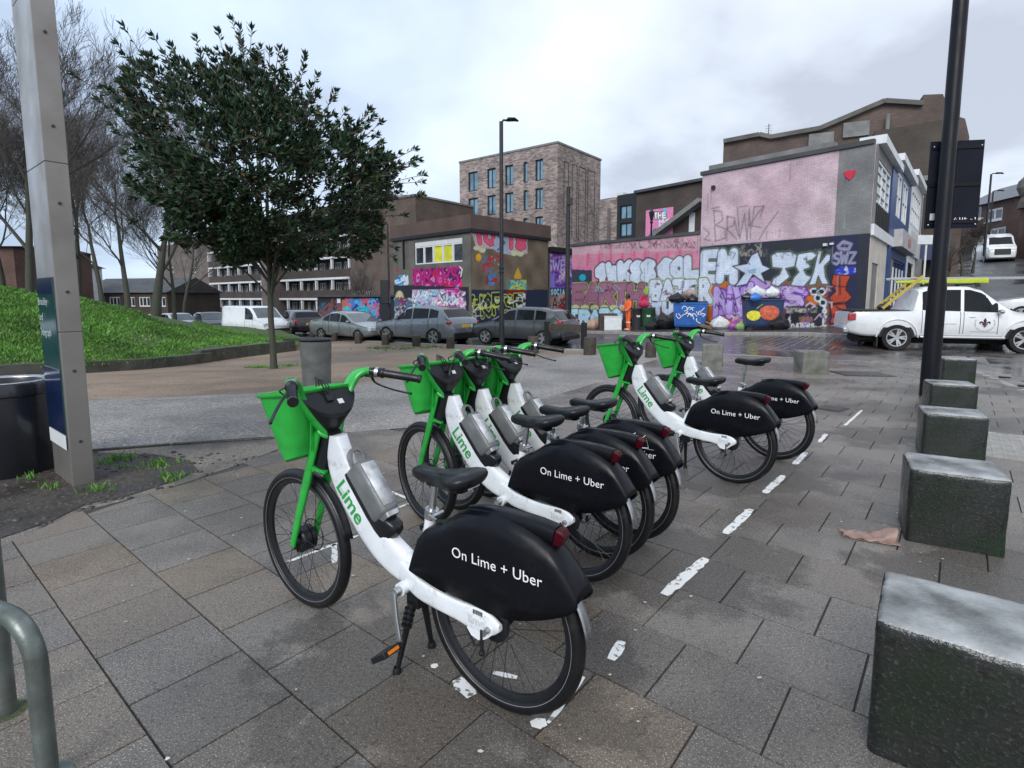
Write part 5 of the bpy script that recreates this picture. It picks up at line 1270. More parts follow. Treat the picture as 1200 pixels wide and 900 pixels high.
# ================================================================ MOUND, RETAINING KERBS, GRASS
gr = np.random.RandomState(11)
wall1 = [G(*p).to_2d() for p in ((-90, 446), (0, 442), (97, 437.5), (180, 432), (250, 424))]
wall2 = [G(*p).to_2d() for p in ((236, 425.5), (290, 418), (347, 411))]
foot = wall1[:-1] + wall2 + [G(352, 400).to_2d(), G(346, 397).to_2d()]
def seg_dist(x, y, P):
    best = 1e9
    for a, b in zip(P[:-1], P[1:]):
        dx, dy = b.x-a.x, b.y-a.y; t = max(0, min(1, ((x-a.x)*dx+(y-a.y)*dy)/(dx*dx+dy*dy))); best = min(best, math.hypot(x-a.x-t*dx, y-a.y-t*dy))
    return best
hx_x = [-60, -20, -16, -13.3, -11.3, -9.6, -8.2, -7.0, -5.8, -5]; hx_h = [2.8, 2.75, 2.5, 2.12, 1.5, 1.12, .82, .58, .3, .1]
def mound(x, y):
    d = seg_dist(x, y, foot); k = min(1, d/5.2); k = k*k*(3-2*k)*.55 + k*.45
    yc = y/17.0; xx = x/max(yc, .7) if y > 10 else x
    h = float(np.interp(xx, hx_x, hx_h))
    base = .20
    fall = 1 - max(0, min(1, (y-22)/16))**2*.75
    return gz(x, y) + base + (max(h, .25)-base)*k*fall + .04*math.sin(x*1.7+y)*math.sin(y*1.3) * k
mpoly = foot + [G(330, 393).to_2d(), Vector((-12, 30)), Vector((-18, 38)), Vector((-75, 38)), Vector((-75, 12))]
m_grass = mat('grass_turf', (.055, .13, .02), .9, 0, 0, 1.6, c2=(.06, .065, .03), detail=8)
mo = sheet('grass_mound', mpoly, m_grass, 0, 1.0, hf=mound)
# blades
P_ = []; tone = []
bl = MB()
def grass_patch(n, sampler, hf, hmin, hmax, name, seed, wd=.012, m=None):
    g = np.random.RandomState(seed); V_ = []; F_ = []
    k = 0
    while k < n:
        x, y = sampler(g)
        if x is None: continue
        z = hf(x, y)
        for _ in range(5):
            a = g.uniform(0, 6.28); h = g.uniform(hmin, hmax); ox, oy = g.normal(0, .03, 2); lx, ly = g.normal(0, .45, 2)*h; w_ = wd*g.uniform(.6, 1.4)
            c_, s_ = math.cos(a)*w_, math.sin(a)*w_; b0 = len(V_)
            V_ += [(x+ox-c_, y+oy-s_, z-.01), (x+ox+c_, y+oy+s_, z-.01), (x+ox+lx*.4+c_*.7, y+oy+ly*.4+s_*.7, z+h*.6), (x+ox+lx, y+oy+ly, z+h)]
            F_ += [(b0, b0+1, b0+2), (b0, b0+2, b0+3)]; k += 1
    me = bpy.data.meshes.new(name); me.from_pydata(V_, [], F_); me.materials.append(m or m_blade)
    o = bpy.data.objects.new(name, me); col.objects.link(o); o['kind'] = 'stuff'; o['label'] = 'short bright green grass'; o['category'] = 'grass'; return o
def blade_mat(name, c1, c2, c3):
    m = bpy.data.materials.new(name); m.use_nodes = True; t = m.node_tree; n = t.nodes; l = t.links; b = n['Principled BSDF']; b.inputs['Roughness'].default_value = .55
    gm = n.new('ShaderNodeNewGeometry'); cr = n.new('ShaderNodeValToRGB'); l.new(gm.outputs['Random Per Island'], cr.inputs[0])
    e = cr.color_ramp.elements; e[0].color = (*c1, 1); e[1].color = (*c3, 1); q = e.new(.5); q.color = (*c2, 1); e[1].position = .5
    tc = n.new('ShaderNodeTexCoord'); nz = n.new('ShaderNodeTexNoise'); nz.inputs['Scale'].default_value = .8; nz.inputs['Detail'].default_value = 5; l.new(tc.outputs['Object'], nz.inputs['Vector'])
    mr = n.new('ShaderNodeMapRange'); mr.inputs[1].default_value = .35; mr.inputs[2].default_value = .65; mr.inputs[3].default_value = .6; mr.inputs[4].default_value = 1.25; l.new(nz.outputs[0], mr.inputs[0])
    mu = n.new('ShaderNodeMix'); mu.data_type = 'RGBA'; mu.blend_type = 'MULTIPLY'; mu.inputs[0].default_value = 1; l.new(cr.outputs[0], mu.inputs[6]); l.new(mr.outputs[0], mu.inputs[7])
    l.new(mu.outputs[2], b.inputs['Base Color']); b.inputs['Transmission Weight'].default_value = 0
    return m
m_blade = blade_mat('grass_blades', (.060, .17, .022), (.105, .28, .036), (.18, .34, .07))
def smp_mound(g):
    t = g.random_sample(); px_ = g.uniform(-15, 350); d = g.uniform(0, 1)**.8*11
    base = G(px_, 442 if px_ < 230 else 424); r_ = Vector((base.x, base.y)).normalized(); x, y = base.x+r_.x*d, base.y+r_.y*d
    if not inside((x, y), mpoly): return None, None
    if .5 < (math.sin(x*1.9+2)*math.sin(y*1.3+x)+g.normal(0, .12)) and g.random_sample() < .85: return None, None
    return x, y
grass_patch(80000, smp_mound, mound, .05, .13, 'grass', 1, .013)
# weeds in soil strip, round the tree and along the stubs
def smp_spots(spots):
    def f(g):
        s_ = spots[g.randint(len(spots))]; p = G(s_[0], s_[1]); r_ = s_[2]
        return p.x+g.normal(0, r_), p.y+g.normal(0, r_*.6)
    return f
grass_patch(420, smp_spots([(135, 540, .10), (180, 548, .10), (190, 545, .07), (150, 537, .06), (205, 560, .06), (60, 573, .05), (118, 575, .05), (35, 560, .04)]), gz, .02, .075, 'weeds', 2, .006)
grass_patch(1800, smp_spots([(303, 431, .16), (338, 429, .16), (390, 398, .25), (470, 409, .5), (500, 407, .5), (445, 408, .3)]), gz, .03, .08, 'weeds', 3, .010)
# retaining kerbs
m_rk = mat('retaining_kerb_concrete', (.085, .082, .075), .7, 0, 0, 3, c2=(.045, .05, .038), bump=.5, bscale=30, rvar=.2, detail=8)
def retaining(P, h, w_, label):
    b = MB(); seg = 2.2; rings_ = []
    for a, c in zip(P[:-1], P[1:]):
        d = c-a; dn = d.normalized(); s_ = Vector((-dn.y, dn.x))*w_; n_ = max(1, int(d.length/seg))
        for i in range(n_):
            p, q = a+d*(i/n_)+dn*.006, a+d*((i+1)/n_)-dn*.006; vs = []
            for k_ in (-.3, h):
                for e_ in (p, q, q+s_, p+s_): vs.append((e_.x, e_.y, gz(e_.x, e_.y)+k_))
            b.add(vs, [(3, 2, 1, 0), (4, 5, 6, 7), (0, 1, 5, 4), (1, 2, 6, 5), (2, 3, 7, 6), (3, 0, 4, 7)])
    o = b.build('retaining_kerb', m_rk, bevel=.02, smooth=0); tag(o, label, 'kerb wall'); return o
retaining(wall1, .30, .32, 'low dark concrete kerb wall edging the grass mound behind the black bin')
retaining(wall2, .40, .34, 'taller stepped concrete kerb wall at the foot of the grass behind the tree trunk')

# ================================================================ STREET FURNITURE
# granite seats / blocks
m_gran = wet_ground('wet_granite_block', (.017, .019, .017), (.009, .012, .009), (.06, .065, .06), 75, .10, .38, bump=.7, wetscale=2.2, big=4, wetdark=.8)
def green_granite(m):
    n = m.node_tree.nodes; l = m.node_tree.links; b = n['Principled BSDF']; src = b.inputs['Base Color'].links[0].from_socket
    tc = n.new('ShaderNodeTexCoord'); nz = n.new('ShaderNodeTexNoise'); nz.inputs['Scale'].default_value = 3.5; nz.inputs['Detail'].default_value = 7; l.new(tc.outputs['Object'], nz.inputs['Vector'])
    mr = n.new('ShaderNodeMapRange'); mr.inputs[1].default_value = .45; mr.inputs[2].default_value = .7; mr.inputs[4].default_value = .75; l.new(nz.outputs[0], mr.inputs[0])
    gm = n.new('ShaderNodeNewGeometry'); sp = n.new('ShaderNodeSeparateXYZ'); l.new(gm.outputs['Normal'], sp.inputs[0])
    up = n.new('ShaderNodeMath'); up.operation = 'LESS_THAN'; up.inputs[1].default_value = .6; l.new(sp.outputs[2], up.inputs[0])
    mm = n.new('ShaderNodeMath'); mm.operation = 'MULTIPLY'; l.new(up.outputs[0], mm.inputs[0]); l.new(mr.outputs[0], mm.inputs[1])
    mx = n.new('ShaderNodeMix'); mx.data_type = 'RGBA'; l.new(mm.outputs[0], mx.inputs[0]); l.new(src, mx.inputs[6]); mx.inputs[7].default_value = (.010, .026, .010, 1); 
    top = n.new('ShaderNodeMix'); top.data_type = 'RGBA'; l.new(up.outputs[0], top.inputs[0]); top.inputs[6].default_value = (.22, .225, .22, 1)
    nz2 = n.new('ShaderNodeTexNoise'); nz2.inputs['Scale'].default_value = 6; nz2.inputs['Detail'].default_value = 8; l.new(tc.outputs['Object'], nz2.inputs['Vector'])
    cr = n.new('ShaderNodeValToRGB'); cr.color_ramp.elements[0].position = .35; cr.color_ramp.elements[0].color = (.09, .095, .09, 1); cr.color_ramp.elements[1].position = .65; cr.color_ramp.elements[1].color = (.36, .37, .37, 1)  # upward faces only: highlights put into a paler, patchy stone colour
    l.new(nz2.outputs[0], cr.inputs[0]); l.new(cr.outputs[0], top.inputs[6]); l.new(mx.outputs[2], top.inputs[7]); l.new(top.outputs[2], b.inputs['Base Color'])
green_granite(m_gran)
m_gran2 = mat('weathered_concrete_block', (.20, .195, .18), .5, 0, 0, 6, c2=(.075, .085, .06), bump=.4, bscale=60, rvar=.2, detail=8)
def block(fl, fr, yaw, w_, dpt, h, label, m, z=None, grp='granite blocks lining the pavement'):
    """fl: photo pixel of the top near-left corner"""
    p = G(*fl, z=h) if z is None else G(*fl, z=h+z); q = G(*fr, z=h) if fr else None
    b = MB(); b.box((w_/2, dpt/2, h/2-.05), (w_, dpt, h+.1)); o = b.build('stone_block', m, smooth=0); bm_ = bmesh.new(); bm_.from_mesh(o.data); bmesh.ops.subdivide_edges(bm_, edges=bm_.edges[:], cuts=22, use_grid_fill=True); r_ = random.Random(int(fl[0]))
    cc_ = Vector((w_/2, dpt/2, h/2-.05)); hf_ = Vector((w_/2, dpt/2, h/2+.05)); from mathutils import noise as _ns
    for v in bm_.verts:
        q = v.co - cc_; dd_ = [hf_[i]-abs(q[i]) for i in range(3)]; near = sorted(dd_)[:2]
        n1 = _ns.noise(Vector(v.co)*9 + Vector((fl[0], 0, 0))); n2 = _ns.noise(Vector(v.co)*38 + Vector((0, fl[0], 0)))
        ed = max(0, 1 - near[1]/.022); amt = .0015*n2 + ed*(.006 + max(0, n1)*.012 + max(0, n2)*.006)
        v.co = cc_ + Vector([q[i] - math.copysign(amt, q[i]) if dd_[i] < .03 else q[i] for i in range(3)])
    bm_.to_mesh(o.data); bm_.free(); [setattr(p_, 'use_smooth', True) for p_ in o.data.polygons]; o.data.set_sharp_from_angle(angle=R(60))
    o.location = (p.x, p.y, 0 if z is None else z); o.rotation_euler.z = yaw; tag(o, label, 'stone block', grp); return o
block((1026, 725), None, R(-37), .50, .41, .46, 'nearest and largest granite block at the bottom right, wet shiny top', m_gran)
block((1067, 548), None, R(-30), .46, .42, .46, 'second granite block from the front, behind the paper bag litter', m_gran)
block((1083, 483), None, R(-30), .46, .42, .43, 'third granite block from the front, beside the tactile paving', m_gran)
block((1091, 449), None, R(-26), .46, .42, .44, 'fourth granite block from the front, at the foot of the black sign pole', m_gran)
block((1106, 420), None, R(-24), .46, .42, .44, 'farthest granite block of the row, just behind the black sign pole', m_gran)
block((942, 412), None, R(-4), .50, .45, .42, 'square grey block standing alone in front of the white pickup', m_gran2)
block((823, 404), None, R(-22), .44, .42, .42, 'square grey block near the handlebars of the right hand bikes', m_gran2)
# stainless totem
m_tot = mat('brushed_totem_steel', (.30, .285, .265), .42, .55, 0, 1.8, c2=(.20, .185, .17), rvar=.12, detail=8)
TP = Vector((-3.40, 4.09)); TU = Vector((-.777, .629)); TV = Vector((.55, .835)).normalized()
ang = math.atan2(TU.y, TU.x)
t = thing('sign_totem', 'tall square grey metal sign totem rising beside the black bin', 'sign', (TP.x, TP.y, 0), ang)
# local: x along U (0...56), y = -V side... V in local frame
def tloc(u, v, z): return (u, -v, z)
tb = MB()
for z0, z1 in ((-.05, 1.195), (1.20, 2.44), (2.445, 3.66), (3.665, 4.9)): tb.box((.28, -.07, (z0+z1)/2), (.56, .14, z1-z0))
tb.box((.28, -.07, 2.4), (.545, .125, 4.9)); tb.build('column', m_tot, t, bevel=.004, smooth=0)
ri = MB()
for z in (.35, .9, 1.5, 2.15, 2.7, 3.35): ri = MB(); ri.tube([(-.001, -.07, z), (-.006, -.07, z)], .012, 10); ri.build('rivet', mat('dark_rivet', (.03, .03, .03), .5), t)
pn = MB(); pn.box((.29, .003, 1.0), (.50, .010, 1.22)); po = pn.build('map_panel', mat('teal_map_print', (.016, .06, .075), .15, 0, 0, 5, c2=(.02, .10, .075), coat=.6), t)
for z_, h__ in ((1.55, .12), (.66, .50)): p2 = MB(); p2.box((.29, .0105, z_), (.50, .004, h__)); p2.build('navy_band', mat('navy_print', (.008, .02, .07), .15, 0, .2, 4, coat=.6), po)
p3 = MB(); p3.box((.29, .0105, .345), (.50, .004, .11)); p3.build('notice', m_wpaint, po)
m_tt = mat('pale_print', (.35, .42, .40), .5)
for i, s_ in enumerate(('Brockley', 'and', 'Telegraph')): text_obj('lettering', s_, .085, m_tt, po, (.06, .0135, 1.40-i*.12), (1, 0, 0), (0, 0, 1), .0006).rotation_euler = (0, 0, 0)
for q in [c for c in po.children if c.name.startswith('lettering')]:
    # readable from outside (the face looks along +y of the totem)
    for v in q.data.vertices: v.co.x = .52 - (v.co.x - .06)
    q.data.flip_normals()
# black litter bin, left edge
m_binb = mat('black_bin_plastic', (.010, .012, .017), .3, 0, .3, 5, coat=.3, rvar=.1)
b = MB(); b.lathe([(.0, 0), (.335, 0), (.345, .03), (.348, .66), (.362, .67), (.362, .75), (.355, .765), (.30, .772), (.27, .765), (.262, .74), (.25, .55), (0, .55)], n=48)
o = b.build('litter_bin', m_binb, smooth=30); o.location = (-4.28, 4.52, 0); tag(o, 'round black litter bin at the left edge beside the totem', 'litter bin')
rm = MB(); rm.torus((0, 0, .771), .315, .022, 48, 8, axis='z', ry=.007); rm.torus((0, 0, .764), .275, .008, 48, 8, axis='z'); ro = rm.build('rim', m_alu, o); 
# cycle stand
m_galv = mat('weathered_galvanised_steel', (.21, .235, .225), .4, .5, 0, 9, c2=(.07, .085, .07), rvar=.15, detail=9, bump=.15, bscale=50)
b = MB()
pa = Vector((-1.40, 1.50, 0)); pb = Vector((-2.05, 1.75, 0))
d = (pb-pa).normalized(); H_ = .50
b = MB(); pts_ = [pa, pa+Vector((0, 0, H_-.14))]
for i in range(1, 9): a_ = PI/2*i/8; pts_.append(pa + d*(.13*(1-math.cos(a_))) + Vector((0, 0, H_-.13+.13*math.sin(a_))))
L_ = (pb-pa).length
for i in range(0, 9): a_ = PI/2*i/8; pts_.append(pa + d*(L_-.13+.13*math.sin(a_)) + Vector((0, 0, H_-.13+.13*math.cos(a_))))
pts_ += [pb]
b.tube([p-Vector((pa.x, pa.y, 0)) for p in pts_], .028, 18, up=(d.y, -d.x, 0)); b.lathe([(0, 0), (.06, 0), (.06, .008), (.03, .012)], n=16)
o = b.build('cycle_stand', m_galv, smooth=60); o.location = (pa.x, pa.y, .012); tag(o, 'bent weathered steel cycle stand at the bottom left corner', 'cycle stand')
b = MB(); b.tube([(0, 0, -.02), (0, 0, .9)], .03, 18); o = b.build('steel_post', m_galv, smooth=60); gp = G(10, 838); o.location = (gp.x-.005, gp.y, .0); tag(o, 'weathered steel post with mossy foot behind the cycle stand', 'post')
b = MB(); b.lathe([(0, .012), (.05, .014), (.075, .01), (.09, .0)], n=14); ms = b.build('moss', mat('moss', (.07, .085, .04), .9, 0, .4, 40, bump=.8), o)
# concrete drum bin
gp = G(366, 455); b = MB()
b.lathe([(0, 0), (.225, 0), (.232, .02), (.262, .76), (.268, .78), (.25, .785)], n=40); o = b.build('waste_drum', mat('stained_galvanised_drum', (.20, .21, .20), .42, .35, 0, 5, c2=(.11, .115, .105), rvar=.12, detail=8), smooth=40)
o.location = (gp.x, gp.y+.23, gz(gp.x, gp.y)); tag(o, 'tapered grey drum litter bin with flat lid in the middle of the gravel', 'litter bin')
b = MB(); b.lathe([(0, .80), (.28, .80), (.285, .815), (.27, .83), (0, .835)], n=40); b.box((-.34, 0, .815), (.3, .34, .03)); b.build('lid', m_dframe, o)
# wooden stubs
m_wood = mat('dark_weathered_timber', (.060, .048, .036), .75, 0, 0, 7, c2=(.030, .026, .020), bump=.5, bscale=25)
stubs = [(343, 392.5, .27), (366, 394.5, .27), (392, 400, .26), (420, 402.5, .28), (452, 404, .28), (488, 406, .28), (528, 408, .29), (625, 414, .32), (691, 416, .32), (762, 419, .27)]
slab_ = ['leftmost timber stub, far side of the gravel by the white van', 'second timber stub from the left, behind the drum bin', 'timber stub right of the drum bin with grass at its foot', 'timber stub in front of the silver saloon', 'timber stub between the silver saloon and grey car', 'timber stub in front of the grey car rear wheel', 'timber stub behind the grey car tail', 'thick timber stub by the left rail post', 'thick timber stub by the right rail post', 'timber stub behind the basket of the right hand bikes']
for (x, y, w_), lb_ in zip(stubs, slab_):
    gp = G(x, y); b = MB(); r_ = random.Random(int(x)); n_ = 10; hh_ = .42 if w_ < .3 else .52
    ring_ = [(w_/2*(1+r_.uniform(-.06, .06))*a, w_/2*(1+r_.uniform(-.06, .06))*c) for a, c in circ(12, 1, 1, 3)]
    b.loft([[(a*s_, c*s_, z) for a, c in ring_] for z, s_ in ((-.1, 1), (hh_*.5, 1.02), (hh_-.03, 1.0), (hh_, .9))]); o = b.build('timber_stub', m_wood, smooth=40)
    o.location = (gp.x, gp.y, gz(gp.x, gp.y)); o.rotation_euler = (R(r_.uniform(-2, 2)), R(r_.uniform(-2, 2)), r_.uniform(0, 3)); tag(o, lb_, 'timber bollard', 'timber stubs along the road edge')
# timber rail barrier
p1, p2 = G(641, 408), G(684, 410); t = thing('rail_barrier', 'short brown rail barrier on two black posts in front of the dark hatchback', 'barrier', (p1.x, p1.y, gz(p1.x, p1.y)), math.atan2(p2.y-p1.y, p2.x-p1.x)); L_ = (p2-p1).to_2d().length
for x in (0, L_): b = MB(); b.box((x, 0, .42), (.16, .12, 1.0)); b.build('post', m_dframe, t, bevel=.01, smooth=0)
b = MB(); b.box((L_/2, 0, .72), (L_-.16, .06, .26)); b.build('rail', mat('brown_rail', (.05, .042, .034), .6, 0, .3, 4), t)
# lamp columns
def lamp(px_, py, top, rb, rt, label, arm, name='street_lamp', m=None, grp=None, bands=True, Yd=None):
    gp = G(px_, py) if Yd is None else D(px_, py, Yd); z0 = gz(gp.x, gp.y) if Yd is None else gp.z
    t = thing(name, label, 'street lamp', (gp.x, gp.y, z0), 0, grp); h = top - z0
    b = MB(); b.lathe([(0, 0), (rb, 0), (rb, 1.35), (rb*.8, 1.5), (rt, h), (0, h)], n=16)
    if bands: [b.lathe([(rb*.95, q), (rb*1.12, q+.01), (rb*1.12, q+.05), (rb*.95, q+.06)], n=16) for q in (2.6, 2.75)]
    b.build('pole', m or m_dframe, t, smooth=40)
    dx, dy, hl = arm; b = MB(); b.tube([(0, 0, h-.05), (dx*.25, dy*.25, h+.05), (dx, dy, h+.03)], .035, 8); b.build('arm', m or m_dframe, t)
    b = MB(); b.tube([(dx*.55, dy*.55, h+.03), (dx*.8, dy*.8, h+.07), (dx*1.5, dy*1.5, h+.07), (dx*1.9, dy*1.9, h+.02)], [(.04, .03), (.14, .06), (.15, .05), (.06, .02)], 12); b.build('lamp_head', m or m_dframe, t, smooth=60)
    return t
lamp(588, 409, D(590, 99, 15.7).z, .09, .065, 'tall dark street lamp in the middle, head pointing right', (.3, .0, 0))
lamp(458, 374, 0, .08, .05, 'tall thin lamp with a curved arm to the left in front of the left graffiti building', (-.35, 0, 0), Yd=29) if False else None
gp = D(457, 384, 29); t = lamp(457, 384, D(457, 262, 29).z, .07, .045, 'thin lamp column with its head pointing left, against the left graffiti building', (-.32, -.1, 0), Yd=29, bands=False)
b = MB(); q = D(455, 342, 29); b.box((q.x-gp.x-.1, -.25, q.z-gp.z), (.45, .35, 1.25)); b.build('control_box', m_dframe, t, bevel=.03)
# telegraph pole
gp = D(664.5, 385, 27); o = MB(); hgt = D(665, 219, 27).z - gp.z; o.lathe([(0, 0), (.13, 0), (.09, hgt), (0, hgt+.02)], n=12); o.box((.05, -.1, hgt-.7), (.3, .12, .3)); 
o = o.build('telegraph_pole', mat('black_timber_pole', (.018, .016, .016), .6, 0, .3, 4)); o.location = gp; tag(o, 'plain black telegraph pole in front of the purple building', 'pole')
# victorian lamp behind the yard wall
gp = D(763, 278, 34); t = thing('heritage_lamp', 'black heritage lantern on a post in front of the pink THE mural', 'street lamp', (gp.x, gp.y, gp.z-4.5))
b = MB(); b.lathe([(0, 0), (.09, 0), (.05, 5.3), (.11, 5.4), (.05, 5.5)], n=10); b.build('pole', m_dframe, t); b = MB(); b.lathe([(.08, 5.5), (.17, 5.95), (.20, 5.97), (.04, 6.15), (.03, 6.25)], n=6); b.build('lantern', m_dframe, t)
# big black pole with sign seen from behind, right
m_blkp = mat('gloss_black_pole_paint', (.004, .0045, .008), .42, 0, .3, 3, spec=.25, rvar=.08)
gp = G(1094.5, 466); PX, PY = gp.x, gp.y+.11
t = thing('lamp_column', 'thick black pole in front of the white pickup, holding a dark sign board', 'lamp post', (PX, PY, 0))
b = MB(); b.lathe([(0, 0), (.118, 0), (.116, 1.6), (.100, 1.75), (.088, 8), (.07, 9.5), (0, 9.5)], n=24); b.build('pole', m_blkp, t, smooth=40)
b = MB(); b.tube([(0, 0, 9.4), (-.3, -.3, 9.7), (-.9, -.8, 9.8)], .05, 8); b.build('arm', m_blkp, t)
b = MB(); b.tube([(-.8, -.7, 9.8), (-1.0, -.9, 9.84), (-1.5, -1.3, 9.8)], [(.05, .03), (.14, .06), (.06, .03)], 10); b.build('lamp_head', m_blkp, t)
s0 = D(1091, 166, PY+.16); s1 = D(1156, 158, PY+.05); s2 = D(1083, 268, PY+.16); s3 = D(1146, 263, PY+.05)
t = thing('sign_board', 'large black sign board seen from behind, mounted on the thick black pole', 'sign', (PX, PY+.15, (s2.z+s0.z)/2), math.atan2(-.12, s1.x-s0.x))
hw = (s1.x-s0.x)/2*.985; hh = (s0.z-s2.z)/2; cx_ = (s0.x+s1.x)/2-PX
b = MB(); b.box((cx_-hw/2, 0, 0), (hw-.004, .03, hh*2)); b.box((cx_+hw/2, 0, 0), (hw-.004, .03, hh*2)); b.box((cx_, .01, 0), (hw*1.9, .02, hh*1.9)); b.build('board', mat('dark_sign_back', (.004, .006, .013), .6, 0, .3, 3, spec=.2), t, smooth=0, bevel=.004)
for z in (-.0, hh*.85, -hh*.85): b = MB(); b.box((cx_, -.02, z), (hw*2-.03, .02, .05)); b.build('brace', m_blkp, t, smooth=0)
b = MB(); b.box((cx_-hw+.13, -.018, -hh+.14), (.15, .005, .15)); b.build('sticker', m_wpaint, t, smooth=0)
b = MB()
for P in ([(0, 0), (.03, .05), (.05, 0), (.02, -.01)], [(.08, .05), (.09, 0), (.12, .0), (.12, .05)], [(.15, .05), (.15, 0), (.19, .0)], [(.15, .03), (.18, .03)], [(.22, .02), (.25, .02)], [(.28, .05), (.29, 0), (.26, .01)], [(.33, .03), (.39, .035)]): b.tube([(cx_+.02+a, -.019, -hh+.10+c) for a, c in P], (.006, .002), 4, up=(0, 1, 0))
b.build('scribble', m_wtxt, t)
b = MB()
for x in (-hw+.04, hw-.04):
    for z in (-hh+.05, hh-.08): b.ball((cx_+x, -.02, z), .014, 8, 6)
b.build('bolt', m_alu, t)
# distant lamps on the hill road
lamp(1153, 300, D(1153, 204, 40).z, .09, .06, 'nearer of two distant lamp columns on the hill, right of the sign board', (.45, 0, 0), Yd=40, bands=False, grp='lamp columns up the hill')
lamp(1157, 300, D(1156, 224, 50).z, .09, .06, 'farther and shorter of two distant lamp columns on the hill', (.5, 0, 0), Yd=50, bands=False, grp='lamp columns up the hill')
b = MB(); gp = D(1076, 300, 31); b.tube([(0, 0, -3), (0, 0, 1.6)], .05, 8); b.box((.15, -.06, 1.7), (1.4, .05, .5)); o = b.build('street_sign', m_wpaint, smooth=0); o.location = (D(1086, 281, 31).x, 31, D(1086, 281, 31).z-1.7); tag(o, 'pale rectangular street sign behind the thick black pole', 'sign')
# drain cover, manhole plates, tactile paving, litter
m_iron = mat('wet_iron', (.06, .058, .055), .35, .5, .3, 20, bump=.4, bscale=120)
for i, (x, y, w_, h_, rz, lb_) in enumerate(((1010, 439, .9, .7, -8, 'square paved inspection cover in front of the farther grey block'), (975, 480, .35, .3, 40, 'small iron cover in the paving right of the bikes'))):
    gp = G(x, y); b = MB(); b.box((0, 0, .016), (w_, h_, .01)); b.box((0, 0, .019), (w_-.06, h_-.06, .01)); o = b.build('inspection_cover', m_iron, smooth=0); o.location = (gp.x, gp.y, gz(gp.x, gp.y)); o.rotation_euler.z = R(rz); tag(o, lb_, 'manhole cover', 'covers set in the paving')
b = MB(); gp = G(1170, 520); 
for i in range(4):
    for j in range(3): 
        b.box((i*.41, j*.41, .012), (.4, .4, .012))
        for k in range(5):
            for l_ in range(5): b.lathe([(.014, .018), (.010, .0235), (0, .0235)], (i*.41-.16+k*.08, j*.41-.16+l_*.08, 0), 6)
o = b.build('tactile_paving', mat('pale_tactile_slab', (.26, .245, .22), .4, 0, .2, 8, rvar=.12), smooth=0); gq = G(1163, 538); o.location = (gq.x+.2, gq.y+.1, .004); o.rotation_euler.z = R(-39); o['kind'] = 'structure'
# paper bag litter
gp = G(985, 628); b = MB(); m_pb = mat('wet_brown_paper', (.34, .22, .185), .5, 0, 0, 14, c2=(.22, .14, .115), bump=.4, bscale=30); r_ = random.Random(4)
nu, nv = 14, 7; L_, W_ = .29, .145
def bagpt(u, v, up_):
    x = u*L_ + .01*math.sin(v*7); y = (v-.5)*W_*(1-.35*max(0, .35-u)/.35); op = max(0, u-.55)/.45
    z = .018 + (up_*(.004 + .062*op*math.sin(PI*v)**.6 + .012*math.sin(PI*v))) + .006*math.sin(u*23+v*9)*(1 if up_ else .3) + .004*math.sin(v*31+u*5)*up_
    return (x - (.05*abs(v-.5) if up_ else 0)*op, y*(1-.15*op*up_), z)
for up_ in (0, 1):
    k0 = len(b.v); vs = [bagpt(i/nu, j/nv, up_) for i in range(nu+1) for j in range(nv+1)]
    b.add(vs, [(i*(nv+1)+j, (i+1)*(nv+1)+j, (i+1)*(nv+1)+j+1, i*(nv+1)+j+1) for i in range(nu) for j in range(nv)])
o = b.build('paper_bag', m_pb, solid=.001, smooth=20); o.location = gp; o.rotation_euler.z = R(-22); tag(o, 'crumpled pinkish paper bag lying on the paving', 'litter')
# small pale debris flecks (chewing gum, petals)
b = MB(); r_ = random.Random(9); m_fl = mat('pale_flecks', (.5, .48, .42), .6, 0, .3)
for _ in range(230):
    x = r_.uniform(-4, 4.5); y = r_.uniform(1.4, 7)
    if not inside((x, y), pave_poly): continue
    s_ = r_.uniform(.003, .010); ring_ = [(x+a*s_*r_.uniform(.5, 1.6), y+c*s_*r_.uniform(.4, 1), .0175+r_.uniform(0, .002)) for a, c in circ(6)]; b.add(ring_, [tuple(range(6))])
o = b.build('debris', m_fl, smooth=0); o['kind'] = 'stuff'; tag(o, 'scattered pale flecks and petals on the wet paving', 'debris')
# soil clods and leaf litter in the soil strip
b = MB()
for _ in range(520):
    gp = G(r_.uniform(-20, 330), r_.uniform(530, 620)); 
    if inside((gp.x, gp.y), pave_poly) or gp.z is None: continue
    s_ = r_.uniform(.006, .03); b.ball((gp.x, gp.y, .006), s_, 6, 4, (1, r_.uniform(.5, 1), r_.uniform(.3, .6)))
o = b.build('soil_crumbs', m_soil, smooth=30); o['kind'] = 'stuff'; tag(o, 'dark soil crumbs beside the totem', 'soil')
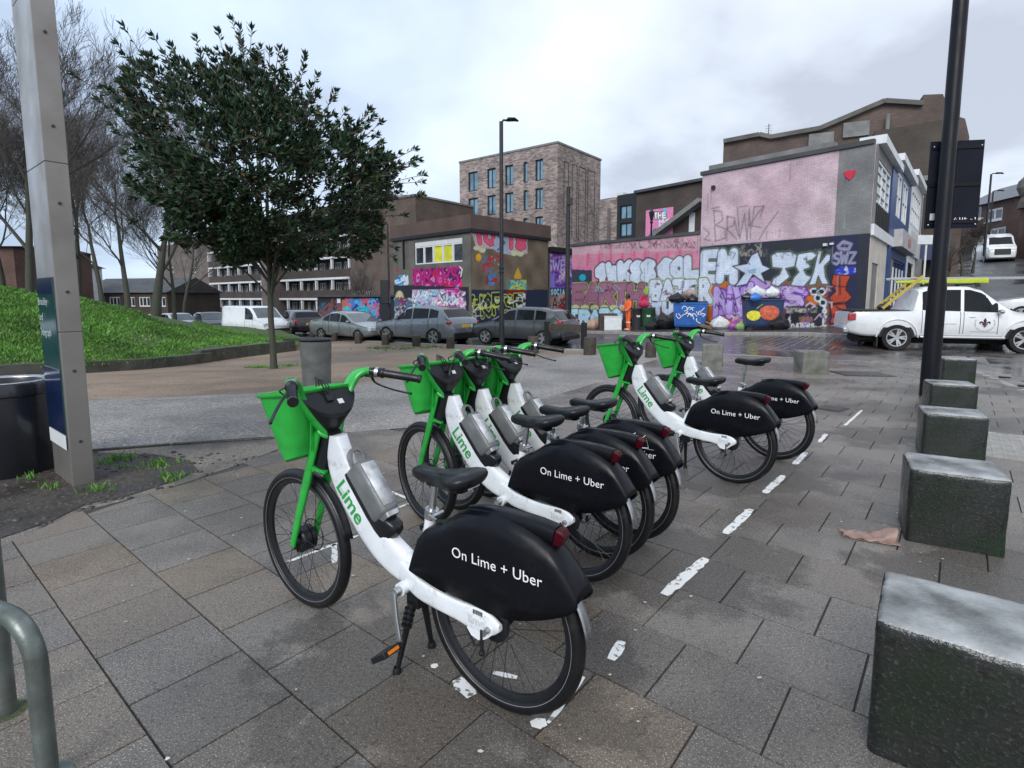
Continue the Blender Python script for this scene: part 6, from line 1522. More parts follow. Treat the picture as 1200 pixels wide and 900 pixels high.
# ================================================================ TREES
m_bark = mat('wet_grey_bark', (.055, .055, .042), .75, 0, 0, 9, c2=(.035, .042, .025), bump=.5, bscale=30)
m_twig = mat('bare_twigs', (.078, .068, .064), .8, 0, .25, 6)
def bare_tree(px_, py, Y, top_px, spread, label, seed, rt=.22, levels=5, lean=0, grp='bare winter trees', cnt=(3, 5), twig=1.0, zb=None, zoff=0):
    r_ = random.Random(seed); p0 = D(px_, py, Y); z0 = zb if zb is not None else p0.z; H_ = D(px_, top_px, Y).z - z0
    t = thing('bare_tree', label, 'tree', (p0.x, p0.y, z0-.3), 0, grp)
    tr = MB(); tw = MB()
    def grow(p, d, L_, r, lev, mb):
        n_ = 4 if lev < 2 else 3; q = p.copy(); pts = [q.copy()]; rs_ = [r]
        dd = d.copy(); kids = []
        for i in range(n_):
            dd = (dd + Vector((r_.gauss(0, .05 if lev == 0 else .13), r_.gauss(0, .05 if lev == 0 else .13), r_.gauss(.05, .07)))).normalized(); q = q + dd*(L_/n_); pts.append(q.copy()); rs_.append(max(.004, r*(1-.55*(i+1)/n_)))
            if lev < levels and (i > 0 or lev > 0):
                for _ in range(r_.randint(1, 2) if lev < levels-1 else r_.randint(1, 3)): kids.append((q.copy(), dd.copy(), rs_[-1], i/n_))
        mb.tube(pts, rs_, 8 if lev == 0 else 5 if lev == 1 else 3, cap=False)
        if lev >= levels: return
        for (kp, kd, kr, f) in kids:
            a = r_.uniform(0, 2*PI); ax_ = kd.orthogonal().normalized(); ax_.rotate(Matrix.Rotation(a, 3, kd)) ; ang_ = r_.uniform(.45, .95) * (1.1 if lev == 0 else .8)
            nd = kd.copy(); nd.rotate(Matrix.Rotation(ang_, 3, ax_)); nd.z += .16*twig; nd.normalize()
            grow(kp, nd, L_*r_.uniform(.5, .72)*spread, kr*r_.uniform(.42, .62), lev+1, tw if lev >= 1 else tr)
        grow(pts[-1], dd, L_*.6, rs_[-1], lev+1, tw if lev >= 1 else tr)
    grow(Vector((0, 0, 0)), Vector((lean, 0, 1)).normalized(), H_*.40, rt*.72, 0, tr)
    tr.build('trunk', m_bark, t, smooth=60); tw.build('branches', m_twig, t, smooth=0); return t
bare_tree(36, 362, 17, -60, .95, 'bare tree on the mound at the far left, left of the totem', 3, .19, 5, -.02)
bare_tree(182, 366, 24, 90, 1.0, 'bare tree with twin mossy trunks beyond the mound, left of the evergreen', 8, .30, 5, .05)
bare_tree(150, 362, 30, 90, 1.0, 'slimmer bare tree beyond the mound between totem and evergreen', 13, .22, 5, -.05)
bare_tree(92, 352, 34, 70, 1.05, 'bare tree behind the totem, many fine twigs', 21, .26, 5, 0)
bare_tree(120, 354, 48, 110, 1.0, 'distant bare tree in front of the low brown houses', 34, .3, 5, 0)
bare_tree(-45, 366, 26, 0, 1.0, 'bare tree half outside the left edge of the picture', 44, .26, 5, .08)
bare_tree(215, 372, 60, 190, 1.0, 'small distant bare tree in front of the brick block with small windows', 55, .3, 4, 0)
bare_tree(430, 375, 45, 300, 1.1, 'small bare tree against the council block behind the silver saloon', 61, .16, 4, 0)
bare_tree(1128, 318, 38, 262, 1.1, 'small bare street tree behind the sign board', 71, .16, 5, 0, grp='bare street trees up the hill')
bare_tree(1140, 316, 42, 255, 1.1, 'bare street tree in front of the red brick house up the hill', 77, .16, 5, 0, grp='bare street trees up the hill')
bare_tree(1112, 322, 34, 275, 1.1, 'low bare street tree right of the thick black pole', 79, .12, 4, 0, grp='bare street trees up the hill')
bare_tree(70, 354, 29, 95, 1.05, 'bare tree just right of the totem, on the back slope of the mound', 91, .2, 5, .02)
bare_tree(205, 372, 36, 170, 1.1, 'bare tree half hidden behind the left side of the evergreen crown', 99, .2, 5, 0)
bare_tree(5, 345, 30, 60, 1.0, 'bare tree at the very left edge in front of the red brick building', 101, .22, 5, 0)
# evergreen magnolia
def leafmat():
    m = bpy.data.materials.new('glossy_evergreen_leaf'); m.use_nodes = True; t = m.node_tree; n = t.nodes; l = t.links; b = n['Principled BSDF']
    gm = n.new('ShaderNodeNewGeometry'); cr = n.new('ShaderNodeValToRGB'); l.new(gm.outputs['Random Per Island'], cr.inputs[0])
    e = cr.color_ramp.elements; e[0].color = (.010, .026, .014, 1); e[0].position = 0; e[1].position = 1; e[1].color = (.075, .055, .022, 1)
    q = e.new(.55); q.color = (.020, .050, .024, 1); q = e.new(.86); q.color = (.036, .075, .030, 1); q = e.new(.93); q.color = (.060, .050, .022, 1)
    l.new(cr.outputs[0], b.inputs['Base Color']); b.inputs['Roughness'].default_value = .45; b.inputs['Specular IOR Level'].default_value = .3; return m
m_leaf = leafmat()
tp = G(321, 432); TZ = gz(tp.x, tp.y); TY = tp.y
t = thing('evergreen_tree', 'dense dark evergreen magnolia tree with slim trunk in the gravel', 'tree', (tp.x, tp.y, TZ))
def tl(x, y, dy=0): q = D(x, y, TY+dy*0); return Vector((q.x-tp.x, dy, q.z-TZ))
g = np.random.RandomState(7); r_ = random.Random(7)
tr = MB(); tr.tube([(0, 0, -.1), (0, 0, .12), (.0, 0, .6), (-.02, .0, 1.4), (.0, .02, 2.1), (.03, 0, 3.0), (.0, 0, 4.2)], [.12, .088, .076, .070, .072, .05, .02], 12)
outline = [(117, 103), (140, 105), (153, 62), (172, 50), (203, 60), (228, 50), (250, 75), (270, 38), (290, 42), (303, 43), (324, 54), (335, 95), (360, 76), (372, 110), (395, 120), (421, 127), (440, 139), (446, 165), (490, 182), (488, 200), (488, 223), (465, 250), (462, 290), (440, 316), (400, 318), (370, 326), (330, 330), (290, 326), (256, 322), (224, 308), (200, 280), (180, 255), (160, 230), (150, 190), (150, 155), (125, 125)]
c0 = (308, 215)
ths = []; 
for (x, y) in outline: ths.append((math.atan2(-(y-c0[1]), x-c0[0]), math.hypot(x-c0[0], y-c0[1])))
ths.sort(); ta = np.array([a for a, b in ths]); tr_ = np.array([b for a, b in ths])
ta3 = np.concatenate([ta-2*PI, ta, ta+2*PI]); tr3 = np.concatenate([tr_]*3)
limbs = []; twigs = []
LV = []; LF = []
def leaf(p, d, size):
    d = d.normalized(); s_ = d.orthogonal().normalized(); s_.rotate(Matrix.Rotation(r_.uniform(0, 2*PI), 3, d)); up_ = s_.cross(d); w_ = size*.19; k = len(LV)
    a = p; m1_ = p + d*size*.4 - up_*size*.04; tip = p + d*size - up_*size*.02
    LV.extend([a, m1_ + s_*w_ + up_*w_*.35, tip, m1_ - s_*w_ + up_*w_*.35, m1_]); LF.extend([(k, k+1, k+4), (k+1, k+2, k+4), (k+2, k+3, k+4), (k+3, k, k+4)])
def shoot(base, tip, nl, sz=.155, rosette=5):
    ax_ = tip-base; L_ = ax_.length; dn = ax_.normalized()
    br.tube([base, (base+tip)/2 + Vector((r_.gauss(0, .03), r_.gauss(0, .03), -.02)), tip], [.009, .007, .004], 4, cap=False)
    for i in range(nl):
        f = .25 + .75*i/max(1, nl-1); p = base + ax_*f; o_ = dn.orthogonal().normalized(); o_.rotate(Matrix.Rotation(i*2.4+r_.uniform(-.4, .4), 3, dn)); leaf(p, dn*.75 + o_*.8 + Vector((0, 0, .15)), sz*r_.uniform(.7, 1.15))
    for i in range(rosette):
        o_ = dn.orthogonal().normalized(); o_.rotate(Matrix.Rotation(i*2*PI/rosette+r_.uniform(-.3, .3), 3, dn)); leaf(tip, dn*1.1 + o_*.55, sz*r_.uniform(.7, 1.1))
br = MB()
# main limbs reach out towards the outline at several depths
for i in range(26):
    a = r_.uniform(-.25, PI+.25) if i > 8 else (-.12+i*.41); rr_ = float(np.interp(a, ta3, tr3)); dep = r_.uniform(-1, 1)*1.9; k = math.sqrt(max(.12, 1-(dep/2.6)**2))*r_.uniform(.72, .95)
    end = tl(c0[0]+math.cos(a)*rr_*k, c0[1]-math.sin(a)*rr_*k, dep); z0 = r_.uniform(1.7, 3.3); st_ = Vector((0, 0, z0)); mid = st_*.45+end*.55 + Vector((0, 0, -.15))
    tr.tube(smoothpath([st_, st_*.8+end*.2+Vector((0, 0, .1)), mid, end], 3), [.034-.003*j for j in range(10)], 5, cap=False)
tr.build('trunk', m_bark, t, smooth=60)
sx_ = TY/641
# leafy shoots spread through the crown
n_s = 3100
clump = [(r_.uniform(-PI, PI), r_.uniform(.3, .97), r_.uniform(-2.0, 2.0)) for _ in range(80)]
for i in range(n_s):
    if i % 3:
        ca_, cr_, cd_ = clump[r_.randrange(len(clump))]; a = ca_+r_.gauss(0, .13); f = cr_+r_.gauss(0, .07); dep = cd_+r_.gauss(0, .28)
    else: a = r_.uniform(-PI, PI); f = r_.random()**.55; dep = r_.uniform(-2.3, 2.3)
    f = min(.66 + .22*abs(math.sin(a*4.1+dep*1.3)) - (.04 if math.sin(a) > .3 else 0), max(.05, f)); rr_ = float(np.interp(a, ta3, tr3))
    k = math.sqrt(max(.05, 1-(dep/2.7)**2)); 
    if abs(dep) > 2.5: continue
    P = tl(c0[0]+math.cos(a)*rr_*f*k, c0[1]-math.sin(a)*rr_*f*k, dep)
    if P.z < 1.75: continue
    out_d = Vector((math.cos(a)*rr_*sx_*.6, dep*.5, math.sin(a)*rr_*sx_*.4+.8)).normalized() + Vector((r_.gauss(0, .35), r_.gauss(0, .35), r_.gauss(0, .25)))
    out_d.normalize(); shoot(P - out_d*r_.uniform(.15, .3), P, 5, .195, 5)
# the long shoots that break the outline
for (x, y) in outline:
    if y > 300: continue
    a = math.atan2(-(y-c0[1]), x-c0[0])
    for q in range(3 if y < 230 else 2):
        dx_, dy_ = r_.uniform(-9, 9), r_.uniform(-4, 12)
        if q == 0: dx_ = dy_ = 0
        dep = r_.uniform(-.8, .8); tip = tl(x+dx_, y+dy_, dep); bx_ = x+(c0[0]-x)*.3+r_.uniform(-10, 10); by_ = y+(c0[1]-y)*.3+8; base = tl(bx_, by_, dep*.5)
        ax_ = tip-base; n_ = max(3, int(ax_.length/.16))
        br.tube([base, base+ax_*.5+Vector((0, 0, -.05)), tip], [.014, .010, .005], 4, cap=False)
        for j in range(n_):
            p = base + ax_*(j/n_); dn = ax_.normalized()
            if j < n_*.5:
                for s_ in range(2): e_ = p + Vector((r_.gauss(0, .16), r_.gauss(0, .16), r_.uniform(.05, .25))); shoot(p, e_, 3, .17, 5)
            o_ = dn.orthogonal().normalized(); o_.rotate(Matrix.Rotation(j*2.4, 3, dn)); leaf(p, dn*.7+o_*.9, .14)
        shoot(tip-ax_.normalized()*.15, tip, 5, .18, 6)
me = bpy.data.meshes.new('crown'); me.from_pydata([tuple(v) for v in LV], [], LF); me.materials.append(m_leaf); cro = bpy.data.objects.new('crown', me); col.objects.link(cro); cro.parent = t
br.build('twigs', m_twig, t, smooth=0)
# ================================================================ VEHICLES
m_cglass = mat('car_glass', (.008, .010, .012), .05, 0, .2, 2, spec=.3)
m_cglassl = mat('car_windscreen', (.09, .11, .125), .05, 0, .3, 1, spec=.8)
m_rim = mat('alloy_rim', (.42, .43, .44), .3, .8, .1); m_darkrim = mat('dark_wheel_well', (.008, .008, .009), .7)
m_hl = mat('headlamp_glass', (.55, .60, .62), .12, .1, .1, coat=.8); m_tl = mat('tail_lamp', (.35, .01, .015), .2, 0, .2, coat=.8)
m_plate_y = mat('yellow_plate', (.62, .46, .03), .5); m_plate_w = mat('white_plate', (.7, .7, .68), .5)
m_trim = mat('black_trim', (.012, .012, .013), .5, 0, .2)
def paint(name, c, metal=.3): return mat(name, c, .28, metal, .04, 2, coat=.8, rvar=.05, dirt=.4, dscale=2.2, dcol=tuple(x*.45+.02 for x in c))
def vehicle(name, label, cat, loc, rz, L_, W_, prof, belt, wheels, wr, body, zones, plate=None, rear_plate=None, group=None, sill=.28, glass=None, tumble=.16, rim=None, tex=None):
    """prof: list of (x, z_top) from nose (x=0) to tail (x=-L). belt: (x, z). zones: [(x0,x1)] side window spans. faces of the roof line between glass spans"""
    t = thing(name, label, cat, loc, rz, group); hw = W_/2; X = sorted({p[0] for p in prof} | {z for zn in zones for z in zn[:2]} | {p[0] for p in belt}, reverse=True)
    px_ = [p[0] for p in prof][::-1]; pz_ = [p[1] for p in prof][::-1]; bx_ = [p[0] for p in belt][::-1]; bz_ = [p[1] for p in belt][::-1]
    xs = []
    for a, b in zip(X[:-1], X[1:]):
        n_ = max(1, int((a-b)/.18)); xs += [a+(b-a)*i/n_ for i in range(n_)]
    xs.append(X[-1]); rings = []; info = []
    for x in xs:
        zt = float(np.interp(x, px_, pz_)); zb = min(float(np.interp(x, bx_, bz_)), zt); e_ = min(1, (0-x)/.55, (x+L_)/.45); e_ = max(0, e_); w_ = hw*(.80+.20*math.sqrt(1-(1-e_)**2))
        gh = max(0, zt-zb); wt = w_*(1 - tumble*min(1, gh/.45)); sl = sill + .12*(1-e_); ww = w_
        mid = sl+(zb-sl)*.55
        half = [(0, sl-.02), (ww*.90, sl-.01), (ww*.975, sl+.07), (ww, mid), (ww*.985, zb-.09), (ww*.955, zb), (wt+.0, max(zb+.001, zt-.10 if gh > .15 else zb+gh*.5)), (wt*.86, zt-.015), (wt*.5, zt), (0, zt+.004)]
        rings.append([(x, y, z) for y, z in half] + [(x, -y, z) for y, z in half[-2:0:-1]]); info.append((x, gh))
    n_ = len(rings[0]); bm_ = MB(); bm_.loft(rings)
    bo = bm_.build('body', body, t, smooth=50)
    # side glass: slightly proud of the flank
    for sg in (1, -1):
        for zn in zones:
            x0, x1 = zn[:2]; g = MB(); st = []
            k = 6
            for i in range(k+1):
                x = x0+(x1-x0)*i/k; zt = float(np.interp(x, px_, pz_)); zb = float(np.interp(x, bx_, bz_)); e_ = max(0, min(1, (0-x)/.55, (x+L_)/.45)); w_ = hw*(.80+.20*math.sqrt(1-(1-e_)**2)); gh = zt-zb; wt = w_*(1-tumble*min(1, gh/.45))
                za, zc = zb+.02, zt-.10; yb, yt = w_*.955, wt
                if zc <= za: zc = za+.005
                f0, f1 = (za-zb)/max(.02, zt-.1-zb), (zc-zb)/max(.02, zt-.1-zb)
                st.append([(x, sg*(yb+(yt-yb)*f0+.006), za), (x, sg*(yb+(yt-yb)*min(1, f1)+.006), zc)])
            g.loft(st, close=False); g.build('side_window', m_cglass, t, smooth=0)
    for sg in (1, -1):
        for zn in zones:
            for x in zn[:2]:
                zb = float(np.interp(x, bx_, bz_)); g = MB(); g.tube([(x, sg*(hw*.975+.002), sill+.10), (x, sg*(hw+.002), sill+(zb-sill)*.55), (x, sg*(hw*.985+.002), zb-.09), (x, sg*(hw*.955+.003), zb)], .007, 4, up=(1, 0, 0)); g.build('door_gap', m_darkrim, t, smooth=0)
            x = zn[1]+.12 if zn[1] < zn[0] else zn[1]-.12; zb = float(np.interp(x, bx_, bz_)); g = MB(); g.tube([(x, sg*(hw*.99), zb-.13), (x+.08, sg*(hw+.015), zb-.125), (x+.16, sg*(hw*.99), zb-.12)], .014, 6); g.build('door_handle', body, t)
    for nm, (x0, x1), mt_ in (glass or []):
        g = MB(); st = []
        for i in range(5):
            x = x0+(x1-x0)*i/4; zt = float(np.interp(x, px_, pz_)); zb = float(np.interp(x, bx_, bz_)); gh = max(0, zt-zb); wt = hw*(1-tumble*min(1, gh/.45)); 
            st.append([(x, y*wt, zt+.008+(-.015 if abs(y) > .8 else 0)) for y in (-.84, -.5, 0, .5, .84)])
        g.loft(st, close=False); g.build(nm, mt_, t, smooth=60)
    for wx in wheels:
        for sg in (1, -1):
            a = MB(); a.lathe([(0, 0), (wr*1.13, 0), (wr*1.17, .004), (wr*1.17, -.02)], (wx, 0, wr*1.02), 28, 'y'); a.v = [(x, sg*(hw*.985+.004)+y*sg*.4, max(z, sill-.02)) for x, y, z in a.v]; a.build('wheel_arch', m_darkrim, t, smooth=0)
            wh = MB(); wh.lathe([(wr*.66, .06), (wr*.7, .105), (wr*.94, .11), (wr, .08), (wr, -.08), (wr*.9, -.11), (wr*.6, -.11)], (wx, 0, wr), 28, 'y'); wh.v = [(x, sg*(y+hw*.985-.085), z) for x, y, z in wh.v]; wo = wh.build('wheel', m_tyre, t, smooth=40)
            rm = MB(); rm.lathe([(wr*.68, .10), (wr*.62, .098), (wr*.60, .03), (wr*.60, .0)], (wx, 0, wr), 28, 'y')
            for k in range(5):
                for dd_ in (-.13, .13):
                    a_ = 2*PI*k/5+dd_; rm.bar((wx+wr*.1*math.cos(a_), .085, wr+wr*.1*math.sin(a_)), (wx+wr*.62*math.cos(a_*1.0+dd_*.3), .095, wr+wr*.62*math.sin(a_+dd_*.3)), .05 if wr > .36 else .04, .025, up=(0, 1, 0))
            rm.lathe([(0, .1), (wr*.13, .1), (wr*.15, .07)], (wx, 0, wr), 12, 'y'); rm.v = [(x, sg*(y+hw*.985-.085), z) for x, y, z in rm.v]; rm.build('rim', rim or m_rim, wo, smooth=30)
            bk_ = MB(); bk_.lathe([(0, .02), (wr*.64, .02)], (wx, 0, wr), 20, 'y'); bk_.v = [(x, sg*(y+hw*.985-.085), z) for x, y, z in bk_.v]; bk_.build('brake_disc', m_darkrim, wo, smooth=0)
    return t
def lamp_part(t, nm, m, boxes, bev=.02):
    for c, d, rz in boxes: b = MB(); b.box(c, d, rz); b.build(nm, m, t, bevel=bev)
def mirrors(t, x, z, hw, m):
    for sg in (1, -1): b = MB(); b.ball((x, sg*(hw+.09), z), .1, 10, 8, (.7, 1.05, .65)); b.bar((x, sg*(hw-.06), z-.03), (x, sg*(hw+.06), z-.03), .04, .03); b.build('mirror', m, t)
def place(px_, py, Y=None):
    g_ = G(px_, py) if Y is None else None
    if g_ is None: q = D(px_, py, Y); g_ = Vector((q.x, Y, gz(q.x, Y)))
    return g_
suv_prof = [(0, .72), (-.12, .88), (-1.05, 1.02), (-1.25, 1.08), (-2.0, 1.56), (-2.4, 1.62), (-3.4, 1.60), (-3.95, 1.50), (-4.35, 1.14), (-4.5, 1.05), (-4.6, .8)]
suv_belt = [(0, .72), (-.12, .85), (-1.2, 1.0), (-3.4, 1.10), (-4.2, 1.16), (-4.5, 1.0), (-4.6, .78)]
def heading(a, b): return math.atan2(b[1]-a[1], b[0]-a[0])
def car_at(t_or, px_f, px_r, Yf, Yr): pass
# grey electric suv (nose to the left, rear three-quarter in view)
m_g1 = paint('blue_grey_car_paint', (.16, .185, .215)); m_g2 = paint('dark_grey_car_paint', (.065, .072, .078)); m_sil = paint('silver_green_car_paint', (.20, .225, .225)); m_wv = paint('white_van_paint', (.72, .74, .76), 0); m_blk = paint('black_car_paint', (.018, .014, .02)); m_ptr = paint('white_pickup_paint', (.70, .71, .72), 0)
def setcar(nose_px, tail_px, Yn, Yt, L_):
    """nose location and heading so that nose/tail fall on the given photo columns"""
    a = D(nose_px, 350, Yn); b = D(tail_px, 350, Yt); d = Vector((a.x-b.x, a.y-b.y)).normalized(); c = Vector(((a.x+b.x)/2, (a.y+b.y)/2)); n_ = c + d*L_/2
    return (n_.x, n_.y), math.atan2(d.y, d.x), c
def carz(c): return gz(c.x, c.y) - .035
(n_, h_, c_) = setcar(458, 541, 24.9, 22.5, 4.55)
t = vehicle('parked_car', 'blue grey electric suv with black rear bumper, middle car of the three', 'car', (n_[0], n_[1], carz(c_)), h_, 4.55, 1.86, suv_prof, suv_belt, (-.85, -3.62), .37, m_g1, [(-1.45, -2.35), (-2.43, -3.30), (-3.36, -3.85)], glass=[('windscreen', (-1.3, -1.98), m_cglassl), ('rear_window', (-3.98, -4.32), m_cglass)])
lamp_part(t, 'tail_light', m_tl, [((-4.42, sg*.80, .95), (.18, .30, .10), 0) for sg in (1, -1)]); lamp_part(t, 'headlight', m_hl, [((-.16, sg*.70, .76), (.3, .26, .12), 0) for sg in (1, -1)])
lamp_part(t, 'bumper', m_trim, [((-4.56, 0, .42), (.12, 1.5, .26), 0)]); lamp_part(t, 'number_plate', m_plate_y, [((-4.60, 0, .80), (.03, .52, .12), 0)], .005); mirrors(t, -1.55, 1.08, .9, m_g1); b = MB(); b.tube([(-.9, 0, .15), (-3.6, 0, .15)], [(.8, .1)]*2, 8); b.build('underbody', m_darkrim, t)
# dark grey hatchback
hp = [(0, .62), (-.1, .78), (-.85, .93), (-1.0, .97), (-1.75, 1.40), (-2.2, 1.46), (-3.1, 1.43), (-3.55, 1.33), (-3.9, .98), (-3.98, .9), (-4.02, .6)]; hb = [(0, .62), (-.1, .76), (-1.0, .92), (-3.2, .98), (-3.8, 1.0), (-3.98, .88), (-4.02, .58)]
(n_, h_, c_) = setcar(565, 669, 22.2, 20.2, 4.0)
t = vehicle('parked_car', 'dark grey hatchback with yellow rear plate behind the rail barrier, rightmost of the parked cars', 'car', (n_[0], n_[1], carz(c_)), h_, 4.02, 1.74, hp, hb, (-.75, -3.25), .32, m_g2, [(-1.2, -2.05), (-2.13, -2.85), (-2.92, -3.35)], glass=[('windscreen', (-1.05, -1.72), m_cglassl), ('rear_window', (-3.58, -3.88), m_cglass)])
lamp_part(t, 'tail_light', m_tl, [((-3.88, sg*.72, .86), (.16, .24, .22), 0) for sg in (1, -1)]); lamp_part(t, 'headlight', m_hl, [((-.14, sg*.64, .70), (.26, .26, .14), 0) for sg in (1, -1)]); lamp_part(t, 'number_plate', m_plate_y, [((-4.03, 0, .62), (.03, .52, .12), 0)], .005); lamp_part(t, 'bumper', m_trim, [((-3.99, 0, .34), (.1, 1.4, .16), 0)]); mirrors(t, -1.25, .98, .84, m_g2); b = MB(); b.tube([(-.7, 0, .15), (-3.3, 0, .15)], [(.75, .1)]*2, 8); b.build('underbody', m_darkrim, t)
# silver saloon, nose to the right
sp_ = [(0, .58), (-.1, .74), (-.95, .90), (-1.2, .95), (-1.95, 1.36), (-2.5, 1.46), (-3.1, 1.43), (-3.9, 1.08), (-4.7, 1.02), (-4.85, .9), (-4.88, .6)]; sb = [(0, .58), (-.1, .70), (-1.2, .90), (-3.8, .98), (-4.7, .98), (-4.85, .86), (-4.88, .58)]
(n_, h_, c_) = setcar(452, 376, 25.6, 28.6, 4.88)
t = vehicle('parked_car', 'silver grey saloon facing right with bright headlights, left of the blue grey suv', 'car', (n_[0], n_[1], carz(c_)), h_, 4.88, 1.85, sp_, sb, (-.85, -3.72), .33, m_sil, [(-1.4, -2.2), (-2.28, -3.05), (-3.1, -3.55)], glass=[('windscreen', (-1.25, -1.93), m_cglassl), ('rear_window', (-3.15, -3.85), m_cglass)])
lamp_part(t, 'headlight', m_hl, [((-.14, sg*.68, .66), (.28, .34, .17), 0) for sg in (1, -1)]); lamp_part(t, 'grille', m_alu, [((-.03, 0, .58), (.08, .72, .26), 0)]); lamp_part(t, 'tail_light', m_tl, [((-4.82, sg*.7, .8), (.1, .3, .15), 0) for sg in (1, -1)]); lamp_part(t, 'number_plate', m_plate_w, [((.01, 0, .38), (.03, .52, .11), 0)], .005); mirrors(t, -1.5, .98, .88, m_sil); b = MB(); b.tube([(-.7, 0, .15), (-3.9, 0, .15)], [(.8, .1)]*2, 8); b.build('underbody', m_darkrim, t)
# white van, nose right
vp = [(0, .75), (-.12, .95), (-.75, 1.12), (-1.5, 1.82), (-1.9, 1.92), (-4.7, 1.92), (-4.9, 1.8), (-4.95, .8)]; vb = [(0, .75), (-.12, .92), (-.8, 1.08), (-4.8, 1.15), (-4.95, .8)]
(n_, h_, c_) = setcar(336, 264, 32, 36, 4.95)
t = vehicle('panel_van', 'white panel van on the far road behind the evergreen trunk', 'van', (n_[0], n_[1], carz(c_)), h_, 4.95, 1.92, vp, vb, (-.85, -4.0), .33, m_wv, [(-1.15, -2.0)], glass=[('windscreen', (-.85, -1.48), m_cglassl)], tumble=.10)
lamp_part(t, 'headlight', m_hl, [((-.16, sg*.72, .82), (.28, .3, .2), 0) for sg in (1, -1)]); lamp_part(t, 'bumper', m_trim, [((-.04, 0, .45), (.14, 1.5, .3), 0)]); mirrors(t, -1.15, 1.25, .95, m_trim)
def simple_car(label, nose, tail, Yn, Yt, m, L_=4.4, pr=None, be=None, nm='parked_car', cat='car', rear=True, tl_=True):
    (n_, h_, c_) = setcar(nose, tail, Yn, Yt, L_); k = L_/4.55
    P = [(x*k, z) for x, z in (pr or suv_prof)]; B = [(x*k, z) for x, z in (be or suv_belt)]; 
    t = vehicle(nm, label, cat, (n_[0], n_[1], carz(c_)), h_, -P[-1][0], 1.82, P, B, (-.85*k, -3.62*k), .34, m, [(-1.45*k, -2.35*k), (-2.43*k, -3.30*k)], glass=[('windscreen', (-1.3*k, -1.98*k), m_cglassl), ('rear_window', (-3.98*k, -4.32*k), m_cglass)])
    lamp_part(t, 'tail_light', m_tl, [((P[-1][0]+.14, sg*.78, .95), (.16, .24, .16), 0) for sg in (1, -1)]); lamp_part(t, 'headlight', m_hl, [((-.16, sg*.70, .74), (.3, .3, .14), 0) for sg in (1, -1)]); lamp_part(t, 'number_plate', m_plate_y, [((P[-1][0]-.0, 0, .78), (.03, .52, .12), 0)], .005); return t
simple_car('dark plum suv seen from behind with yellow plate, between white van and silver saloon', 333, 366, 37, 32.5, m_blk, 4.6)
simple_car('black hatchback left of the white van', 262, 233, 38, 42, m_blk, 4.2)
simple_car('pale silver car half hidden by the mound, left of the black hatchback', 228, 190, 38, 42, paint('pale_silver_paint', (.5, .53, .55)), 4.4)
simple_car('light coloured car roof just visible over the mound beyond the mossy trunks', 176, 154, 42, 46, paint('pale_silver_paint2', (.5, .52, .53)), 4.4)
# a white vehicle and wall glimpsed between
# ---------------------------------------------------------------- white pickup, nose to the right
pp = [(0, .92), (-.10, 1.04), (-1.15, 1.16), (-1.32, 1.22), (-1.98, 1.76), (-2.3, 1.86), (-3.25, 1.86), (-3.50, 1.76), (-3.64, 1.26), (-3.68, 1.18), (-5.1, 1.14), (-5.22, 1.10), (-5.28, .75)]
pb_ = [(0, .90), (-.1, 1.0), (-1.3, 1.10), (-3.6, 1.17), (-3.70, 1.16), (-5.1, 1.13), (-5.22, 1.08), (-5.28, .74)]
ra = D(986, 350, 17.1); th_ = R(-17); L_ = 5.28
nose = Vector((ra.x, ra.y)) + Vector((math.cos(th_), math.sin(th_)))*L_
pz = -.06
t = vehicle('pickup_truck', 'white double cab pickup truck with ladders on its roof at the right', 'pickup truck', (nose.x, nose.y, pz), th_, L_, 1.82, pp, pb_, (-.98, -4.02), .385, m_ptr, [(-1.62, -2.42), (-2.50, -3.42)], sill=.42, glass=[('windscreen', (-1.36, -2.0), m_cglassl)], tumble=.15, rim=mat('light_alloy', (.5, .5, .5), .3, .7))
b = MB(); b.box((-4.45, 0, 1.165), (1.42, 1.5, .04)); b.box((-4.45, .78, 1.17), (1.5, .08, .03)); b.box((-4.45, -.78, 1.17), (1.5, .08, .03)); b.build('load_bed', m_trim, t, bevel=.005)
for sg in (-1, 1):
    b = MB()
    b.tube([(-1.45, sg*.90, .42), (-3.45, sg*.90, .42)], (.05, .035), 8); b.build('side_step', m_alu, t)
    b = MB(); b.tube([(-.98+.52*math.cos(a), sg*.90, .40+.52*math.sin(a)) for a in [PI*i/12 for i in range(13)]], (.02, .045), 6, up=(0, 1, 0)); b.tube([(-4.02+.52*math.cos(a), sg*.90, .40+.52*math.sin(a)) for a in [PI*i/12 for i in range(13)]], (.02, .045), 6, up=(0, 1, 0)) ; b.build('arch_flare', m_ptr, t, smooth=60)
mirrors(t, -1.62, 1.15, .93, m_alu)
lamp_part(t, 'tail_light', m_tl, [((-5.18, sg*.84, .98), (.2, .12, .2), 0) for sg in (1, -1)]); lamp_part(t, 'headlight', m_hl, [((-.12, sg*.70, .92), (.3, .34, .16), 0) for sg in (1, -1)])
lamp_part(t, 'bumper', m_alu, [((-5.3, 0, .58), (.16, 1.6, .16), 0)], .03); b = MB(); b.tube([(-.9, 0, .32), (-4.9, 0, .32)], [(.72, .14)]*2, 8); b.build('underbody', m_darkrim, t)
for y in (-.75, .75): b = MB(); b.box((-4.5, y, .26), (.03, .26, .3)); b.build('mud_flap', m_trim, t)
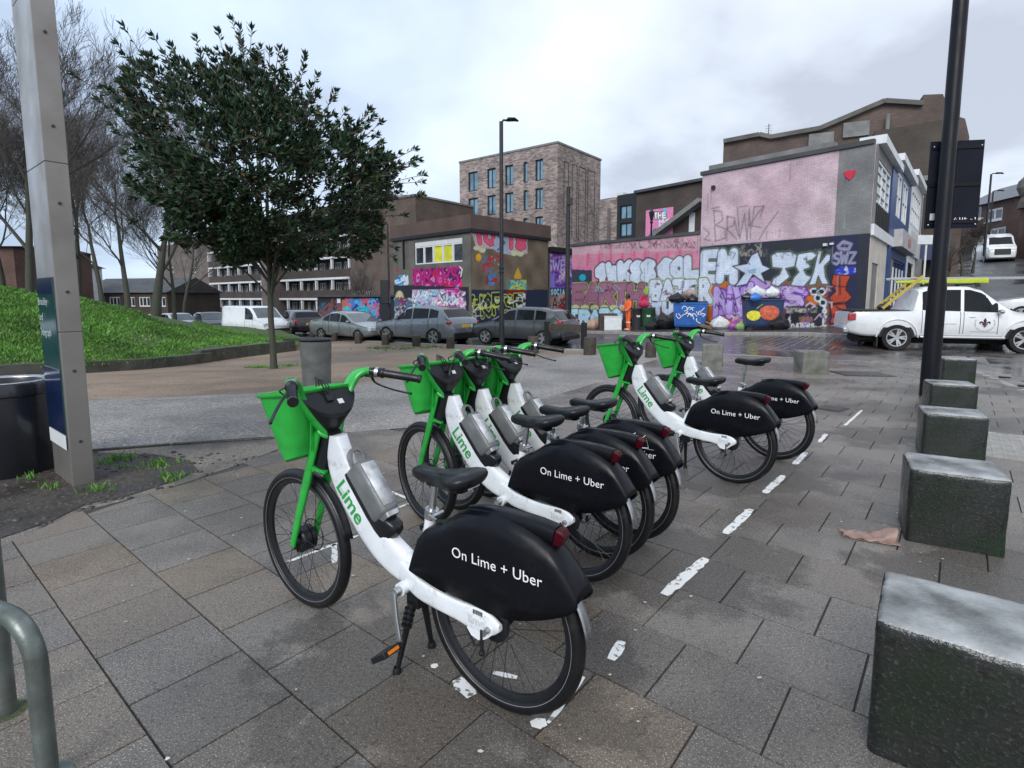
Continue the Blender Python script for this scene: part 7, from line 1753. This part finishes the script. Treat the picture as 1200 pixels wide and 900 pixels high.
# fleur-de-lis emblem and ring of lettering on the near front door (near side is the vehicle's right: y < 0)
m_em = mat('maroon_emblem', (.05, .008, .02), .4); em = MB(); ex, ez = -1.93, .83
def ell(P): em.prism([(ex+x, ez+z) for x, z in P], -.9235, -.9205)
ell([(0, .15), (.035, .08), (.03, .02), (.012, -.03), (-.012, -.03), (-.03, .02), (-.035, .08)])
for sg in (1, -1): ell([(sg*.02, -.03), (sg*.045, .03), (sg*.085, .055), (sg*.12, .04), (sg*.13, .0), (sg*.105, -.03), (sg*.10, .005), (sg*.075, .015), (sg*.055, -.01), (sg*.035, -.04)])
ell([(-.07, -.045), (.07, -.045), (.07, -.03), (-.07, -.03)]); ell([(-.012, -.05), (.012, -.05), (.02, -.09), (0, -.12), (-.02, -.09)])
for sg in (1, -1): ell([(sg*.018, -.05), (sg*.03, -.05), (sg*.05, -.085), (sg*.035, -.09)])
em.build('emblem', m_em, t, smooth=0)
rg = MB(); rr_ = random.Random(3)
for i in range(34):
    a = R(-205 + i*7.0); 
    if i % 9 == 8: continue
    rg.box((ex+.23*math.cos(a), -.9225, ez-.0+.215*math.sin(a)), (.009, .003, .028), mtx=Matrix.Rotation(-a+PI/2, 3, 'Y') @ Matrix.Rotation(0, 3, 'X'))
rg.build('ring_lettering', mat('grey_lettering', (.30, .30, .31), .5), t, smooth=0)
b = MB(); b.bar((ex-.33, -.9225, .60), (ex+.33, -.9225, .585), .003, .008); b.bar((-3.05, -.922, .80), (-2.6, -.922, .80), .003, .008); b.build('lettering_line', mat('grey_lettering', (.3, .3, .3)), t, smooth=0)
def to_pick(x, y, z): c_, s_ = math.cos(th_), math.sin(th_); return Vector((nose.x+x*c_-y*s_, nose.y+x*s_+y*c_, pz+z))
# roof bars, ladders
rk = MB()
for x in (-2.05, -2.95): rk.bar((x, -.62, 1.93), (x, .62, 1.93), .05, .04); rk.box((x, -.62, 1.89), (.1, .06, .1)); rk.box((x, .62, 1.89), (.1, .06, .1))
rk.build('roof_rack', m_trim, t)
def ladder(name, label, a, b_, wd, n_, m, r=.03, side=None):
    a, b_ = Vector(a), Vector(b_); d = b_-a; s_ = side or Vector((0, 0, 1)).cross(d).normalized(); lb = MB()
    for sg in (-1, 1): lb.bar(-d/2+s_*sg*wd/2, d/2+s_*sg*wd/2, r, r*2.2)
    for i in range(n_): q = -d/2 + d*((i+.5)/n_); lb.tube([q-s_*wd/2, q+s_*wd/2], r*.5, 6)
    o = lb.build(name, m, bevel=.004); o.location = (a+b_)/2; return tag(o, label, 'ladder')
m_yl = mat('yellow_fibreglass', (.42, .50, .03), .45, 0, .1, 3)
ladder('ladder', 'silver aluminium ladder lying along the pickup roof', to_pick(-.35, .02, 2.10), to_pick(-4.05, .02, 2.10), .42, 12, m_alu)
b = MB(); A_, B_ = to_pick(-1.75, -.42, 2.02), to_pick(-4.0, -.42, 2.0); mm_ = (A_+B_)/2; b.tube([A_-mm_, B_-mm_], (.08, .035), 10, e=4); o = b.build('yellow_pipe_carrier', m_yl, smooth=50); o.location = mm_; tag(o, 'bright yellow flat tube strapped along the pickup roof beside the ladder', 'tube')
ladder('ladder', 'yellow step ladder leaning up from the pickup bed', to_pick(-4.35, -.35, 1.22), to_pick(-3.35, -.25, 2.16), .45, 7, mat('dull_yellow_fibreglass', (.42, .32, .05), .5), .035)
b = MB(); A_ = to_pick(-4.25, -.45, 1.26); b.ball((0, 0, 0), .16, 12, 8, (1.3, .7, .7)); o = b.build('tool_bag', m_trim); o.location = A_; tag(o, 'black bag in the pickup bed below the yellow ladder', 'bag')
# driver silhouette is not modelled; car behind the pickup
simple_car('white car just behind the pickup windscreen at the right edge', 1180, 1330, 22.0, 20.0, paint('white_car_paint', (.66, .68, .70), 0), 4.4)
# van up the hill, facing the camera
vq = D(1173, 317, 48); tv = R(-118)
t = vehicle('delivery_van', 'white high roof van facing us up on the hill road', 'van', (vq.x, vq.y, max(vq.z, gz(vq.x, vq.y))+.02), tv, 5.5, 2.05, [(0, .9), (-.1, 1.2), (-.6, 1.45), (-1.2, 2.3), (-1.7, 2.55), (-5.4, 2.55), (-5.5, .8)], [(0, .9), (-.1, 1.15), (-.7, 1.4), (-5.4, 1.5), (-5.5, .8)], (-.95, -4.4), .36, m_wv, [(-1.1, -1.9)], glass=[('windscreen', (-.66, -1.22), m_cglass)], tumble=.10)
lamp_part(t, 'headlight', m_hl, [((-.12, sg*.78, 1.0), (.2, .3, .2), 0) for sg in (1, -1)]); lamp_part(t, 'grille', m_trim, [((-.02, 0, .85), (.14, 1.1, .5), 0)]); mirrors(t, -1.1, 1.6, 1.0, m_trim)
# ================================================================ WORKER AND RUBBISH AT THE WALL
def skin_body(name, V_, E_, Rr, m, loc, rz=0, parent=None, levels=2):
    me = bpy.data.meshes.new(name); me.from_pydata(V_, E_, []); o = bpy.data.objects.new(name, me); col.objects.link(o)
    sk = o.modifiers.new('k', 'SKIN'); sk.use_smooth_shade = True
    for i, r in enumerate(Rr): me.skin_vertices[0].data[i].radius = r if isinstance(r, tuple) else (r, r)
    me.skin_vertices[0].data[0].use_root = True
    ss_ = o.modifiers.new('s', 'SUBSURF'); ss_.levels = levels; ss_.render_levels = levels
    me.materials.append(m); o.location = loc; o.rotation_euler.z = rz; o.parent = parent; return o
q = D(736, 386, 27.4); zf = gz(q.x, q.y) + .02
V_ = [(0, 0, .95), (0, 0, 1.12), (.01, 0, 1.35), (.03, 0, 1.50), (.05, 0, 1.60), (.06, 0, 1.70),
      (.0, .10, .90), (.03, .11, .50), (-.01, .12, .10), (.12, .13, .04), (.0, -.10, .90), (-.02, -.11, .50), (-.05, -.12, .10), (.08, -.13, .04),
      (.02, .20, 1.44), (.05, .25, 1.18), (.24, .20, 1.02), (.31, .18, 1.0), (.02, -.20, 1.44), (.04, -.26, 1.18), (.22, -.20, 1.04), (.29, -.18, 1.02)]
E_ = [(0, 1), (1, 2), (2, 3), (3, 4), (4, 5), (0, 6), (6, 7), (7, 8), (8, 9), (0, 10), (10, 11), (11, 12), (12, 13), (2, 14), (14, 15), (15, 16), (16, 17), (2, 18), (18, 19), (19, 20), (20, 21)]
Rr = [(.15, .12), (.15, .12), (.17, .13), .06, .09, .095, .10, .078, .06, .045, .10, .078, .06, .045, .075, .058, .045, .035, .075, .058, .045, .035]
m_hv = mat('orange_workwear', (.80, .13, .03), .7, 0, .15, 5); m_skin = mat('dark_skin', (.09, .05, .035), .5)
pw = skin_body('person', V_, E_, Rr, m_hv, (q.x, q.y, zf), R(200)); tag(pw, 'person in orange work suit standing by the bins, facing right, hands forward', 'person')
b = MB(); b.ball((.07, 0, 1.68), .115, 14, 10, (1, .88, 1.15)); b.ball((.18, 0, 1.67), .02, 6, 5); b.build('head', m_skin, pw)
b = MB(); b.ball((.055, 0, 1.71), .128, 14, 10, (1, .92, 1.0)); b.build('hair', m_trim, pw)
for (x, y, z, r_0) in ((.0, 0, 1.04, .165), (.015, .11, .42, .078), (-.025, -.115, .42, .078)): b = MB(); b.torus((x, y, z), r_0, .014, 20, 6, axis='z'); b.v = [(p[0], p[1], p[2]+(p[2]-z)*1.5) for p in b.v]; b.build('reflective_band', m_refl, pw)
b = MB(); [b.ball((.06 if sg > 0 else .02, sg*.125, .05), .08, 10, 6, (1.7, .8, .8)) for sg in (1, -1)]; b.build('boot', m_wpaint, pw)
# big bins
def dumpster(px_, py, Y, wd, label, c, rz, grp='large wheeled rubbish bins', deco=0):
    q = D(px_, py, Y); t = thing('wheeled_dumpster', label, 'dumpster', (q.x, q.y, gz(q.x, q.y)+.02), rz, grp)
    m = mat('bin_paint_%s' % ('blue' if c else 'navy'), (.015, .10, .36) if c else (.012, .035, .10), .45, 0, .3, 3, bump=.1)
    b = MB(); b.loft([[(x*s_, y*s2, z) for x, y in ((-wd/2, -.5), (wd/2, -.5), (wd/2, .5), (-wd/2, .5))] for z, s_, s2 in ((.2, .86, .8), (.3, .9, .86), (1.2, 1, 1), (1.22, 1.04, 1.05), (1.27, 1.04, 1.05))], cap=True); b.build('container', m, t, smooth=0, bevel=.01)
    for x in (-wd*.36, wd*.36): 
        for y in (-.3, .3): b = MB(); b.lathe([(0, -.03), (.09, -.03), (.09, .03), (0, .03)], (x, y, .1), 12, 'y'); b.build('wheel', m_trim, t)
    b = MB(); b.box((0, .30, 1.30), (wd*1.02, .50, .06)); b.build('lid', m_trim, t, bevel=.02)
    s_ = MB(); r_ = random.Random(int(px_))
    if deco == 0:
        for _ in range(12):
            x, z = r_.uniform(-wd*.4, wd*.35), r_.uniform(.5, 1.0); P = [(x, z)]
            for k in range(4): P.append((P[-1][0]+r_.uniform(0, .14), P[-1][1]+r_.uniform(-.16, .16)))
            s_.tube([(a, -.475-.04*z_, z_) for a, z_ in P], (.014, .004), 4, up=(0, 1, 0))
        s_.build('spray_tag', m_wtxt, t)
    else:
        s_.ball((.18, -.47, .80), .36, 16, 10, (1, .06, 1)); s_.build('spray_disc', mat('spray_red', (.5, .10, .05), .6, 0, .4, 9), t)
        s_ = MB(); s_.ball((-.38, -.46, .66), .26, 16, 10, (1, .06, .9)); s_.bar((-.3, -.49, .9), (-.08, -.50, 1.08), .02, .06, up=(0, 1, 0)); s_.build('spray_flame', mat('spray_yellow', (.62, .58, .03), .6, 0, .3, 9), t)
    return t, q
def bags(t_px, Y, z_add, n_, wd, seed, label, m, name='rubbish_bag', grp='rubbish bags against the wall', hgt=.3, zabs=None):
    r_ = random.Random(seed); out_ = []
    for i in range(n_):
        x = t_px + (i-(n_-1)/2)*wd + r_.uniform(-2, 2); q = D(x, 386, Y+r_.uniform(-.3, .3)); b = MB(); s0_ = hgt*r_.uniform(.8, 1.2)
        vs = []; rings = []
        for j in range(9):
            th = PI*j/8; rr = [(math.sin(th)*(1+.18*math.sin(k*1.9+seed+i)+.1*r_.uniform(-1, 1))*s0_ + .01) for k in range(12)]
            rings.append([(rr[k]*math.cos(2*PI*k/12), rr[k]*math.sin(2*PI*k/12)*.8, s0_*.75*(1-math.cos(th))*.95 + (s0_*.25 if j == 8 else 0)) for k in range(12)])
        b.loft(rings); o = b.build(name, m, smooth=35); o.location = (q.x, q.y, (gz(q.x, q.y)+.02 if zabs is None else zabs) + z_add)
        out_.append(tag(o, label if isinstance(label, str) else label[i], 'rubbish bag', grp))
    return out_
m_bagb = mat('black_bin_bag', (.012, .012, .014), .25, 0, .3, 6, bump=.5, bscale=14); m_bagw = mat('white_bin_bag', (.6, .62, .63), .35, 0, .15, 6, bump=.5, bscale=14); m_bagp = mat('magenta_bag', (.30, .06, .30), .4, 0, .2, 6, bump=.4, bscale=14); m_bagbl = mat('blue_bag', (.03, .15, .5), .4, 0, .2, 6)
d1, q1 = dumpster(808, 386, 24.6, 1.45, 'bright blue wheeled dumpster with white scrawl, heaped with rubbish', 1, R(-18))
d2, q2 = dumpster(892, 386, 21.9, 1.40, 'navy wheeled dumpster sprayed with a red disc and yellow flame', 0, R(-14), deco=1)
zt1 = gz(q1.x, q1.y)+1.22; zt2_ = gz(q2.x, q2.y)+1.22
bags(802, 24.4, 0, 2, 16, 3, ['black rubbish bag heaped on the left of the bright blue dumpster', 'black rubbish bag heaped on the right of the bright blue dumpster'], m_bagb, hgt=.34, zabs=zt1)
bags(806, 24.9, .25, 1, 9, 5, 'pale crumpled sack on top of the bright blue dumpster', mat('pale_sack', (.33, .26, .22), .6, 0, .3), hgt=.25, zabs=zt1)
bags(893, 21.7, .12, 2, 20, 6, ['white rubbish bag on top of the navy dumpster, left', 'white rubbish bag on top of the navy dumpster, right'], m_bagw, hgt=.30, zabs=zt2_)
bags(884, 21.4, -.02, 1, 9, 7, 'small blue bag on top of the navy dumpster', m_bagbl, hgt=.2, zabs=zt2_)
bags(875, 21.4, 0, 1, 9, 8, 'black bag hanging over the left end of the navy dumpster', m_bagb, hgt=.24, zabs=zt2_)
bags(778, 26, 0, 4, 9, 9, ['black bag on the ground by the green wheelie bin', 'second black bag on the ground right of the green wheelie bin', 'third black bag of the heap left of the blue dumpster', 'black bag against the left side of the blue dumpster'], m_bagb, hgt=.36)
bags(843, 23.6, 0, 1, 9, 12, 'white rubbish bag on the ground between the two dumpsters', m_bagw, hgt=.36)
bags(862, 22.8, 0, 1, 9, 13, 'magenta bag on the ground left of the navy dumpster', m_bagp, hgt=.26)
bags(871, 22.4, 0, 1, 9, 14, 'pale green bag against the navy dumpster', mat('green_bag', (.25, .38, .16), .5, 0, .2, 5), hgt=.25)
bags(912, 21.6, 0, 1, 9, 15, 'black bag at the right foot of the navy dumpster', m_bagb, hgt=.33)
bags(696, 28.6, 0, 1, 9, 16, 'tan paper sack against the wall left of the white box', mat('tan_sack', (.36, .24, .18), .7, 0, .2), hgt=.42)
# flattened cardboard / brown sack between dumpsters
q = D(830, 385, 24.0); b = MB(); b.box((0, 0, .16), (.9, .5, .14), mtx=Matrix.Rotation(R(14), 3, 'Y')); b.box((.1, .05, .3), (.6, .4, .08), mtx=Matrix.Rotation(R(22), 3, 'Y')); o = b.build('cardboard', mat('wet_cardboard', (.17, .11, .08), .8, 0, .3), bevel=.02); o.location = (q.x, q.y, gz(q.x, q.y)); tag(o, 'flattened wet cardboard beside the bright blue dumpster', 'cardboard')
# wheelie bins
def wheelie(px_, Y, m, label, rz):
    q = D(px_, 386, Y); t = thing('wheelie_bin', label, 'wheelie bin', (q.x, q.y, gz(q.x, q.y)+.02), rz, 'wheelie bins by the worker')
    b = MB(); b.loft([[(x*s_, y*s_, z) for x, y in circ(16, .30, .34, 6)] for z, s_ in ((.05, .76), (.5, .88), (1.0, 1.0), (1.03, 1.06), (1.06, 1.06))]); b.build('container', m, t, smooth=40)
    b = MB(); b.box((0, 0, 1.09), (.62, .70, .05)); b.tube([(-.22, .38, 1.06), (.22, .38, 1.06)], .02, 8); b.build('lid', m_trim, t, bevel=.02)
    b = MB(); b.box((0, -.31, .75), (.16, .02, .12)); b.build('sticker', m_wpaint, t, smooth=0)
    for x in (-.27, .27): b = MB(); b.lathe([(0, -.025), (.1, -.025), (.1, .025), (0, .025)], (.0, .24, .1), 12, 'y'); b.v = [(y-.24+x, xx+.24, z) for xx, y, z in b.v]; b.build('wheel', m_trim, t)
wheelie(759, 26.4, mat('green_bin_plastic', (.012, .06, .025), .4, 0, .2), 'dark green wheelie bin right of the worker', R(-10))
wheelie(747, 27.0, mat('charcoal_bin_plastic', (.02, .022, .024), .4, 0, .2), 'charcoal wheelie bin with scrawl directly right of the worker', R(-8))
bags(755, 26.2, 1.12, 1, 9, 18, 'crimson bundle lying on the green wheelie bin', mat('crimson_cloth', (.42, .02, .08), .7, 0, .3), hgt=.26)
q = D(718, 386, 27.6); b = MB(); b.box((0, 0, .38), (.85, .6, .72)); b.box((0, -.02, .755), (.87, .62, .03)); o = b.build('storage_box', mat('white_box_board', (.62, .66, .68), .6, 0, .08), bevel=.02); o.location = (q.x, q.y, gz(q.x, q.y)); o.rotation_euler.z = R(-8); tag(o, 'white box on the ground left of the worker', 'box')
q = D(712, 386, 28.1); b = MB(); b.box((0, 0, .45), (.9, .4, .9)); b.box((0, -.21, .5), (.6, .02, .5)); o = b.build('broken_cabinet', mat('dark_wood_board', (.05, .03, .025), .6, 0, .3), bevel=.01); o.location = (q.x, q.y, gz(q.x, q.y)); tag(o, 'dark broken cabinet behind the white box', 'cabinet')
# kerb of the pavement along the painted wall
wd_ = -Vector((-dW.y, dW.x)); a = Vector((PW.x, PW.y)) + wd_*2.3 - dW*2; c = Vector((PW.x, PW.y)) + dW*(LW+.5) + wd_*2.3
sheet('pavement', [a, c, c-wd_*2.28, a-wd_*2.28], mat('wet_dark_pavement', (.06, .058, .056), .35, 0, .3, 2, rvar=.15), .09, 2.0)
kerb_run([a, c], .15, .095, 'pavement_kerb')
